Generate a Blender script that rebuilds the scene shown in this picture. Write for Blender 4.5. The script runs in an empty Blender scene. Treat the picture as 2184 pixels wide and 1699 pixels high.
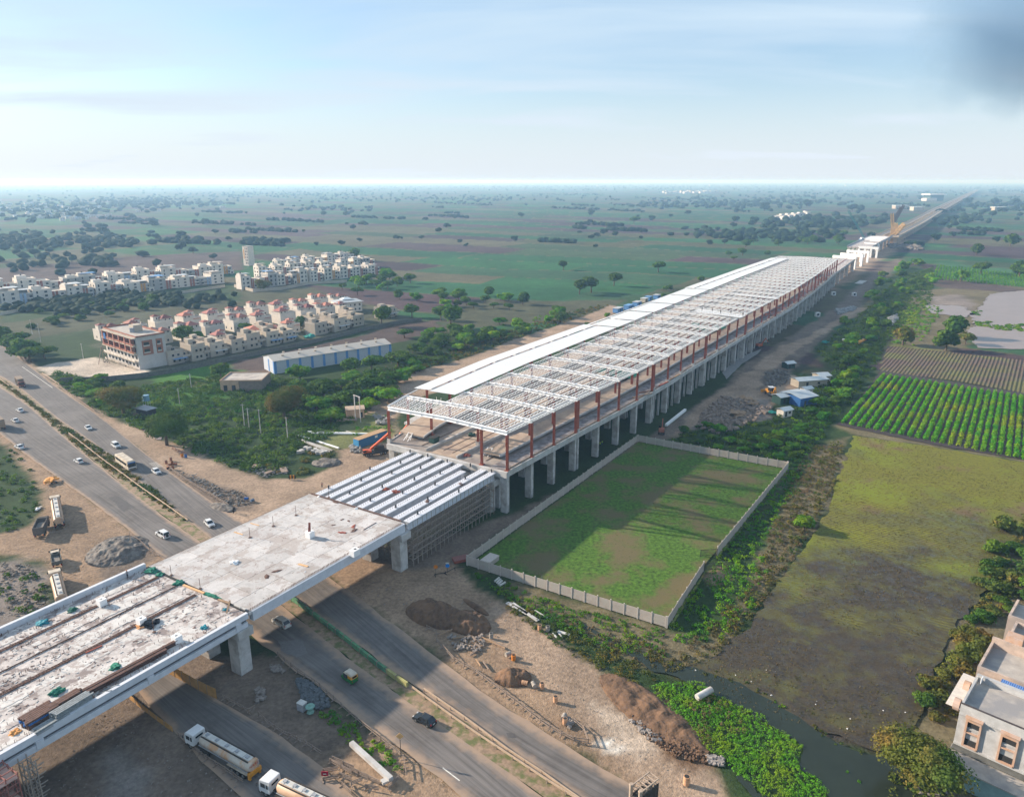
import bpy, math, random, bmesh
import numpy as np
from mathutils import Vector, Matrix, noise as mnoise
R = math.radians
rnd = random.Random(7)
rng = np.random.default_rng(7)
scene = bpy.context.scene
COL = scene.collection

# ---------------------------------------------------------------- camera, sky, sun, exposure
CAM_H = 90.0; FPX = 1580.0; IW, IH = 2184.0, 1699.0; HORIZON = 385.0
PITCH = math.atan((IH/2-HORIZON)/FPX)
cam = bpy.data.objects.new('camera', bpy.data.cameras.new('camera'))
COL.objects.link(cam); scene.camera = cam
cam.location = (0, 0, CAM_H); cam.rotation_euler = (R(90)-PITCH, 0, 0)
cam.data.sensor_width = 36; cam.data.lens = 36*FPX/IW
cam.data.clip_start = 0.5; cam.data.clip_end = 60000
SUN_EL = 21.5; SUN_DIR = Vector((-0.95, 0.31, 0)).normalized()   # horizontal direction towards the sun
sun_az = math.atan2(SUN_DIR.x, SUN_DIR.y)
SKY_STRENGTH = 0.078; SUN_STRENGTH = 5.0; EXPOSURE = 1.0; HAZE = 0.00017
world = bpy.data.worlds.new("World"); scene.world = world; world.use_nodes = True
wn, wl = world.node_tree.nodes, world.node_tree.links
wn.clear()
w_out = wn.new('ShaderNodeOutputWorld'); w_bg = wn.new('ShaderNodeBackground')
w_sky = wn.new('ShaderNodeTexSky'); w_sky.sky_type = 'NISHITA'; w_sky.sun_disc = False
w_sky.sun_elevation = R(SUN_EL); w_sky.sun_rotation = sun_az
w_sky.air_density = 1.0; w_sky.dust_density = 0.8; w_sky.ozone_density = 1.5
w_tc = wn.new('ShaderNodeTexCoord'); w_sep = wn.new('ShaderNodeSeparateXYZ')
wl.new(w_tc.outputs['Generated'], w_sep.inputs[0])
def wmath(op, a, b=None, clamp=False):
    n = wn.new('ShaderNodeMath'); n.operation = op; n.use_clamp = clamp
    for k, v in enumerate((a, b)):
        if v is None: continue
        if isinstance(v, (int, float)): n.inputs[k].default_value = v
        else: wl.new(v, n.inputs[k])
    return n.outputs[0]
zc = wmath('MAXIMUM', w_sep.outputs[2], 0.0)
# thin cloud veils, laid out on a high layer above the ground
den = wmath('ADD', zc, 0.12)
cx_ = wmath('DIVIDE', w_sep.outputs[0], den); cy_ = wmath('DIVIDE', w_sep.outputs[1], den)
cmb = wn.new('ShaderNodeCombineXYZ'); wl.new(wmath('MULTIPLY', cx_, 0.42), cmb.inputs[0]); wl.new(cy_, cmb.inputs[1])
w_n = wn.new('ShaderNodeTexNoise'); w_n.inputs['Scale'].default_value = 0.9; w_n.inputs['Detail'].default_value = 7
w_n.inputs['Roughness'].default_value = 0.52; w_n.inputs['Distortion'].default_value = 0.4
wl.new(cmb.outputs[0], w_n.inputs['Vector'])
veil = wn.new('ShaderNodeMapRange'); veil.inputs[1].default_value = 0.42; veil.inputs[2].default_value = 0.62
veil.inputs[3].default_value = 0.30; veil.inputs[4].default_value = 1.0
wl.new(w_n.outputs[0], veil.inputs[0])
low = wn.new('ShaderNodeMapRange'); low.inputs[1].default_value = 0.0; low.inputs[2].default_value = 0.20
low.inputs[3].default_value = 0.90; low.inputs[4].default_value = 0.0; low.interpolation_type = 'SMOOTHSTEP'
wl.new(zc, low.inputs[0])
fac = wmath('MAXIMUM', veil.outputs[0], low.outputs[0], True)
pale = wn.new('ShaderNodeMix'); pale.data_type = 'RGBA'; pale.blend_type = 'MIX'
wl.new(low.outputs[0], pale.inputs[0])
pale.inputs[6].default_value = (4.1, 5.2, 6.2, 1); pale.inputs[7].default_value = (5.3, 5.75, 6.3, 1)
mixw = wn.new('ShaderNodeMix'); mixw.data_type = 'RGBA'
wl.new(fac, mixw.inputs[0]); wl.new(pale.outputs[2], mixw.inputs[7])
tint = wn.new('ShaderNodeMix'); tint.data_type = 'RGBA'; tint.blend_type = 'MULTIPLY'; tint.inputs[0].default_value = 1
wl.new(w_sky.outputs[0], tint.inputs[6]); tint.inputs[7].default_value = (0.95, 1.08, 1.22, 1)
wl.new(tint.outputs[2], mixw.inputs[6])
wl.new(mixw.outputs[2], w_bg.inputs['Color']); w_bg.inputs['Strength'].default_value = SKY_STRENGTH
wl.new(w_bg.outputs[0], w_out.inputs['Surface'])
sun_l = bpy.data.lights.new('sun', 'SUN'); sun_l.energy = SUN_STRENGTH; sun_l.angle = R(1.0); sun_l.color = (1.0, 0.86, 0.70)
sun_o = bpy.data.objects.new('sun', sun_l); COL.objects.link(sun_o)
sv = Vector((SUN_DIR.x*math.cos(R(SUN_EL)), SUN_DIR.y*math.cos(R(SUN_EL)), math.sin(R(SUN_EL))))
sun_o.rotation_euler = sv.to_track_quat('Z', 'Y').to_euler(); sun_o.location = sv*500
vs = scene.view_settings
scene.display_settings.display_device = 'sRGB'
vs.view_transform = 'Standard'; vs.look = 'None'; vs.exposure = EXPOSURE; vs.gamma = 1; vs.use_curve_mapping = False
cy = scene.cycles
cy.use_denoising = True; cy.max_bounces = 6; cy.diffuse_bounces = 3; cy.glossy_bounces = 2
cy.transparent_max_bounces = 8; cy.volume_bounces = 4; cy.volume_step_rate = 1.0; cy.volume_max_steps = 128
cy.caustics_reflective = False; cy.caustics_refractive = False

# ---------------------------------------------------------------- surveying helpers
_s, _c = math.sin(PITCH), math.cos(PITCH)
def G(px, py, z=0.0):
    """point of the level plane z that the photograph (2184 px wide) shows at px, py"""
    X = (px-IW/2)/FPX; D = (py-IH/2)/FPX
    t = (z-CAM_H)/(-_s-D*_c)
    return (X*t, (_c-D*_s)*t)
def Zm(ox, oy, s, pts):
    """points read in an enlarged crop of the photograph -> photograph pixels"""
    return [((ox+a/s)/1.8384, (oy+b/s)/1.8384) for a, b in pts]
def GP(pts, z=0.0): return [G(a, b, z) for a, b in pts]
_dx = (2140-IW/2)/FPX; _dy = _c+(IH/2-HORIZON)/FPX*_s; _n = math.hypot(_dx, _dy)
DU = (_dx/_n, _dy/_n); DV = (DU[1], -DU[0]); ORG = G(525, 1437); RZ_U = math.atan2(DU[1], DU[0])
def W(u, v):
    """site grid: u metres along the railway, v metres to its right, from the near right pier"""
    return (ORG[0]+u*DU[0]+v*DV[0], ORG[1]+u*DU[1]+v*DV[1])
def interp(tab):
    xs = [a for a, b in tab]; ys = [b for a, b in tab]
    return lambda u: float(np.interp(u, xs, ys))
vR = interp([(-95,0),(86,0),(86.5,3.7),(128,5),(165,6.6),(205,6.8),(225,6.2),(420,6),(500,3.2),(560,0),(625,-4),(800,-10.5),(1000,-14),(1600,-16),(2400,-20),(8000,-60)])
vL = interp([(86,-40.2),(92,-41.5),(106,-45),(150,-48.6),(300,-50),(380,-52.5),(500,-54),(630,-54.5)])

# ---------------------------------------------------------------- materials
MATS = {}
def M(name, col, rough=0.85, var=0.12, scale=1.5, metal=0.0, col2=None, scale2=None, bump=0.0, bscale=8.0, rand=0.0, spec=0.3, wave=None, sharp=False):
    if name in MATS: return MATS[name]
    m = bpy.data.materials.new(name); m.use_nodes = True
    n, l = m.node_tree.nodes, m.node_tree.links
    b = n['Principled BSDF']
    b.inputs['Roughness'].default_value = rough; b.inputs['Metallic'].default_value = metal
    b.inputs['Specular IOR Level'].default_value = spec
    geo = n.new('ShaderNodeNewGeometry')
    nz = n.new('ShaderNodeTexNoise'); nz.inputs['Scale'].default_value = scale; nz.inputs['Detail'].default_value = 6
    nz.inputs['Roughness'].default_value = 0.62
    l.new(geo.outputs['Position'], nz.inputs['Vector'])
    ramp = n.new('ShaderNodeMapRange'); ramp.inputs[1].default_value = 0.3; ramp.inputs[2].default_value = 0.7
    l.new(nz.outputs[0], ramp.inputs[0])
    mx = n.new('ShaderNodeMix'); mx.data_type = 'RGBA'; l.new(ramp.outputs[0], mx.inputs[0])
    mx.inputs[6].default_value = tuple(c*(1-var) for c in col)+(1,)
    mx.inputs[7].default_value = tuple(min(1, c*(1+var)) for c in col)+(1,)
    out = mx.outputs[2]
    if col2:
        n2 = n.new('ShaderNodeTexNoise'); n2.inputs['Scale'].default_value = scale2 or scale*0.2; n2.inputs['Detail'].default_value = 5
        n2.inputs['Detail'].default_value = 9 if sharp else 5; n2.inputs['Roughness'].default_value = 0.72 if sharp else 0.6
        l.new(geo.outputs['Position'], n2.inputs['Vector'])
        r2 = n.new('ShaderNodeMapRange'); r2.inputs[1].default_value = 0.50 if sharp else 0.46; r2.inputs[2].default_value = 0.545 if sharp else 0.6
        l.new(n2.outputs[0], r2.inputs[0])
        m2 = n.new('ShaderNodeMix'); m2.data_type = 'RGBA'; l.new(r2.outputs[0], m2.inputs[0])
        l.new(out, m2.inputs[6]); m2.inputs[7].default_value = tuple(col2)+(1,)
        out = m2.outputs[2]
    if rand:
        oi = n.new('ShaderNodeObjectInfo'); hs = n.new('ShaderNodeHueSaturation')
        mr = n.new('ShaderNodeMapRange'); mr.inputs[3].default_value = 1-rand; mr.inputs[4].default_value = 1+rand
        l.new(oi.outputs['Random'], mr.inputs[0]); l.new(mr.outputs[0], hs.inputs['Value'])
        mh = n.new('ShaderNodeMapRange'); mh.inputs[3].default_value = 0.5-rand*0.07; mh.inputs[4].default_value = 0.5+rand*0.05
        frac = n.new('ShaderNodeMath'); frac.operation = 'FRACT'; ml = n.new('ShaderNodeMath'); ml.operation = 'MULTIPLY'
        ml.inputs[1].default_value = 7.31; l.new(oi.outputs['Random'], ml.inputs[0]); l.new(ml.outputs[0], frac.inputs[0])
        l.new(frac.outputs[0], mh.inputs[0]); l.new(mh.outputs[0], hs.inputs['Hue'])
        l.new(out, hs.inputs['Color']); out = hs.outputs[0]
    l.new(out, b.inputs['Base Color'])
    if bump:
        nb = n.new('ShaderNodeTexNoise'); nb.inputs['Scale'].default_value = bscale; nb.inputs['Detail'].default_value = 4
        l.new(geo.outputs['Position'], nb.inputs['Vector'])
        bp = n.new('ShaderNodeBump'); bp.inputs['Strength'].default_value = bump; bp.inputs['Distance'].default_value = 0.15
        l.new(nb.outputs[0], bp.inputs['Height']); l.new(bp.outputs[0], b.inputs['Normal'])
    if wave:     # corrugation: (spacing m, direction xyz)
        sp, d = wave
        dt = n.new('ShaderNodeVectorMath'); dt.operation = 'DOT_PRODUCT'; dt.inputs[1].default_value = d
        l.new(geo.outputs['Position'], dt.inputs[0])
        mm = n.new('ShaderNodeMath'); mm.operation = 'MULTIPLY'; mm.inputs[1].default_value = 6.2832/sp; l.new(dt.outputs['Value'], mm.inputs[0])
        sn = n.new('ShaderNodeMath'); sn.operation = 'SINE'; l.new(mm.outputs[0], sn.inputs[0])
        bp = n.new('ShaderNodeBump'); bp.inputs['Strength'].default_value = 0.6; bp.inputs['Distance'].default_value = 0.05
        l.new(sn.outputs[0], bp.inputs['Height']); l.new(bp.outputs[0], b.inputs['Normal'])
    MATS[name] = m; return m

# ---------------------------------------------------------------- mesh helpers
class MB:
    def __init__(s): s.v = []; s.f = []
    def add(s, vs, fs):
        o = len(s.v); s.v += [tuple(p) for p in vs]; s.f += [tuple(i+o for i in f) for f in fs]; return s
    def box(s, c, d, rz=0.0, taper=1.0, ry=0.0):
        """box centred at c with full sizes d"""
        hx, hy, hz = d[0]/2, d[1]/2, d[2]/2; P = []
        for z, k in ((-hz, 1.0), (hz, taper)):
            for x, y in ((-hx,-hy),(hx,-hy),(hx,hy),(-hx,hy)):
                x2, y2, z2 = x*k, y*k, z
                if ry: x2, z2 = x2*math.cos(ry)+z2*math.sin(ry), -x2*math.sin(ry)+z2*math.cos(ry)
                P.append((c[0]+x2*math.cos(rz)-y2*math.sin(rz), c[1]+x2*math.sin(rz)+y2*math.cos(rz), c[2]+z2))
        return s.add(P, [(3,2,1,0),(4,5,6,7),(0,1,5,4),(1,2,6,5),(2,3,7,6),(3,0,4,7)])
    def bar(s, a, b, w, h=None):
        """square bar from a to b"""
        a, b = Vector(a), Vector(b); t = (b-a); L = t.length
        if L < 1e-6: return s
        t /= L; up = Vector((0,0,1)) if abs(t.z) < 0.95 else Vector((1,0,0))
        x = t.cross(up).normalized(); y = x.cross(t).normalized(); h = h or w
        P = [p+x*(i*w/2)+y*(j*h/2) for p in (a, b) for i, j in ((-1,-1),(1,-1),(1,1),(-1,1))]
        return s.add(P, [(3,2,1,0),(4,5,6,7),(0,1,5,4),(1,2,6,5),(2,3,7,6),(3,0,4,7)])
    def cyl(s, a, b, r0, r1=None, n=10, caps=True):
        a, b = Vector(a), Vector(b); t = (b-a).normalized(); r1 = r0 if r1 is None else r1
        up = Vector((0,0,1)) if abs(t.z) < 0.95 else Vector((1,0,0))
        x = t.cross(up).normalized(); y = x.cross(t)
        P = [p+x*(r*math.cos(2*math.pi*k/n))+y*(r*math.sin(2*math.pi*k/n)) for p, r in ((a,r0),(b,r1)) for k in range(n)]
        F = [(k, (k+1)%n, n+(k+1)%n, n+k) for k in range(n)]
        if caps: F += [tuple(range(n-1,-1,-1)), tuple(range(n, 2*n))]
        return s.add(P, F)
    def prism(s, pts, z0, z1):
        n = len(pts); P = [(p[0], p[1], z0) for p in pts]+[(p[0], p[1], z1) for p in pts]
        a = sum(pts[i][0]*pts[(i+1)%n][1]-pts[(i+1)%n][0]*pts[i][1] for i in range(n))
        if a < 0: P = P[:n][::-1]+P[n:][::-1]
        return s.add(P, [tuple(range(n-1,-1,-1)), tuple(range(n, 2*n))]+[(k, (k+1)%n, n+(k+1)%n, n+k) for k in range(n)])
    def profile(s, prof, y0, y1, inset=None):
        """side profile (x,z) extruded along y; inset(z)-> how far the sides draw in"""
        n = len(prof); ins = inset or (lambda z: 0)
        P = [(x, y0+ins(z), z) for x, z in prof]+[(x, y1-ins(z), z) for x, z in prof]
        return s.add(P, [tuple(range(n)), tuple(range(2*n-1, n-1, -1))]+[(k, n+k, n+(k+1)%n, (k+1)%n) for k in range(n)])
    def hip(s, c, d, h, ov=0.4):
        hx, hy = d[0]/2+ov, d[1]/2+ov; r = abs(hx-hy); z = c[2]
        if hx >= hy: A, B = (c[0]-r, c[1], z+h), (c[0]+r, c[1], z+h)
        else: A, B = (c[0], c[1]-r, z+h), (c[0], c[1]+r, z+h)
        P = [(c[0]-hx,c[1]-hy,z),(c[0]+hx,c[1]-hy,z),(c[0]+hx,c[1]+hy,z),(c[0]-hx,c[1]+hy,z),A,B]
        F = [(3,2,1,0),(0,1,5,4),(1,2,5),(2,3,4,5),(3,0,4)] if hx >= hy else [(3,2,1,0),(0,1,4),(1,2,5,4),(2,3,5),(3,0,4,5)]
        return s.add(P, F)
    def mesh(s, name, mat, smooth=False):
        me = bpy.data.meshes.new(name); me.from_pydata(s.v, [], s.f); me.materials.append(mat)
        if smooth: me.polygons.foreach_set('use_smooth', [True]*len(me.polygons))
        return me
    def build(s, name, mat, parent=None, loc=(0,0,0), rz=0.0, smooth=False):
        return link(name, s.mesh(name, mat, smooth), parent, loc, rz)
def link(name, me, parent=None, loc=(0,0,0), rz=0.0, scale=None):
    o = bpy.data.objects.new(name, me); COL.objects.link(o); o.location = loc
    if isinstance(rz, (tuple, list)): o.rotation_euler = rz
    elif rz: o.rotation_euler = (0, 0, rz)
    if scale is not None: o.scale = scale if isinstance(scale, (tuple, list)) else (scale,)*3
    if parent: o.parent = parent
    return o
_ub = {}
def ubox(name, mat, parent, c, d, rz=0.0):
    """box part sharing one unit mesh per material"""
    if mat.name not in _ub: _ub[mat.name] = MB().box((0,0,0),(1,1,1)).mesh('block', mat)
    return link(name, _ub[mat.name], parent, c, rz, d)
def tag(o, label=None, cat=None, group=None, kind=None):
    if label: o['label'] = label
    if cat: o['category'] = cat
    if group: o['group'] = group
    if kind: o['kind'] = kind
    return o
def thing(name, label, cat, loc=(0,0,0), rz=0.0, group=None):
    o = link(name, None, None, (loc[0], loc[1], loc[2] if len(loc) > 2 else 0.0), rz)
    return tag(o, label, cat, group)
def struct(o): o['kind'] = 'structure'; return o
def stuff(o, label, cat, group=None): return tag(o, label, cat, group, 'stuff')
def copy_tree(o, parent=None):
    c = o.copy(); COL.objects.link(c); c.parent = parent
    for ch in list(KIDS.get(o.name, [])) or list(o.children): copy_tree(ch, c)
    return c
KIDS = {}
def put(proto, loc, rz, label=None, group=None, scale=None, cat=None):
    c = copy_tree(proto); c.location = (loc[0], loc[1], loc[2] if len(loc) > 2 else 0.0); c.rotation_euler = (0,0,rz)
    if scale: c.scale = (scale,)*3 if not isinstance(scale, tuple) else scale
    if label: c['label'] = label
    if group: c['group'] = group
    if cat: c['category'] = cat
    return c
def nice(n): return ['first','second','third','fourth','fifth','sixth','seventh','eighth','ninth','tenth','eleventh','twelfth','thirteenth','fourteenth','fifteenth'][n]
# ---------------------------------------------------------------- ground
def pip(X, Y, poly):
    """vectorised point in polygon"""
    ins = np.zeros(X.shape, bool); n = len(poly)
    for i in range(n):
        x1, y1 = poly[i]; x2, y2 = poly[(i+1)%n]
        if y1 == y2: continue
        c = ((y1 > Y) != (y2 > Y)) & (X < (x2-x1)*(Y-y1)/(y2-y1)+x1)
        ins ^= c
    return ins
def sdist(X, Y, poly, lim=30):
    """signed distance (positive inside), exact within the polygon's box grown by lim"""
    d = np.full(X.shape, -lim, float)
    xs = [p[0] for p in poly]; ys = [p[1] for p in poly]
    k = (X > min(xs)-lim) & (X < max(xs)+lim) & (Y > min(ys)-lim) & (Y < max(ys)+lim)
    if not k.any(): return d
    x, y = X[k], Y[k]; best = np.full(x.shape, 1e9); n = len(poly)
    for i in range(n):
        x1, y1 = poly[i]; x2, y2 = poly[(i+1)%n]; ex, ey = x2-x1, y2-y1; L = ex*ex+ey*ey+1e-9
        t = np.clip(((x-x1)*ex+(y-y1)*ey)/L, 0, 1)
        best = np.minimum(best, (x-x1-t*ex)**2+(y-y1-t*ey)**2)
    s = np.where(pip(x, y, poly), 1, -1)
    d[k] = np.sqrt(best)*s
    return d
_tabs = [rng.random((256, 256)) for _ in range(4)]
def vnoise(X, Y, sc, k=0):
    """smooth value noise 0..1"""
    T = _tabs[k%4]; x, y = X/sc+1000.3, Y/sc+1000.7
    xi, yi = np.floor(x).astype(int), np.floor(y).astype(int); fx, fy = x-xi, y-yi
    fx, fy = fx*fx*(3-2*fx), fy*fy*(3-2*fy)
    a, b = T[xi%256, yi%256], T[(xi+1)%256, yi%256]; c, d = T[xi%256, (yi+1)%256], T[(xi+1)%256, (yi+1)%256]
    return (a*(1-fx)+b*fx)*(1-fy)+(c*(1-fx)+d*fx)*fy
def fbm(X, Y, sc, k=0, o=4):
    r = 0; a = 0.5; t = 0
    for i in range(o): r = r+a*vnoise(X, Y, sc/2**i, k+i); t += a; a *= 0.55
    return r/t
# real surface colours
DIRT = (0.27,0.19,0.13); DIRT2 = (0.30,0.22,0.16); DUST = (0.40,0.32,0.25); SCRUB = (0.032,0.058,0.020); GRASS = (0.05,0.135,0.02)
PLOUGH = (0.085,0.062,0.055); BROWNF = (0.135,0.115,0.07); OLIVE = (0.13,0.14,0.055); GREENF = (0.045,0.115,0.05); TAN = (0.27,0.22,0.13)
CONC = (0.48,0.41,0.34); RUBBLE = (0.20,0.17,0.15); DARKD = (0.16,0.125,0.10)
z03, z09, z22, z29 = (0,1300,2.184), (900,1300,2.184), (3015,1300,2.184), (0,1900,2.184)
PAINT = [  # (colour, soft edge metres, polygon in photograph pixels)
 ((0.07,0.072,0.042), 6, [(-50,700),(0,655),(480,612),(640,605),(790,650),(930,690),(1000,640),(1200,640),(1330,640),(1290,690),(1120,690),(860,720),(780,700),(640,735),(350,790),(235,780),(200,700),(0,735)]),
 (SCRUB, 5, [(0,650),(300,625),(490,605),(520,640),(300,640),(120,670),(0,690)]),
 (PLOUGH, 3, [(-50,578),(0,572),(300,545),(515,535),(520,575),(300,598),(0,625),(-50,630)]),
 (PLOUGH, 3, [(365,800),(640,742),(780,712),(850,692),(935,682),(935,705),(860,728),(700,760),(560,792),(540,812),(470,800),(450,830)]),
 (GRASS, 4, [(330,800),(470,770),(540,800),(470,850),(400,880),(300,870),(310,820)]),
 (GRASS, 4, Zm(0,1300,2.184,[(1300,560),(1900,520),(1950,600),(1500,640),(1300,700)])),
 (OLIVE, 3, Zm(0,1300,2.184,[(1150,480),(1750,400),(1850,360),(1800,470),(1300,520)])),
 (CONC, 1.5, [(70,785),(120,772),(205,760),(262,775),(335,795),(262,800),(205,812),(160,800),(110,800)]),
 (DIRT2, 2, [(0,715),(60,770),(130,820),(205,872),(260,900),(330,925),(400,958),(480,990),(570,1018),(640,1020),(700,1000),(722,975),(705,955),(640,950),(700,930),(780,880),(860,800),(1000,760),(1100,722),(1260,668),(1300,650),(1330,655),(1270,700),(1000,800),(870,860),(845,900),(845,1000),(700,1060),(560,1120),(480,1120),(420,1060),(321,985),(249,925),(129,840),(0,745)]),
 (DARKD, 2, [(370,1003),(430,1020),(520,1045),(550,1062),(540,1085),(500,1088),(470,1075),(400,1040)]),
 (SCRUB, 2, [(500,985),(560,1010),(640,1015),(700,995),(715,965),(640,960),(560,960)]),
 (OLIVE, 2, [(640,940),(720,900),(800,880),(840,900),(830,940),(720,960)]),
 (DIRT, 2, [(-60,880),(0,905),(60,965),(140,1020),(250,1098),(345,1175),(430,1240),(300,1330),(120,1420),(130,1300),(100,1200),(40,1186),(-60,1180),(-60,1150),(60,1120),(92,1090),(90,1040),(60,1000),(0,945),(-60,900)]),
 (DARKD, 1.2, [(212,1155),(250,1140),(300,1160),(338,1188),(310,1200),(230,1245),(205,1240)]),
 (RUBBLE, 3, [(-60,1196),(40,1192),(95,1210),(108,1290),(120,1330),(0,1380),(-60,1400)]),
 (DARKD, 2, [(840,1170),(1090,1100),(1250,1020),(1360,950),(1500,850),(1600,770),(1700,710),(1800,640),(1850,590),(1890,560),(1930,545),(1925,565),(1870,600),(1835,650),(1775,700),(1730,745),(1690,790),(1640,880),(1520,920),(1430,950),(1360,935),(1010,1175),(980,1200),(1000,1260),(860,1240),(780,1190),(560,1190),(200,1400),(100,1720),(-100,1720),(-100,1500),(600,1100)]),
 (RUBBLE, 2, [(1460,880),(1560,840),(1640,850),(1650,890),(1560,905),(1450,930)]),
 (DIRT2, 2, [(1430,940),(1470,880),(1530,830),(1600,790),(1660,740),(1740,710),(1800,670),(1840,650),(1850,665),(1790,690),(1700,745),(1640,790),(1620,830),(1690,800),(1700,850),(1560,850),(1500,900)]),
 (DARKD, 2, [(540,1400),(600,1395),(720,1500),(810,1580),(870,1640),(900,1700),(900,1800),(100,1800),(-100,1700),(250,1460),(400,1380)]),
 ((0.15,0.115,0.09), 2, [(480,1495),(560,1400),(640,1430),(712,1495),(812,1575),(890,1640),(800,1720),(740,1680),(662,1605),(555,1535)]),
 ((0.20,0.18,0.165), 2.5, [(215,1600),(260,1580),(300,1640),(320,1720),(230,1720)]),
 (DIRT, 2, [(660,1610),(760,1650),(870,1640),(900,1720),(760,1720)]),
 (DIRT, 2, [(840,1600),(720,1590),(850,1600),(900,1610),(1060,1720),(1000,1800),(760,1800),(690,1640)]),
 ((0.055,0.045,0.04), 2.5, [(1822,928),(2000,955),(2184,985),(2340,1010),(2320,1120),(2184,1130),(2150,1200),(2090,1270),(2040,1340),(1995,1430),(1970,1520),(1900,1610),(1700,1560),(1620,1530),(1530,1490),(1440,1430),(1530,1390),(1600,1335),(1665,1235),(1765,1095),(1790,1010)]),
 (DIRT, 1.5, [(760,1190),(860,1215),(985,1205),(1000,1240),(1080,1290),(1180,1360),(1250,1420),(1380,1520),(1500,1620),(1560,1720),(1420,1720),(1180,1580),(1000,1470),(930,1400),(760,1265),(700,1215)]),
 (DIRT2, 1.5, [(1060,1290),(1130,1320),(1250,1400),(1330,1470),(1420,1560),(1520,1650),(1540,1720),(1470,1720),(1300,1600),(1230,1560),(1180,1480),(1090,1400),(1000,1320)]),
 ((0.155,0.10,0.065), 1.0, [(1290,1440),(1340,1450),(1420,1500),(1500,1590),(1520,1625),(1470,1640),(1400,1590),(1330,1530),(1290,1480)]),
 ((0.60,0.56,0.50), 2.0, [(1240,1560),(1300,1575),(1380,1570),(1350,1590),(1280,1592)]),
 (DUST, 1.0, [(1240,1480),(1330,1520),(1400,1590),(1370,1610),(1290,1560)]),
 (BROWNF, 2.5, [(1680,1000),(1730,950),(1815,928),(1790,1010),(1760,1090),(1650,1240),(1560,1330),(1600,1370),(1450,1440),(1330,1400),(1240,1340),(1130,1290),(1060,1245),(1000,1200),(1420,1345),(1520,1240)]),
 (SCRUB, 2, [(1430,1310),(1520,1230),(1570,1160),(1690,1000),(1720,960),(1730,990),(1660,1100),(1620,1180),(1600,1260),(1500,1360),(1430,1340)]),
 (DIRT, 1, [(1505,1225),(1540,1205),(1560,1235),(1520,1245)]),
 (SCRUB, 3, [(1410,945),(1500,905),(1640,900),(1720,850),(1760,800),(1860,740),(1900,700),(1880,760),(1790,900),(1740,960),(1690,1010),(1560,965)]),
 (SCRUB, 4, [(1760,790),(1740,740),(1850,660),(1880,600),(1960,560),(1990,640),(1900,720),(1850,780)]),
 (BROWNF, 4, [(1890,690),(1960,620),(2090,600),(2184,600),(2250,605),(2250,640),(2110,640),(2080,700),(2060,745),(1990,750),(1890,735)]),
 (RUBBLE, 4, [(1975,632),(2050,625),(2085,650),(2060,665),(1990,650)]),
 (OLIVE, 3, [(1880,720),(1960,740),(2090,760),(2250,775),(2250,785),(2000,755),(1880,742)]),
 (PLOUGH, 4, [(1990,590),(2184,615),(2184,625),(2000,612)]),
 (GREENF, 4, [(2000,560),(2184,575),(2260,590),(2260,620),(2184,612),(2010,590)]),
 (BROWNF, 3, [(1790,905),(1820,925),(2184,985),(2250,990),(2250,980),(2184,975),(1820,910)]),
 (BROWNF, 3, [(2184,1100),(2130,1230),(2060,1330),(2010,1420),(1980,1510),(1920,1600),(1880,1640),(2000,1800),(2300,1800),(2300,1100)]),
]
UVROT = (DU, DV)
def patchwork(X, Y):
    """far fields: strips running across the railway, each with its own crop"""
    wx = (fbm(X, Y, 420, 1)-0.5)*110; wy = (fbm(X, Y, 380, 2)-0.5)*110
    u = (X+wx)*DU[0]+(Y+wy)*DU[1]; v = (X+wx)*DV[0]+(Y+wy)*DV[1]
    su = 68.0
    iu = np.floor(u/su); fu = u/su-iu
    wid = 140+260*_tabs[0][(iu.astype(int)*7)%256, 3]
    off = 400*_tabs[1][(iu.astype(int)*13)%256, 9]
    iv = np.floor((v+off)/wid); fv = (v+off)/wid-iv
    r = _tabs[2][iu.astype(int)%256, iv.astype(int)%256]; r2 = _tabs[3][iu.astype(int)%256, iv.astype(int)%256]
    pal = np.array([(0.03,0.115,0.045),(0.05,0.15,0.05),(0.035,0.125,0.045),(0.11,0.07,0.075),(0.085,0.055,0.06),(0.115,0.115,0.055),(0.06,0.10,0.045),(0.13,0.12,0.07),(0.045,0.11,0.05)])
    idx = np.minimum((r*len(pal)).astype(int), len(pal)-1)
    C = pal[idx]*(0.85+0.3*r2)[..., None]
    edge = (np.minimum(fu, 1-fu)*su < 2.2) | (np.minimum(fv, 1-fv)*wid < 1.6)
    e = edge & (r2 < 0.75)
    C[e] = np.array((0.13,0.13,0.07))
    n = fbm(X, Y, 45, 3)
    return C*(0.52+0.36*n)[..., None]
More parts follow.
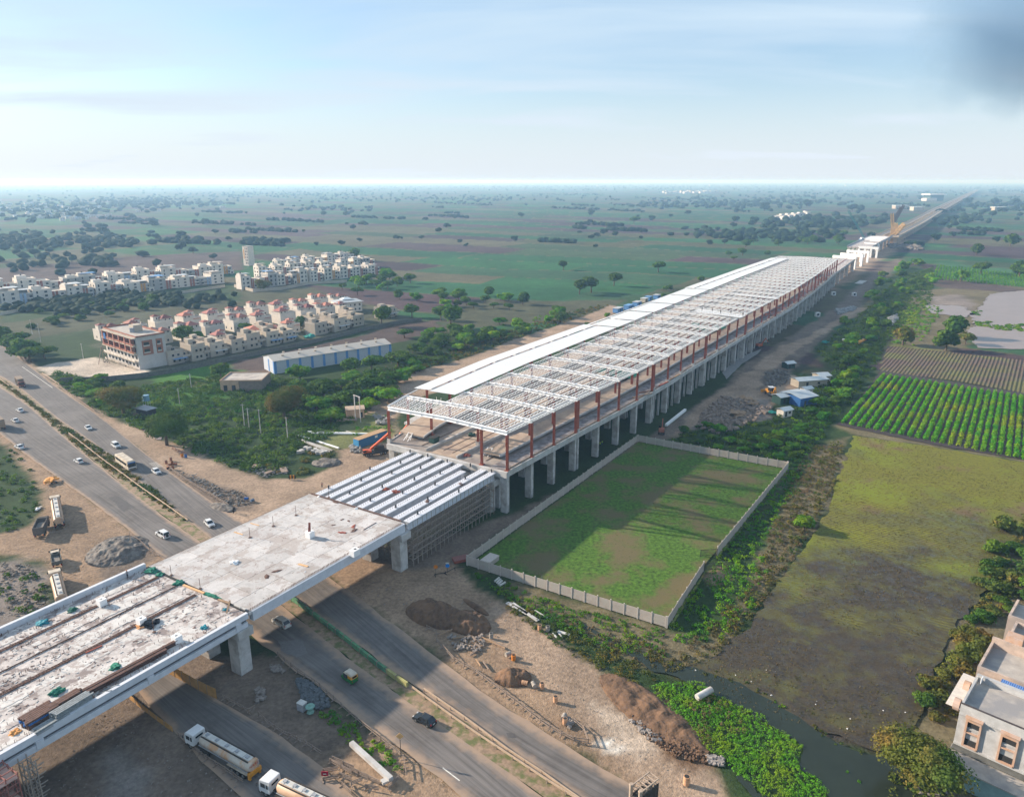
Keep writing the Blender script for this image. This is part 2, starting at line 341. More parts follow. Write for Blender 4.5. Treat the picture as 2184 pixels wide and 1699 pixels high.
def ground_colors(X, Y):
    C = patchwork(X, Y)
    U = (X-ORG[0])*DU[0]+(Y-ORG[1])*DU[1]; V = (X-ORG[0])*DV[0]+(Y-ORG[1])*DV[1]
    n1 = fbm(X, Y, 14, 0); n2 = fbm(X, Y, 3.5, 1)
    near = np.clip((330-U)/40+(n1-0.5)*3, 0, 1)*np.clip((-V+400)/60, 0, 1)
    base = np.array(SCRUB)*0.9
    C = C*(1-near[..., None])+(base*(0.7+0.6*n1[..., None]))*near[..., None]
    # scrub belt along the left and right of the railway
    belt = np.clip(1-np.abs(V+95)/55+(n1-0.5), 0, 1)*np.clip((620-U)/60, 0, 1)
    C = C*(1-belt[..., None])+(base*(0.7+0.6*n1[..., None]))*belt[..., None]
    corr = np.clip((26-np.abs(V+22))/8+(n1-0.5)*2, 0, 1)*np.clip((U-600)/20, 0, 1)*np.clip((1300-U)/60, 0, 1)
    C = C*(1-corr[..., None])+np.array(DIRT2)*corr[..., None]
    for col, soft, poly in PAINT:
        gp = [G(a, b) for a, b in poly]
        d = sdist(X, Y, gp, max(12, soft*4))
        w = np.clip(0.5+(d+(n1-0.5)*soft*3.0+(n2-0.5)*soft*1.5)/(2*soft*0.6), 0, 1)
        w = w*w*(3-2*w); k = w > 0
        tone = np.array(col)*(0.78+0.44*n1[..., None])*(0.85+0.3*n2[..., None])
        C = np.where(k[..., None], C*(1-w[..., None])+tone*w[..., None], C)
    return C
def mat_ground():
    m = bpy.data.materials.new('ground_surface'); m.use_nodes = True; n, l = m.node_tree.nodes, m.node_tree.links
    b = n['Principled BSDF']; b.inputs['Roughness'].default_value = 0.95; b.inputs['Specular IOR Level'].default_value = 0.12
    at = n.new('ShaderNodeAttribute'); at.attribute_name = 'Col'
    geo = n.new('ShaderNodeNewGeometry')
    def nz(s, d=5, r=0.65):
        t = n.new('ShaderNodeTexNoise'); t.inputs['Scale'].default_value = s; t.inputs['Detail'].default_value = d; t.inputs['Roughness'].default_value = r
        l.new(geo.outputs['Position'], t.inputs['Vector']); return t.outputs[0]
    def mr(x, a, b_, c, d):
        t = n.new('ShaderNodeMapRange'); t.inputs[1].default_value = a; t.inputs[2].default_value = b_; t.inputs[3].default_value = c; t.inputs[4].default_value = d
        l.new(x, t.inputs[0]); return t.outputs[0]
    f = n.new('ShaderNodeMath'); f.operation = 'MULTIPLY'
    l.new(mr(nz(1.3), 0.3, 0.7, 0.68, 1.32), f.inputs[0]); l.new(mr(nz(0.12), 0.3, 0.7, 0.8, 1.2), f.inputs[1])
    f2 = n.new('ShaderNodeMath'); f2.operation = 'MULTIPLY'; l.new(f.outputs[0], f2.inputs[0]); l.new(mr(nz(0.02), 0.3, 0.7, 0.85, 1.15), f2.inputs[1])
    mx = n.new('ShaderNodeVectorMath'); mx.operation = 'SCALE'; l.new(at.outputs['Color'], mx.inputs[0]); l.new(f2.outputs[0], mx.inputs['Scale'])
    l.new(mx.outputs[0], b.inputs['Base Color'])
    bp = n.new('ShaderNodeBump'); bp.inputs['Strength'].default_value = 0.7; bp.inputs['Distance'].default_value = 0.35
    l.new(nz(2.2, 6), bp.inputs['Height']); l.new(bp.outputs[0], b.inputs['Normal'])
    return m
def grid_mesh(name, xs, ys, zf, mat):
    nx, ny = len(xs), len(ys)
    X, Y = np.meshgrid(xs, ys); C = ground_colors(X, Y); Z = zf(X, Y)
    me = bpy.data.meshes.new(name)
    me.vertices.add(nx*ny); me.vertices.foreach_set('co', np.stack([X, Y, Z], -1).astype(np.float32).ravel())
    i = np.arange(nx*ny).reshape(ny, nx); q = np.stack([i[:-1,:-1], i[:-1,1:], i[1:,1:], i[1:,:-1]], -1).reshape(-1, 4)
    me.loops.add(q.size); me.polygons.add(len(q))
    me.loops.foreach_set('vertex_index', q.ravel().astype(np.int32)); me.polygons.foreach_set('loop_start', (np.arange(len(q))*4).astype(np.int32))
    me.update(calc_edges=True)
    at = me.attributes.new('Col', 'FLOAT_COLOR', 'POINT')
    at.data.foreach_set('color', np.concatenate([C, np.ones(C.shape[:2]+(1,))], -1).astype(np.float32).ravel())
    me.materials.append(mat); me.polygons.foreach_set('use_smooth', [True]*len(q))
    return link(name, me)
GM = mat_ground()
def z_near(X, Y): return -0.10-0.25*fbm(X, Y, 9, 2)
def graded(fine, coarse_to, step0, ratio):
    out = list(fine); s = step0; x = out[-1]
    while x < coarse_to: s *= ratio; x += s; out.append(x)
    return out
# one continuous terrain: fine near the site, coarser towards the horizon
yf = list(np.arange(50, 560, 1.6)); yf = graded(yf, 30000, 1.6, 1.022); yf = [-400, -100, 0]+yf
xp = graded(list(np.arange(0, 200, 1.6)), 30000, 1.6, 1.035); xn = graded(list(np.arange(0, 300, 1.6)), 30000, 1.6, 1.035)
xs_ = np.array([-x for x in xn[:0:-1]]+xp); ys_ = np.array(yf)
ground = struct(grid_mesh('ground', xs_, ys_, z_near, GM))

# roads --------------------------------------------------------------
def mat_road(name, col, dust):
    m = M(name, col, rough=0.9, var=0.16, scale=0.5, col2=tuple(c*1.25 for c in col), scale2=0.07, bump=0.1, bscale=20)
    n, l = m.node_tree.nodes, m.node_tree.links; b = n['Principled BSDF']
    src = b.inputs['Base Color'].links[0].from_socket
    at = n.new('ShaderNodeAttribute'); at.attribute_name = 'edge'
    geo = n.new('ShaderNodeNewGeometry'); t = n.new('ShaderNodeTexNoise'); t.inputs['Scale'].default_value = 0.5; t.inputs['Detail'].default_value = 6
    l.new(geo.outputs['Position'], t.inputs['Vector'])
    ad = n.new('ShaderNodeMath'); ad.operation = 'ADD'; l.new(at.outputs['Fac'], ad.inputs[0])
    k = n.new('ShaderNodeMapRange'); k.inputs[1].default_value = 0.3; k.inputs[2].default_value = 0.7; k.inputs[3].default_value = -0.22; k.inputs[4].default_value = 0.22; l.new(t.outputs[0], k.inputs[0])
    l.new(k.outputs[0], ad.inputs[1])
    r = n.new('ShaderNodeMapRange'); r.inputs[1].default_value = 0.02; r.inputs[2].default_value = 0.85; r.interpolation_type = 'SMOOTHSTEP'; l.new(ad.outputs[0], r.inputs[0])
    mx = n.new('ShaderNodeMix'); mx.data_type = 'RGBA'; l.new(r.outputs[0], mx.inputs[0]); mx.inputs[6].default_value = tuple(dust)+(1,)
    uv_ = n.new('ShaderNodeAttribute'); uv_.attribute_name = 'ruv'; tn = n.new('ShaderNodeTexNoise'); tn.inputs['Scale'].default_value = 1.0; tn.inputs['Detail'].default_value = 7; tn.inputs['Roughness'].default_value = .7
    l.new(uv_.outputs['Vector'], tn.inputs['Vector']); tr_ = n.new('ShaderNodeMapRange'); tr_.inputs[1].default_value = .32; tr_.inputs[2].default_value = .68; tr_.inputs[3].default_value = .66; tr_.inputs[4].default_value = 1.4; l.new(tn.outputs[0], tr_.inputs[0])
    sc_ = n.new('ShaderNodeVectorMath'); sc_.operation = 'SCALE'; l.new(src, sc_.inputs[0]); l.new(tr_.outputs[0], sc_.inputs['Scale'])
    l.new(sc_.outputs[0], mx.inputs[7]); l.new(mx.outputs[2], b.inputs['Base Color']); return m
def ribbon(name, A, B, z, mat, cols=9, step=4.0, ragged=0.5):
    """road surface between two edge polylines (world points); dusty, ragged edges"""
    def resample(P, n):
        P = np.array(P); s = np.r_[0, np.cumsum(np.hypot(*(P[1:]-P[:-1]).T))]; t = np.linspace(0, s[-1], n)
        return np.stack([np.interp(t, s, P[:,0]), np.interp(t, s, P[:,1])], -1), s[-1]
    _, La = resample(A, 2); n = max(2, int(La/step)); a, _ = resample(A, n); b, _ = resample(B, n)
    t = np.linspace(0, 1, cols)
    P = a[:,None,:]*(1-t)[None,:,None]+b[:,None,:]*t[None,:,None]
    jit = (vnoise(P[...,0], P[...,1], 2.5, 1)-0.5)*2*ragged
    acr = (b-a); wd = np.hypot(*acr.T); acr = acr/wd[:,None]
    for c, sgn in ((0,-1),(cols-1,1)): P[:,c,:] += acr*jit[:,c,None]*sgn
    dist = np.minimum(t, 1-t)[None,:]*wd[:,None]; edge = np.clip(dist/3.4, 0, 1)
    me = bpy.data.meshes.new(name); v = np.concatenate([P, np.full(P.shape[:2]+(1,), z)], -1)
    me.vertices.add(n*cols); me.vertices.foreach_set('co', v.astype(np.float32).ravel())
    i = np.arange(n*cols).reshape(n, cols); q = np.stack([i[:-1,:-1], i[1:,:-1], i[1:,1:], i[:-1,1:]], -1).reshape(-1,4)
    me.loops.add(q.size); me.polygons.add(len(q)); me.loops.foreach_set('vertex_index', q.ravel().astype(np.int32))
    me.polygons.foreach_set('loop_start', (np.arange(len(q))*4).astype(np.int32)); me.update(calc_edges=True)
    at = me.attributes.new('edge', 'FLOAT', 'POINT'); at.data.foreach_set('value', edge.astype(np.float32).ravel())
    ruv = np.stack([np.broadcast_to((np.arange(n)*step*.035)[:,None], (n,cols)), t[None,:]*wd[:,None]*1.1, np.full((n,cols), z*50)], -1)
    a2 = me.attributes.new('ruv', 'FLOAT_VECTOR', 'POINT'); a2.data.foreach_set('vector', ruv.astype(np.float32).ravel())
    me.materials.append(mat); o = link(name, me)
    if me.polygons[0].normal.z < 0: me.flip_normals()
    return o
ROADM = mat_road('asphalt_dusty', (0.115,0.105,0.10), (0.31,0.225,0.165))
PATHM = mat_road('packed_dirt', (0.33,0.26,0.20), DIRT)
inner1 = GP([(-180,718),(-60,775),(0,802),(50,832),(112,887),(217,956),(299,1029),(403.6,1111),(520,1205),(640,1289),(760,1372),(880,1463),(1000,1545),(1215,1692),(1400,1820)])
outer1 = GP([(-120,660),(-40,705),(0,732),(60,777),(129,832),(204,879),(249,916),(321,976),(361,1004),(423,1049),(503,1111),(600,1160),(701,1228),(764,1273),(863,1343),(938,1405),(1015,1480),(1095,1530),(1190,1588),(1360,1680),(1600,1820)])
inner2 = GP([(-180,735),(-60,792),(0,822),(62,863),(137,931),(217,996),(299,1064),(369,1115),(436,1158),(520,1225),(620,1304),(692,1364),(804,1451),(891,1512),(966,1560),(1065,1630),(1165,1700),(1300,1800)])
outer2 = GP([(-200,790),(-60,880),(0,924),(50,966),(112,1011),(204,1076),(274,1128),(339,1183),(450,1280),(570,1384),(635,1436),(712,1491),(812,1566),(891,1620),(990,1696),(1100,1790)])
def smooth_line(P, n=60):
    P = np.array(P); s = np.r_[0, np.cumsum(np.hypot(*(P[1:]-P[:-1]).T))]; t = np.linspace(0, s[-1], n)
    Q = np.stack([np.interp(t, s, P[:,0]), np.interp(t, s, P[:,1])], -1)
    for _ in range(6): Q[1:-1] = 0.25*Q[:-2]+0.5*Q[1:-1]+0.25*Q[2:]
    return [tuple(p) for p in Q]
inner1, outer1, inner2, outer2 = map(smooth_line, (inner1, outer1, inner2, outer2))
struct(ribbon('road', outer1, inner1, 0.004, ROADM, 13)); struct(ribbon('road', outer2, inner2, 0.004, ROADM, 13))
sl = smooth_line(GP([(180,1350),(230,1400),(296,1476),(374,1563),(431,1623),(505,1690),(640,1800)])); sr = smooth_line(GP([(330,1400),(400,1450),(475,1498),(555,1541),(662,1613),(740,1685),(850,1790)]))
struct(ribbon('road', sl, sr, 0.004, ROADM, 9))
# median strip of soil between the carriageways
MEDM = M('median_soil', (0.27,0.19,0.13), var=0.3, scale=1.2, col2=(0.12,0.13,0.05), scale2=0.5, bump=0.5)
struct(ribbon('median', inner1, inner2, 0.012, MEDM, 3, ragged=0.3))
PAINTM = M('road_paint', (0.62,0.6,0.55), var=0.25, scale=3)
def stripe(name, A, B, w, z=0.009):
    ax, ay = A; bx, by = B; L = math.hypot(bx-ax, by-ay); nx, ny = -(by-ay)/L*w/2, (bx-ax)/L*w/2
    o = MB().add([(ax+nx,ay+ny,z),(ax-nx,ay-ny,z),(bx-nx,by-ny,z),(bx+nx,by+ny,z)], [(0,1,2,3)]).build(name, PAINTM)
    if o.data.polygons[0].normal.z < 0: o.data.flip_normals()
    return struct(o)
a, b = GP(Zm(1500,2374,2.184,[(515,1385),(660,1495)])); stripe('lane_marking', a, b, 0.18)
a, b = GP(Zm(0,1300,2.184,[(190,300),(450,480)])); stripe('lane_marking', a, b, 0.2)
for k in range(6):
    a, b = GP(Zm(0,1300,2.184,[(1276+k*10,1128+k*7.0),(1345+k*10,1116+k*7.0)])); stripe('lane_marking', a, b, 0.22)
# tarmac patches
def blotch(name, poly, z, mat, n=6):
    P = []; m = len(poly)
    for i in range(m):
        a, b = poly[i], poly[(i+1)%m]
        for k in range(n):
            t = k/n; x, y = a[0]*(1-t)+b[0]*t, a[1]*(1-t)+b[1]*t
            j = mnoise.noise(Vector((x*0.6, y*0.6, 3)))*0.45; P.append((x+j, y+j*0.7, z))
    o = MB().add(P, [tuple(range(len(P)))]).build(name, mat)
    if o.data.polygons[0].normal.z < 0: o.data.flip_normals()
    return o
PATCHM = M('asphalt_patch', (0.085,0.08,0.08), var=0.2, scale=1)
struct(blotch('road_patch', GP(Zm(0,1900,2.184,[(930,110),(1010,95),(1150,190),(1060,235)])), 0.008, PATCHM))
struct(blotch('road_patch', GP(Zm(700,2374,2.184,[(860,300),(1060,290),(1100,400),(1020,440),(880,380)])), 0.008, M('asphalt_pale', (0.16,0.15,0.15), var=0.15)))
struct(blotch('road_patch', GP(Zm(1500,2374,2.184,[(1060,1085),(1140,1090),(1150,1130),(1080,1125)])), 0.008, PATCHM))
# fields, ponds, canal ------------------------------------------------
def mat_rows(name, c1, c2, spacing, ang, c3=None, s3=0.06, depth=0.3):
    m = bpy.data.materials.new(name); m.use_nodes = True; n, l = m.node_tree.nodes, m.node_tree.links
    b = n['Principled BSDF']; b.inputs['Roughness'].default_value = 0.9; b.inputs['Specular IOR Level'].default_value = 0.15
    geo = n.new('ShaderNodeNewGeometry'); dt = n.new('ShaderNodeVectorMath'); dt.operation = 'DOT_PRODUCT'
    dt.inputs[1].default_value = (math.cos(ang), math.sin(ang), 0); l.new(geo.outputs['Position'], dt.inputs[0])
    t = n.new('ShaderNodeTexNoise'); t.inputs['Scale'].default_value = 0.9; t.inputs['Detail'].default_value = 6; l.new(geo.outputs['Position'], t.inputs['Vector'])
    a1 = n.new('ShaderNodeMath'); a1.operation = 'MULTIPLY_ADD'; a1.inputs[1].default_value = spacing*0.9; l.new(t.outputs[0], a1.inputs[0]); l.new(dt.outputs['Value'], a1.inputs[2])
    m1 = n.new('ShaderNodeMath'); m1.operation = 'MULTIPLY'; m1.inputs[1].default_value = 6.2832/spacing; l.new(a1.outputs[0], m1.inputs[0])
    sn = n.new('ShaderNodeMath'); sn.operation = 'SINE'; l.new(m1.outputs[0], sn.inputs[0])
    r = n.new('ShaderNodeMapRange'); r.inputs[1].default_value = -0.8; r.inputs[2].default_value = 0.8; l.new(sn.outputs[0], r.inputs[0])
    mx = n.new('ShaderNodeMix'); mx.data_type = 'RGBA'; l.new(r.outputs[0], mx.inputs[0]); mx.inputs[6].default_value = tuple(c1)+(1,); mx.inputs[7].default_value = tuple(c2)+(1,)
    out = mx.outputs[2]
    if c3:
        t3 = n.new('ShaderNodeTexNoise'); t3.inputs['Scale'].default_value = s3; t3.inputs['Detail'].default_value = 7; t3.inputs['Roughness'].default_value = 0.6; l.new(geo.outputs['Position'], t3.inputs['Vector'])
        r3 = n.new('ShaderNodeMapRange'); r3.inputs[1].default_value = 0.42; r3.inputs[2].default_value = 0.62; l.new(t3.outputs[0], r3.inputs[0])
        m3 = n.new('ShaderNodeMix'); m3.data_type = 'RGBA'; l.new(r3.outputs[0], m3.inputs[0]); l.new(out, m3.inputs[6]); m3.inputs[7].default_value = tuple(c3)+(1,); out = m3.outputs[2]
    l.new(out, b.inputs['Base Color'])
    bp = n.new('ShaderNodeBump'); bp.inputs['Strength'].default_value = 0.8; bp.inputs['Distance'].default_value = depth; l.new(sn.outputs[0], bp.inputs['Height'])
    l.new(bp.outputs[0], b.inputs['Normal']); MATS[name] = m; return m
def sheet(name, px, z, mat, n=6, jit=1.0):
    gp = GP(px); P = []; m = len(gp)
    for i in range(m):
        a, b = gp[i], gp[(i+1)%m]; L = math.hypot(b[0]-a[0], b[1]-a[1]); k_ = max(2, int(L/2.0))
        for k in range(k_):
            t = k/k_; x, y = a[0]*(1-t)+b[0]*t, a[1]*(1-t)+b[1]*t
            P.append((x+mnoise.noise(Vector((x*0.25, y*0.25, 0)))*jit, y+mnoise.noise(Vector((x*0.25, y*0.25, 9)))*jit, z))
    bm = bmesh.new(); vs_ = [bm.verts.new(p) for p in P]; f = bm.faces.new(vs_)
    if f.normal.z < 0 or sum(P[i][0]*P[(i+1)%len(P)][1]-P[(i+1)%len(P)][0]*P[i][1] for i in range(len(P))) < 0: f.normal_flip()
    bmesh.ops.triangulate(bm, faces=[f]); me = bpy.data.meshes.new(name); bm.to_mesh(me); bm.free(); me.materials.append(mat)
    return struct(link(name, me))
WATER = M('muddy_water', (0.022,0.030,0.022), rough=0.16, var=0.2, scale=0.15, spec=0.22)
WATER2 = M('silty_pond_water', (0.25,0.20,0.18), rough=0.35, var=0.1, scale=0.1, spec=0.2)
angU = math.atan2(DV[1], DV[0])
def mat_flooded():
    m = bpy.data.materials.new('flooded_stubble'); m.use_nodes = True; n, l = m.node_tree.nodes, m.node_tree.links
    b = n['Principled BSDF']; geo = n.new('ShaderNodeNewGeometry')
    def nz(s, d=6, r=0.65, dist=0.0):
        t = n.new('ShaderNodeTexNoise'); t.inputs['Scale'].default_value = s; t.inputs['Detail'].default_value = d; t.inputs['Roughness'].default_value = r; t.inputs['Distortion'].default_value = dist
        l.new(geo.outputs['Position'], t.inputs['Vector']); return t.outputs[0]
    def mr(x, a, b_, c=0.0, d=1.0):
        t = n.new('ShaderNodeMapRange'); t.inputs[1].default_value = a; t.inputs[2].default_value = b_; t.inputs[3].default_value = c; t.inputs[4].default_value = d
        l.new(x, t.inputs[0]); return t.outputs[0]
    def mix(f, a, b_):
        t = n.new('ShaderNodeMix'); t.data_type = 'RGBA'; l.new(f, t.inputs[0])
        for k, c in ((6, a), (7, b_)):
            if isinstance(c, tuple): t.inputs[k].default_value = c+(1,)
            else: l.new(c, t.inputs[k])
        return t.outputs[2]
    # planted rows
    dt = n.new('ShaderNodeVectorMath'); dt.operation = 'DOT_PRODUCT'; dt.inputs[1].default_value = (DU[0], DU[1], 0); l.new(geo.outputs['Position'], dt.inputs[0])
    a1 = n.new('ShaderNodeMath'); a1.operation = 'MULTIPLY_ADD'; a1.inputs[1].default_value = 1.6; l.new(nz(0.6, 5), a1.inputs[0]); l.new(dt.outputs['Value'], a1.inputs[2])
    m1 = n.new('ShaderNodeMath'); m1.operation = 'MULTIPLY'; m1.inputs[1].default_value = 6.2832/1.1; l.new(a1.outputs[0], m1.inputs[0])
    sn = n.new('ShaderNodeMath'); sn.operation = 'SINE'; l.new(m1.outputs[0], sn.inputs[0])
    at = n.new('ShaderNodeSeparateXYZ'); l.new(geo.outputs['Position'], at.inputs[0])
    wet0 = mr(at.outputs[1], 135.0, 215.0)         # the near end of the field stands under water
    add = n.new('ShaderNodeMath'); add.operation = 'ADD'; l.new(wet0, add.inputs[0]); l.new(mr(nz(0.035, 5), 0.3, 0.7, -0.5, 0.5), add.inputs[1])
    dry = mr(add.outputs[0], 0.15, 0.75)
    soil = mix(mr(nz(0.4, 7), 0.35, 0.65), (0.024,0.021,0.020), (0.055,0.044,0.034))
    weeds = mix(mr(nz(1.5, 9, 0.85), 0.46, 0.60), soil, (0.072,0.056,0.026)); weeds = mix(mr(nz(0.09, 6, 0.7), 0.50, 0.62, 0, .75), weeds, (0.085,0.08,0.024))
    crop = mix(mr(sn.outputs[0], -0.7, 0.7), (0.09,0.085,0.020), (0.19,0.19,0.022))
    crop = mix(mr(nz(0.03, 4), 0.46, 0.62), crop, (0.155,0.185,0.018))
    crop = mix(mr(nz(0.05, 5), 0.56, 0.68), crop, (0.15,0.10,0.05))
    col = mix(dry, weeds, crop); l.new(col, b.inputs['Base Color'])
    rf = n.new('ShaderNodeMath'); rf.operation = 'MAXIMUM'; l.new(mr(nz(0.5, 6), 0.42, 0.56, 0.22, 0.9), rf.inputs[0]); l.new(dry, rf.inputs[1]); l.new(rf.outputs[0], b.inputs['Roughness'])
    b.inputs['Specular IOR Level'].default_value = 0.25
    bp = n.new('ShaderNodeBump'); bp.inputs['Strength'].default_value = 0.6; bp.inputs['Distance'].default_value = 0.12
    ad2 = n.new('ShaderNodeMath'); ad2.operation = 'MULTIPLY_ADD'; l.new(sn.outputs[0], ad2.inputs[0]); l.new(dry, ad2.inputs[1]); l.new(nz(3, 6), ad2.inputs[2])
    l.new(ad2.outputs[0], bp.inputs['Height']); l.new(bp.outputs[0], b.inputs['Normal']); MATS['flooded'] = m; return m
FLOOD_PX = [(1822,928),(2000,955),(2184,985),(2340,1010),(2320,1120),(2184,1130),(2150,1200),(2090,1270),(2040,1340),(1995,1430),(1970,1520),(1900,1600),(1700,1545),(1620,1520),(1530,1475),(1450,1430),(1530,1390),(1600,1335),(1665,1235),(1765,1095),(1790,1010)]
sheet('flooded_field', FLOOD_PX, 0.03, mat_flooded(), jit=1.6)
CANAL_PX = Zm(2400,2374,2.184,[(-250,150),(0,285),(200,380),(450,500),(720,535),(1100,670),(1500,890),(1900,1170),(2184,1285),(2500,1350),(2700,1640),(2500,2100),(1900,1900),(1850,1640),(1750,1470),(1590,1380),(1640,1235),(1560,1140),(1330,1005),(1130,880),(820,745),(560,610),(350,560),(200,450),(0,325),(-260,180)])
sheet('canal', CANAL_PX, 0.06, WATER, jit=0.8)
sheet('canal', Zm(2400,2374,2.184,[(1060,1450),(1200,1480),(1240,1600),(1400,1638),(1500,1800),(1300,1800),(1150,1560)]), 0.05, WATER, jit=0.5)
sheet('ploughed_field', [(1893,737),(2184,768),(2330,782),(2330,850),(2184,838),(2040,812),(1875,792)], 0.03, mat_rows('plough_rows', (0.075,0.052,0.046), (0.13,0.095,0.078), 1.7, angU-R(3), (0.11,0.11,0.045), 0.05))
sheet('crop_field', [(1787,906),(1880,790),(2184,838),(2330,860),(2330,1000),(2184,980),(2000,950)], 0.034, M('black_soil', (0.045,0.035,0.035), var=0.3, scale=1.0, bump=0.6, bscale=2), jit=1.0)
sheet('pond', [(2112,627),(2184,619),(2300,612),(2300,745),(2184,745),(2090,742),(2058,712),(2078,690),(2070,672),(2095,650)], 0.02, WATER2, jit=3)
sheet('pond', [(1955,650),(2050,652),(2078,668),(2060,676),(1990,668)], 0.02, WATER2, jit=4)
sheet('puddle', Zm(0,1300,2.184,[(1190,790),(1215,785),(1225,840),(1300,860),(1390,890),(1385,925),(1340,920),(1290,870),(1195,830)]), 0.012, WATER2, jit=0.6)
COMP = [(56.4,11.2),(57.5,61.6),(89,60.3),(94,60.6),(163.2,62),(161.5,10.7)]      # walled compound corners (u, v)
def mat_lawn():
    m = M('rough_lawn', (0.056,0.12,0.012), rough=0.95, var=0.7, scale=1.1, col2=(0.12,0.10,0.045), scale2=0.085, bump=1.0, bscale=3)
    return m
gpx = [W(u+(0.3 if u < 100 else -0.3), v+(0.3 if v < 30 else -0.3)) for u, v in (COMP[0], COMP[1], COMP[2], COMP[4], COMP[5])]
o = blotch('lawn', gpx, 0.04, mat_lawn(), 4); struct(o)
sheet('concrete_apron', Zm(2300,900,2.184,[(1160,1220),(1290,1100),(1500,1020),(1470,1060),(1330,1150),(1200,1280)]), 0.02, M('pale_concrete_slab', (0.22,0.22,0.22), var=0.15, scale=0.5), jit=0.3)
# ---------------------------------------------------------------- air
hm = bpy.data.materials.new('haze_air'); hm.use_nodes = True; hn, hl = hm.node_tree.nodes, hm.node_tree.links
hn.remove(hn['Principled BSDF']); pv = hn.new('ShaderNodeVolumePrincipled'); pv.inputs['Color'].default_value = (0.36, 0.62, 0.95, 1); pv.inputs['Absorption Color'].default_value = (0.80, 0.84, 0.9, 1)
pv.inputs['Density'].default_value = HAZE; pv.inputs['Anisotropy'].default_value = 0.2
hl.new(pv.outputs[0], hn['Material Output'].inputs['Volume'])
stuff(MB().box((0, 14000, 49), (56000, 30000, 102)).build('haze', hm), 'pale blue haze lying over the plain and thickening towards the horizon', 'haze')
# dark smoke cloud, far off, high on the right
sm = bpy.data.materials.new('smoke'); sm.use_nodes = True; n, l = sm.node_tree.nodes, sm.node_tree.links
n.remove(n['Principled BSDF']); pv = n.new('ShaderNodeVolumePrincipled'); pv.inputs['Color'].default_value = (0.36, 0.52, 0.68, 1); l.new(pv.outputs[0], n['Material Output'].inputs['Volume'])
tc = n.new('ShaderNodeTexCoord'); vl = n.new('ShaderNodeVectorMath'); vl.operation = 'LENGTH'; l.new(tc.outputs['Object'], vl.inputs[0])
t = n.new('ShaderNodeTexNoise'); t.inputs['Scale'].default_value = 1.9; t.inputs['Detail'].default_value = 7; t.inputs['Roughness'].default_value = .6; l.new(tc.outputs['Object'], t.inputs['Vector'])
a = n.new('ShaderNodeMath'); a.operation = 'MULTIPLY_ADD'; a.inputs[1].default_value = 1.5; l.new(t.outputs[0], a.inputs[0]); l.new(vl.outputs['Value'], a.inputs[2])
r = n.new('ShaderNodeMapRange'); r.inputs[1].default_value = 1.55; r.inputs[2].default_value = 0.75; r.inputs[3].default_value = 0; r.inputs[4].default_value = 0.012; l.new(a.outputs[0], r.inputs[0]); l.new(r.outputs[0], pv.inputs['Density'])
sme = bpy.data.meshes.new('smoke_cloud'); bm = bmesh.new(); bmesh.ops.create_icosphere(bm, subdivisions=3, radius=1.0); bm.to_mesh(sme); bm.free(); sme.materials.append(sm)
o = link('smoke_cloud', sme, None, (1330, 2190, 450), 0, (330, 200, 265)); stuff(o, 'dark blue-grey smoke cloud high in the sky at the right edge', 'smoke')

# ---------------------------------------------------------------- materials for the works
WHITE = M('white_steel', (0.80,0.80,0.80), rough=0.5, var=0.06, scale=0.8)
ROOF = M('white_roof_sheet', (0.66,0.67,0.68), rough=0.45, var=0.03, scale=0.2, wave=(0.35, (DU[0], DU[1], 0)))
RUST = M('red_oxide_steel', (0.27,0.075,0.05), rough=0.6, var=0.2, scale=0.7)
CONCW = M('fresh_concrete', (0.46,0.45,0.44), rough=0.85, var=0.12, scale=0.8, col2=(0.36,0.34,0.32), scale2=0.25, bump=0.2)
CONCG = M('pier_concrete', (0.47,0.455,0.44), rough=0.9, var=0.14, scale=0.7, col2=(0.31,0.29,0.27), scale2=0.3)
DECKM = M('deck_concrete', (0.50,0.48,0.47), rough=0.9, var=0.16, scale=0.6, col2=(0.38,0.34,0.32), scale2=0.3, bump=0.3, rand=0.10, sharp=True)
DECKD = M('stained_deck', (0.48,0.44,0.42), rough=0.9, var=0.30, scale=0.8, col2=(0.24,0.20,0.19), scale2=0.33, bump=0.4, sharp=True)
BEIGE = M('beige_screed', (0.38,0.29,0.22), rough=0.9, var=0.15, scale=0.4, col2=(0.28,0.21,0.17), scale2=0.15)
BLUEW = M('pale_blue_white_paint', (0.56,0.58,0.63), rough=0.7, var=0.10, scale=0.8)
REBAR = M('rusty_rebar', (0.13,0.075,0.06), rough=0.9, var=0.3, scale=2)
DARK = M('dark_void', (0.03,0.03,0.03), rough=0.95)
TIMBER = M('timber', (0.33,0.22,0.14), rough=0.9, var=0.25, scale=1.5)
TIMB2 = M('weathered_timber', (0.24,0.185,0.15), rough=0.9, var=0.25, scale=1.5)
GREEN_NET = M('green_net', (0.02,0.16,0.11), rough=0.9, var=0.3, scale=2)
ORANGE = M('orange_paint', (0.62,0.20,0.05), rough=0.6, var=0.15, scale=1)
BLACK = M('black_rubber', (0.02,0.02,0.02), rough=0.8)
GLASS = M('dark_glass', (0.02,0.025,0.03), rough=0.15, spec=0.6)
STEEL = M('grey_steel', (0.30,0.31,0.33), rough=0.55, var=0.15)

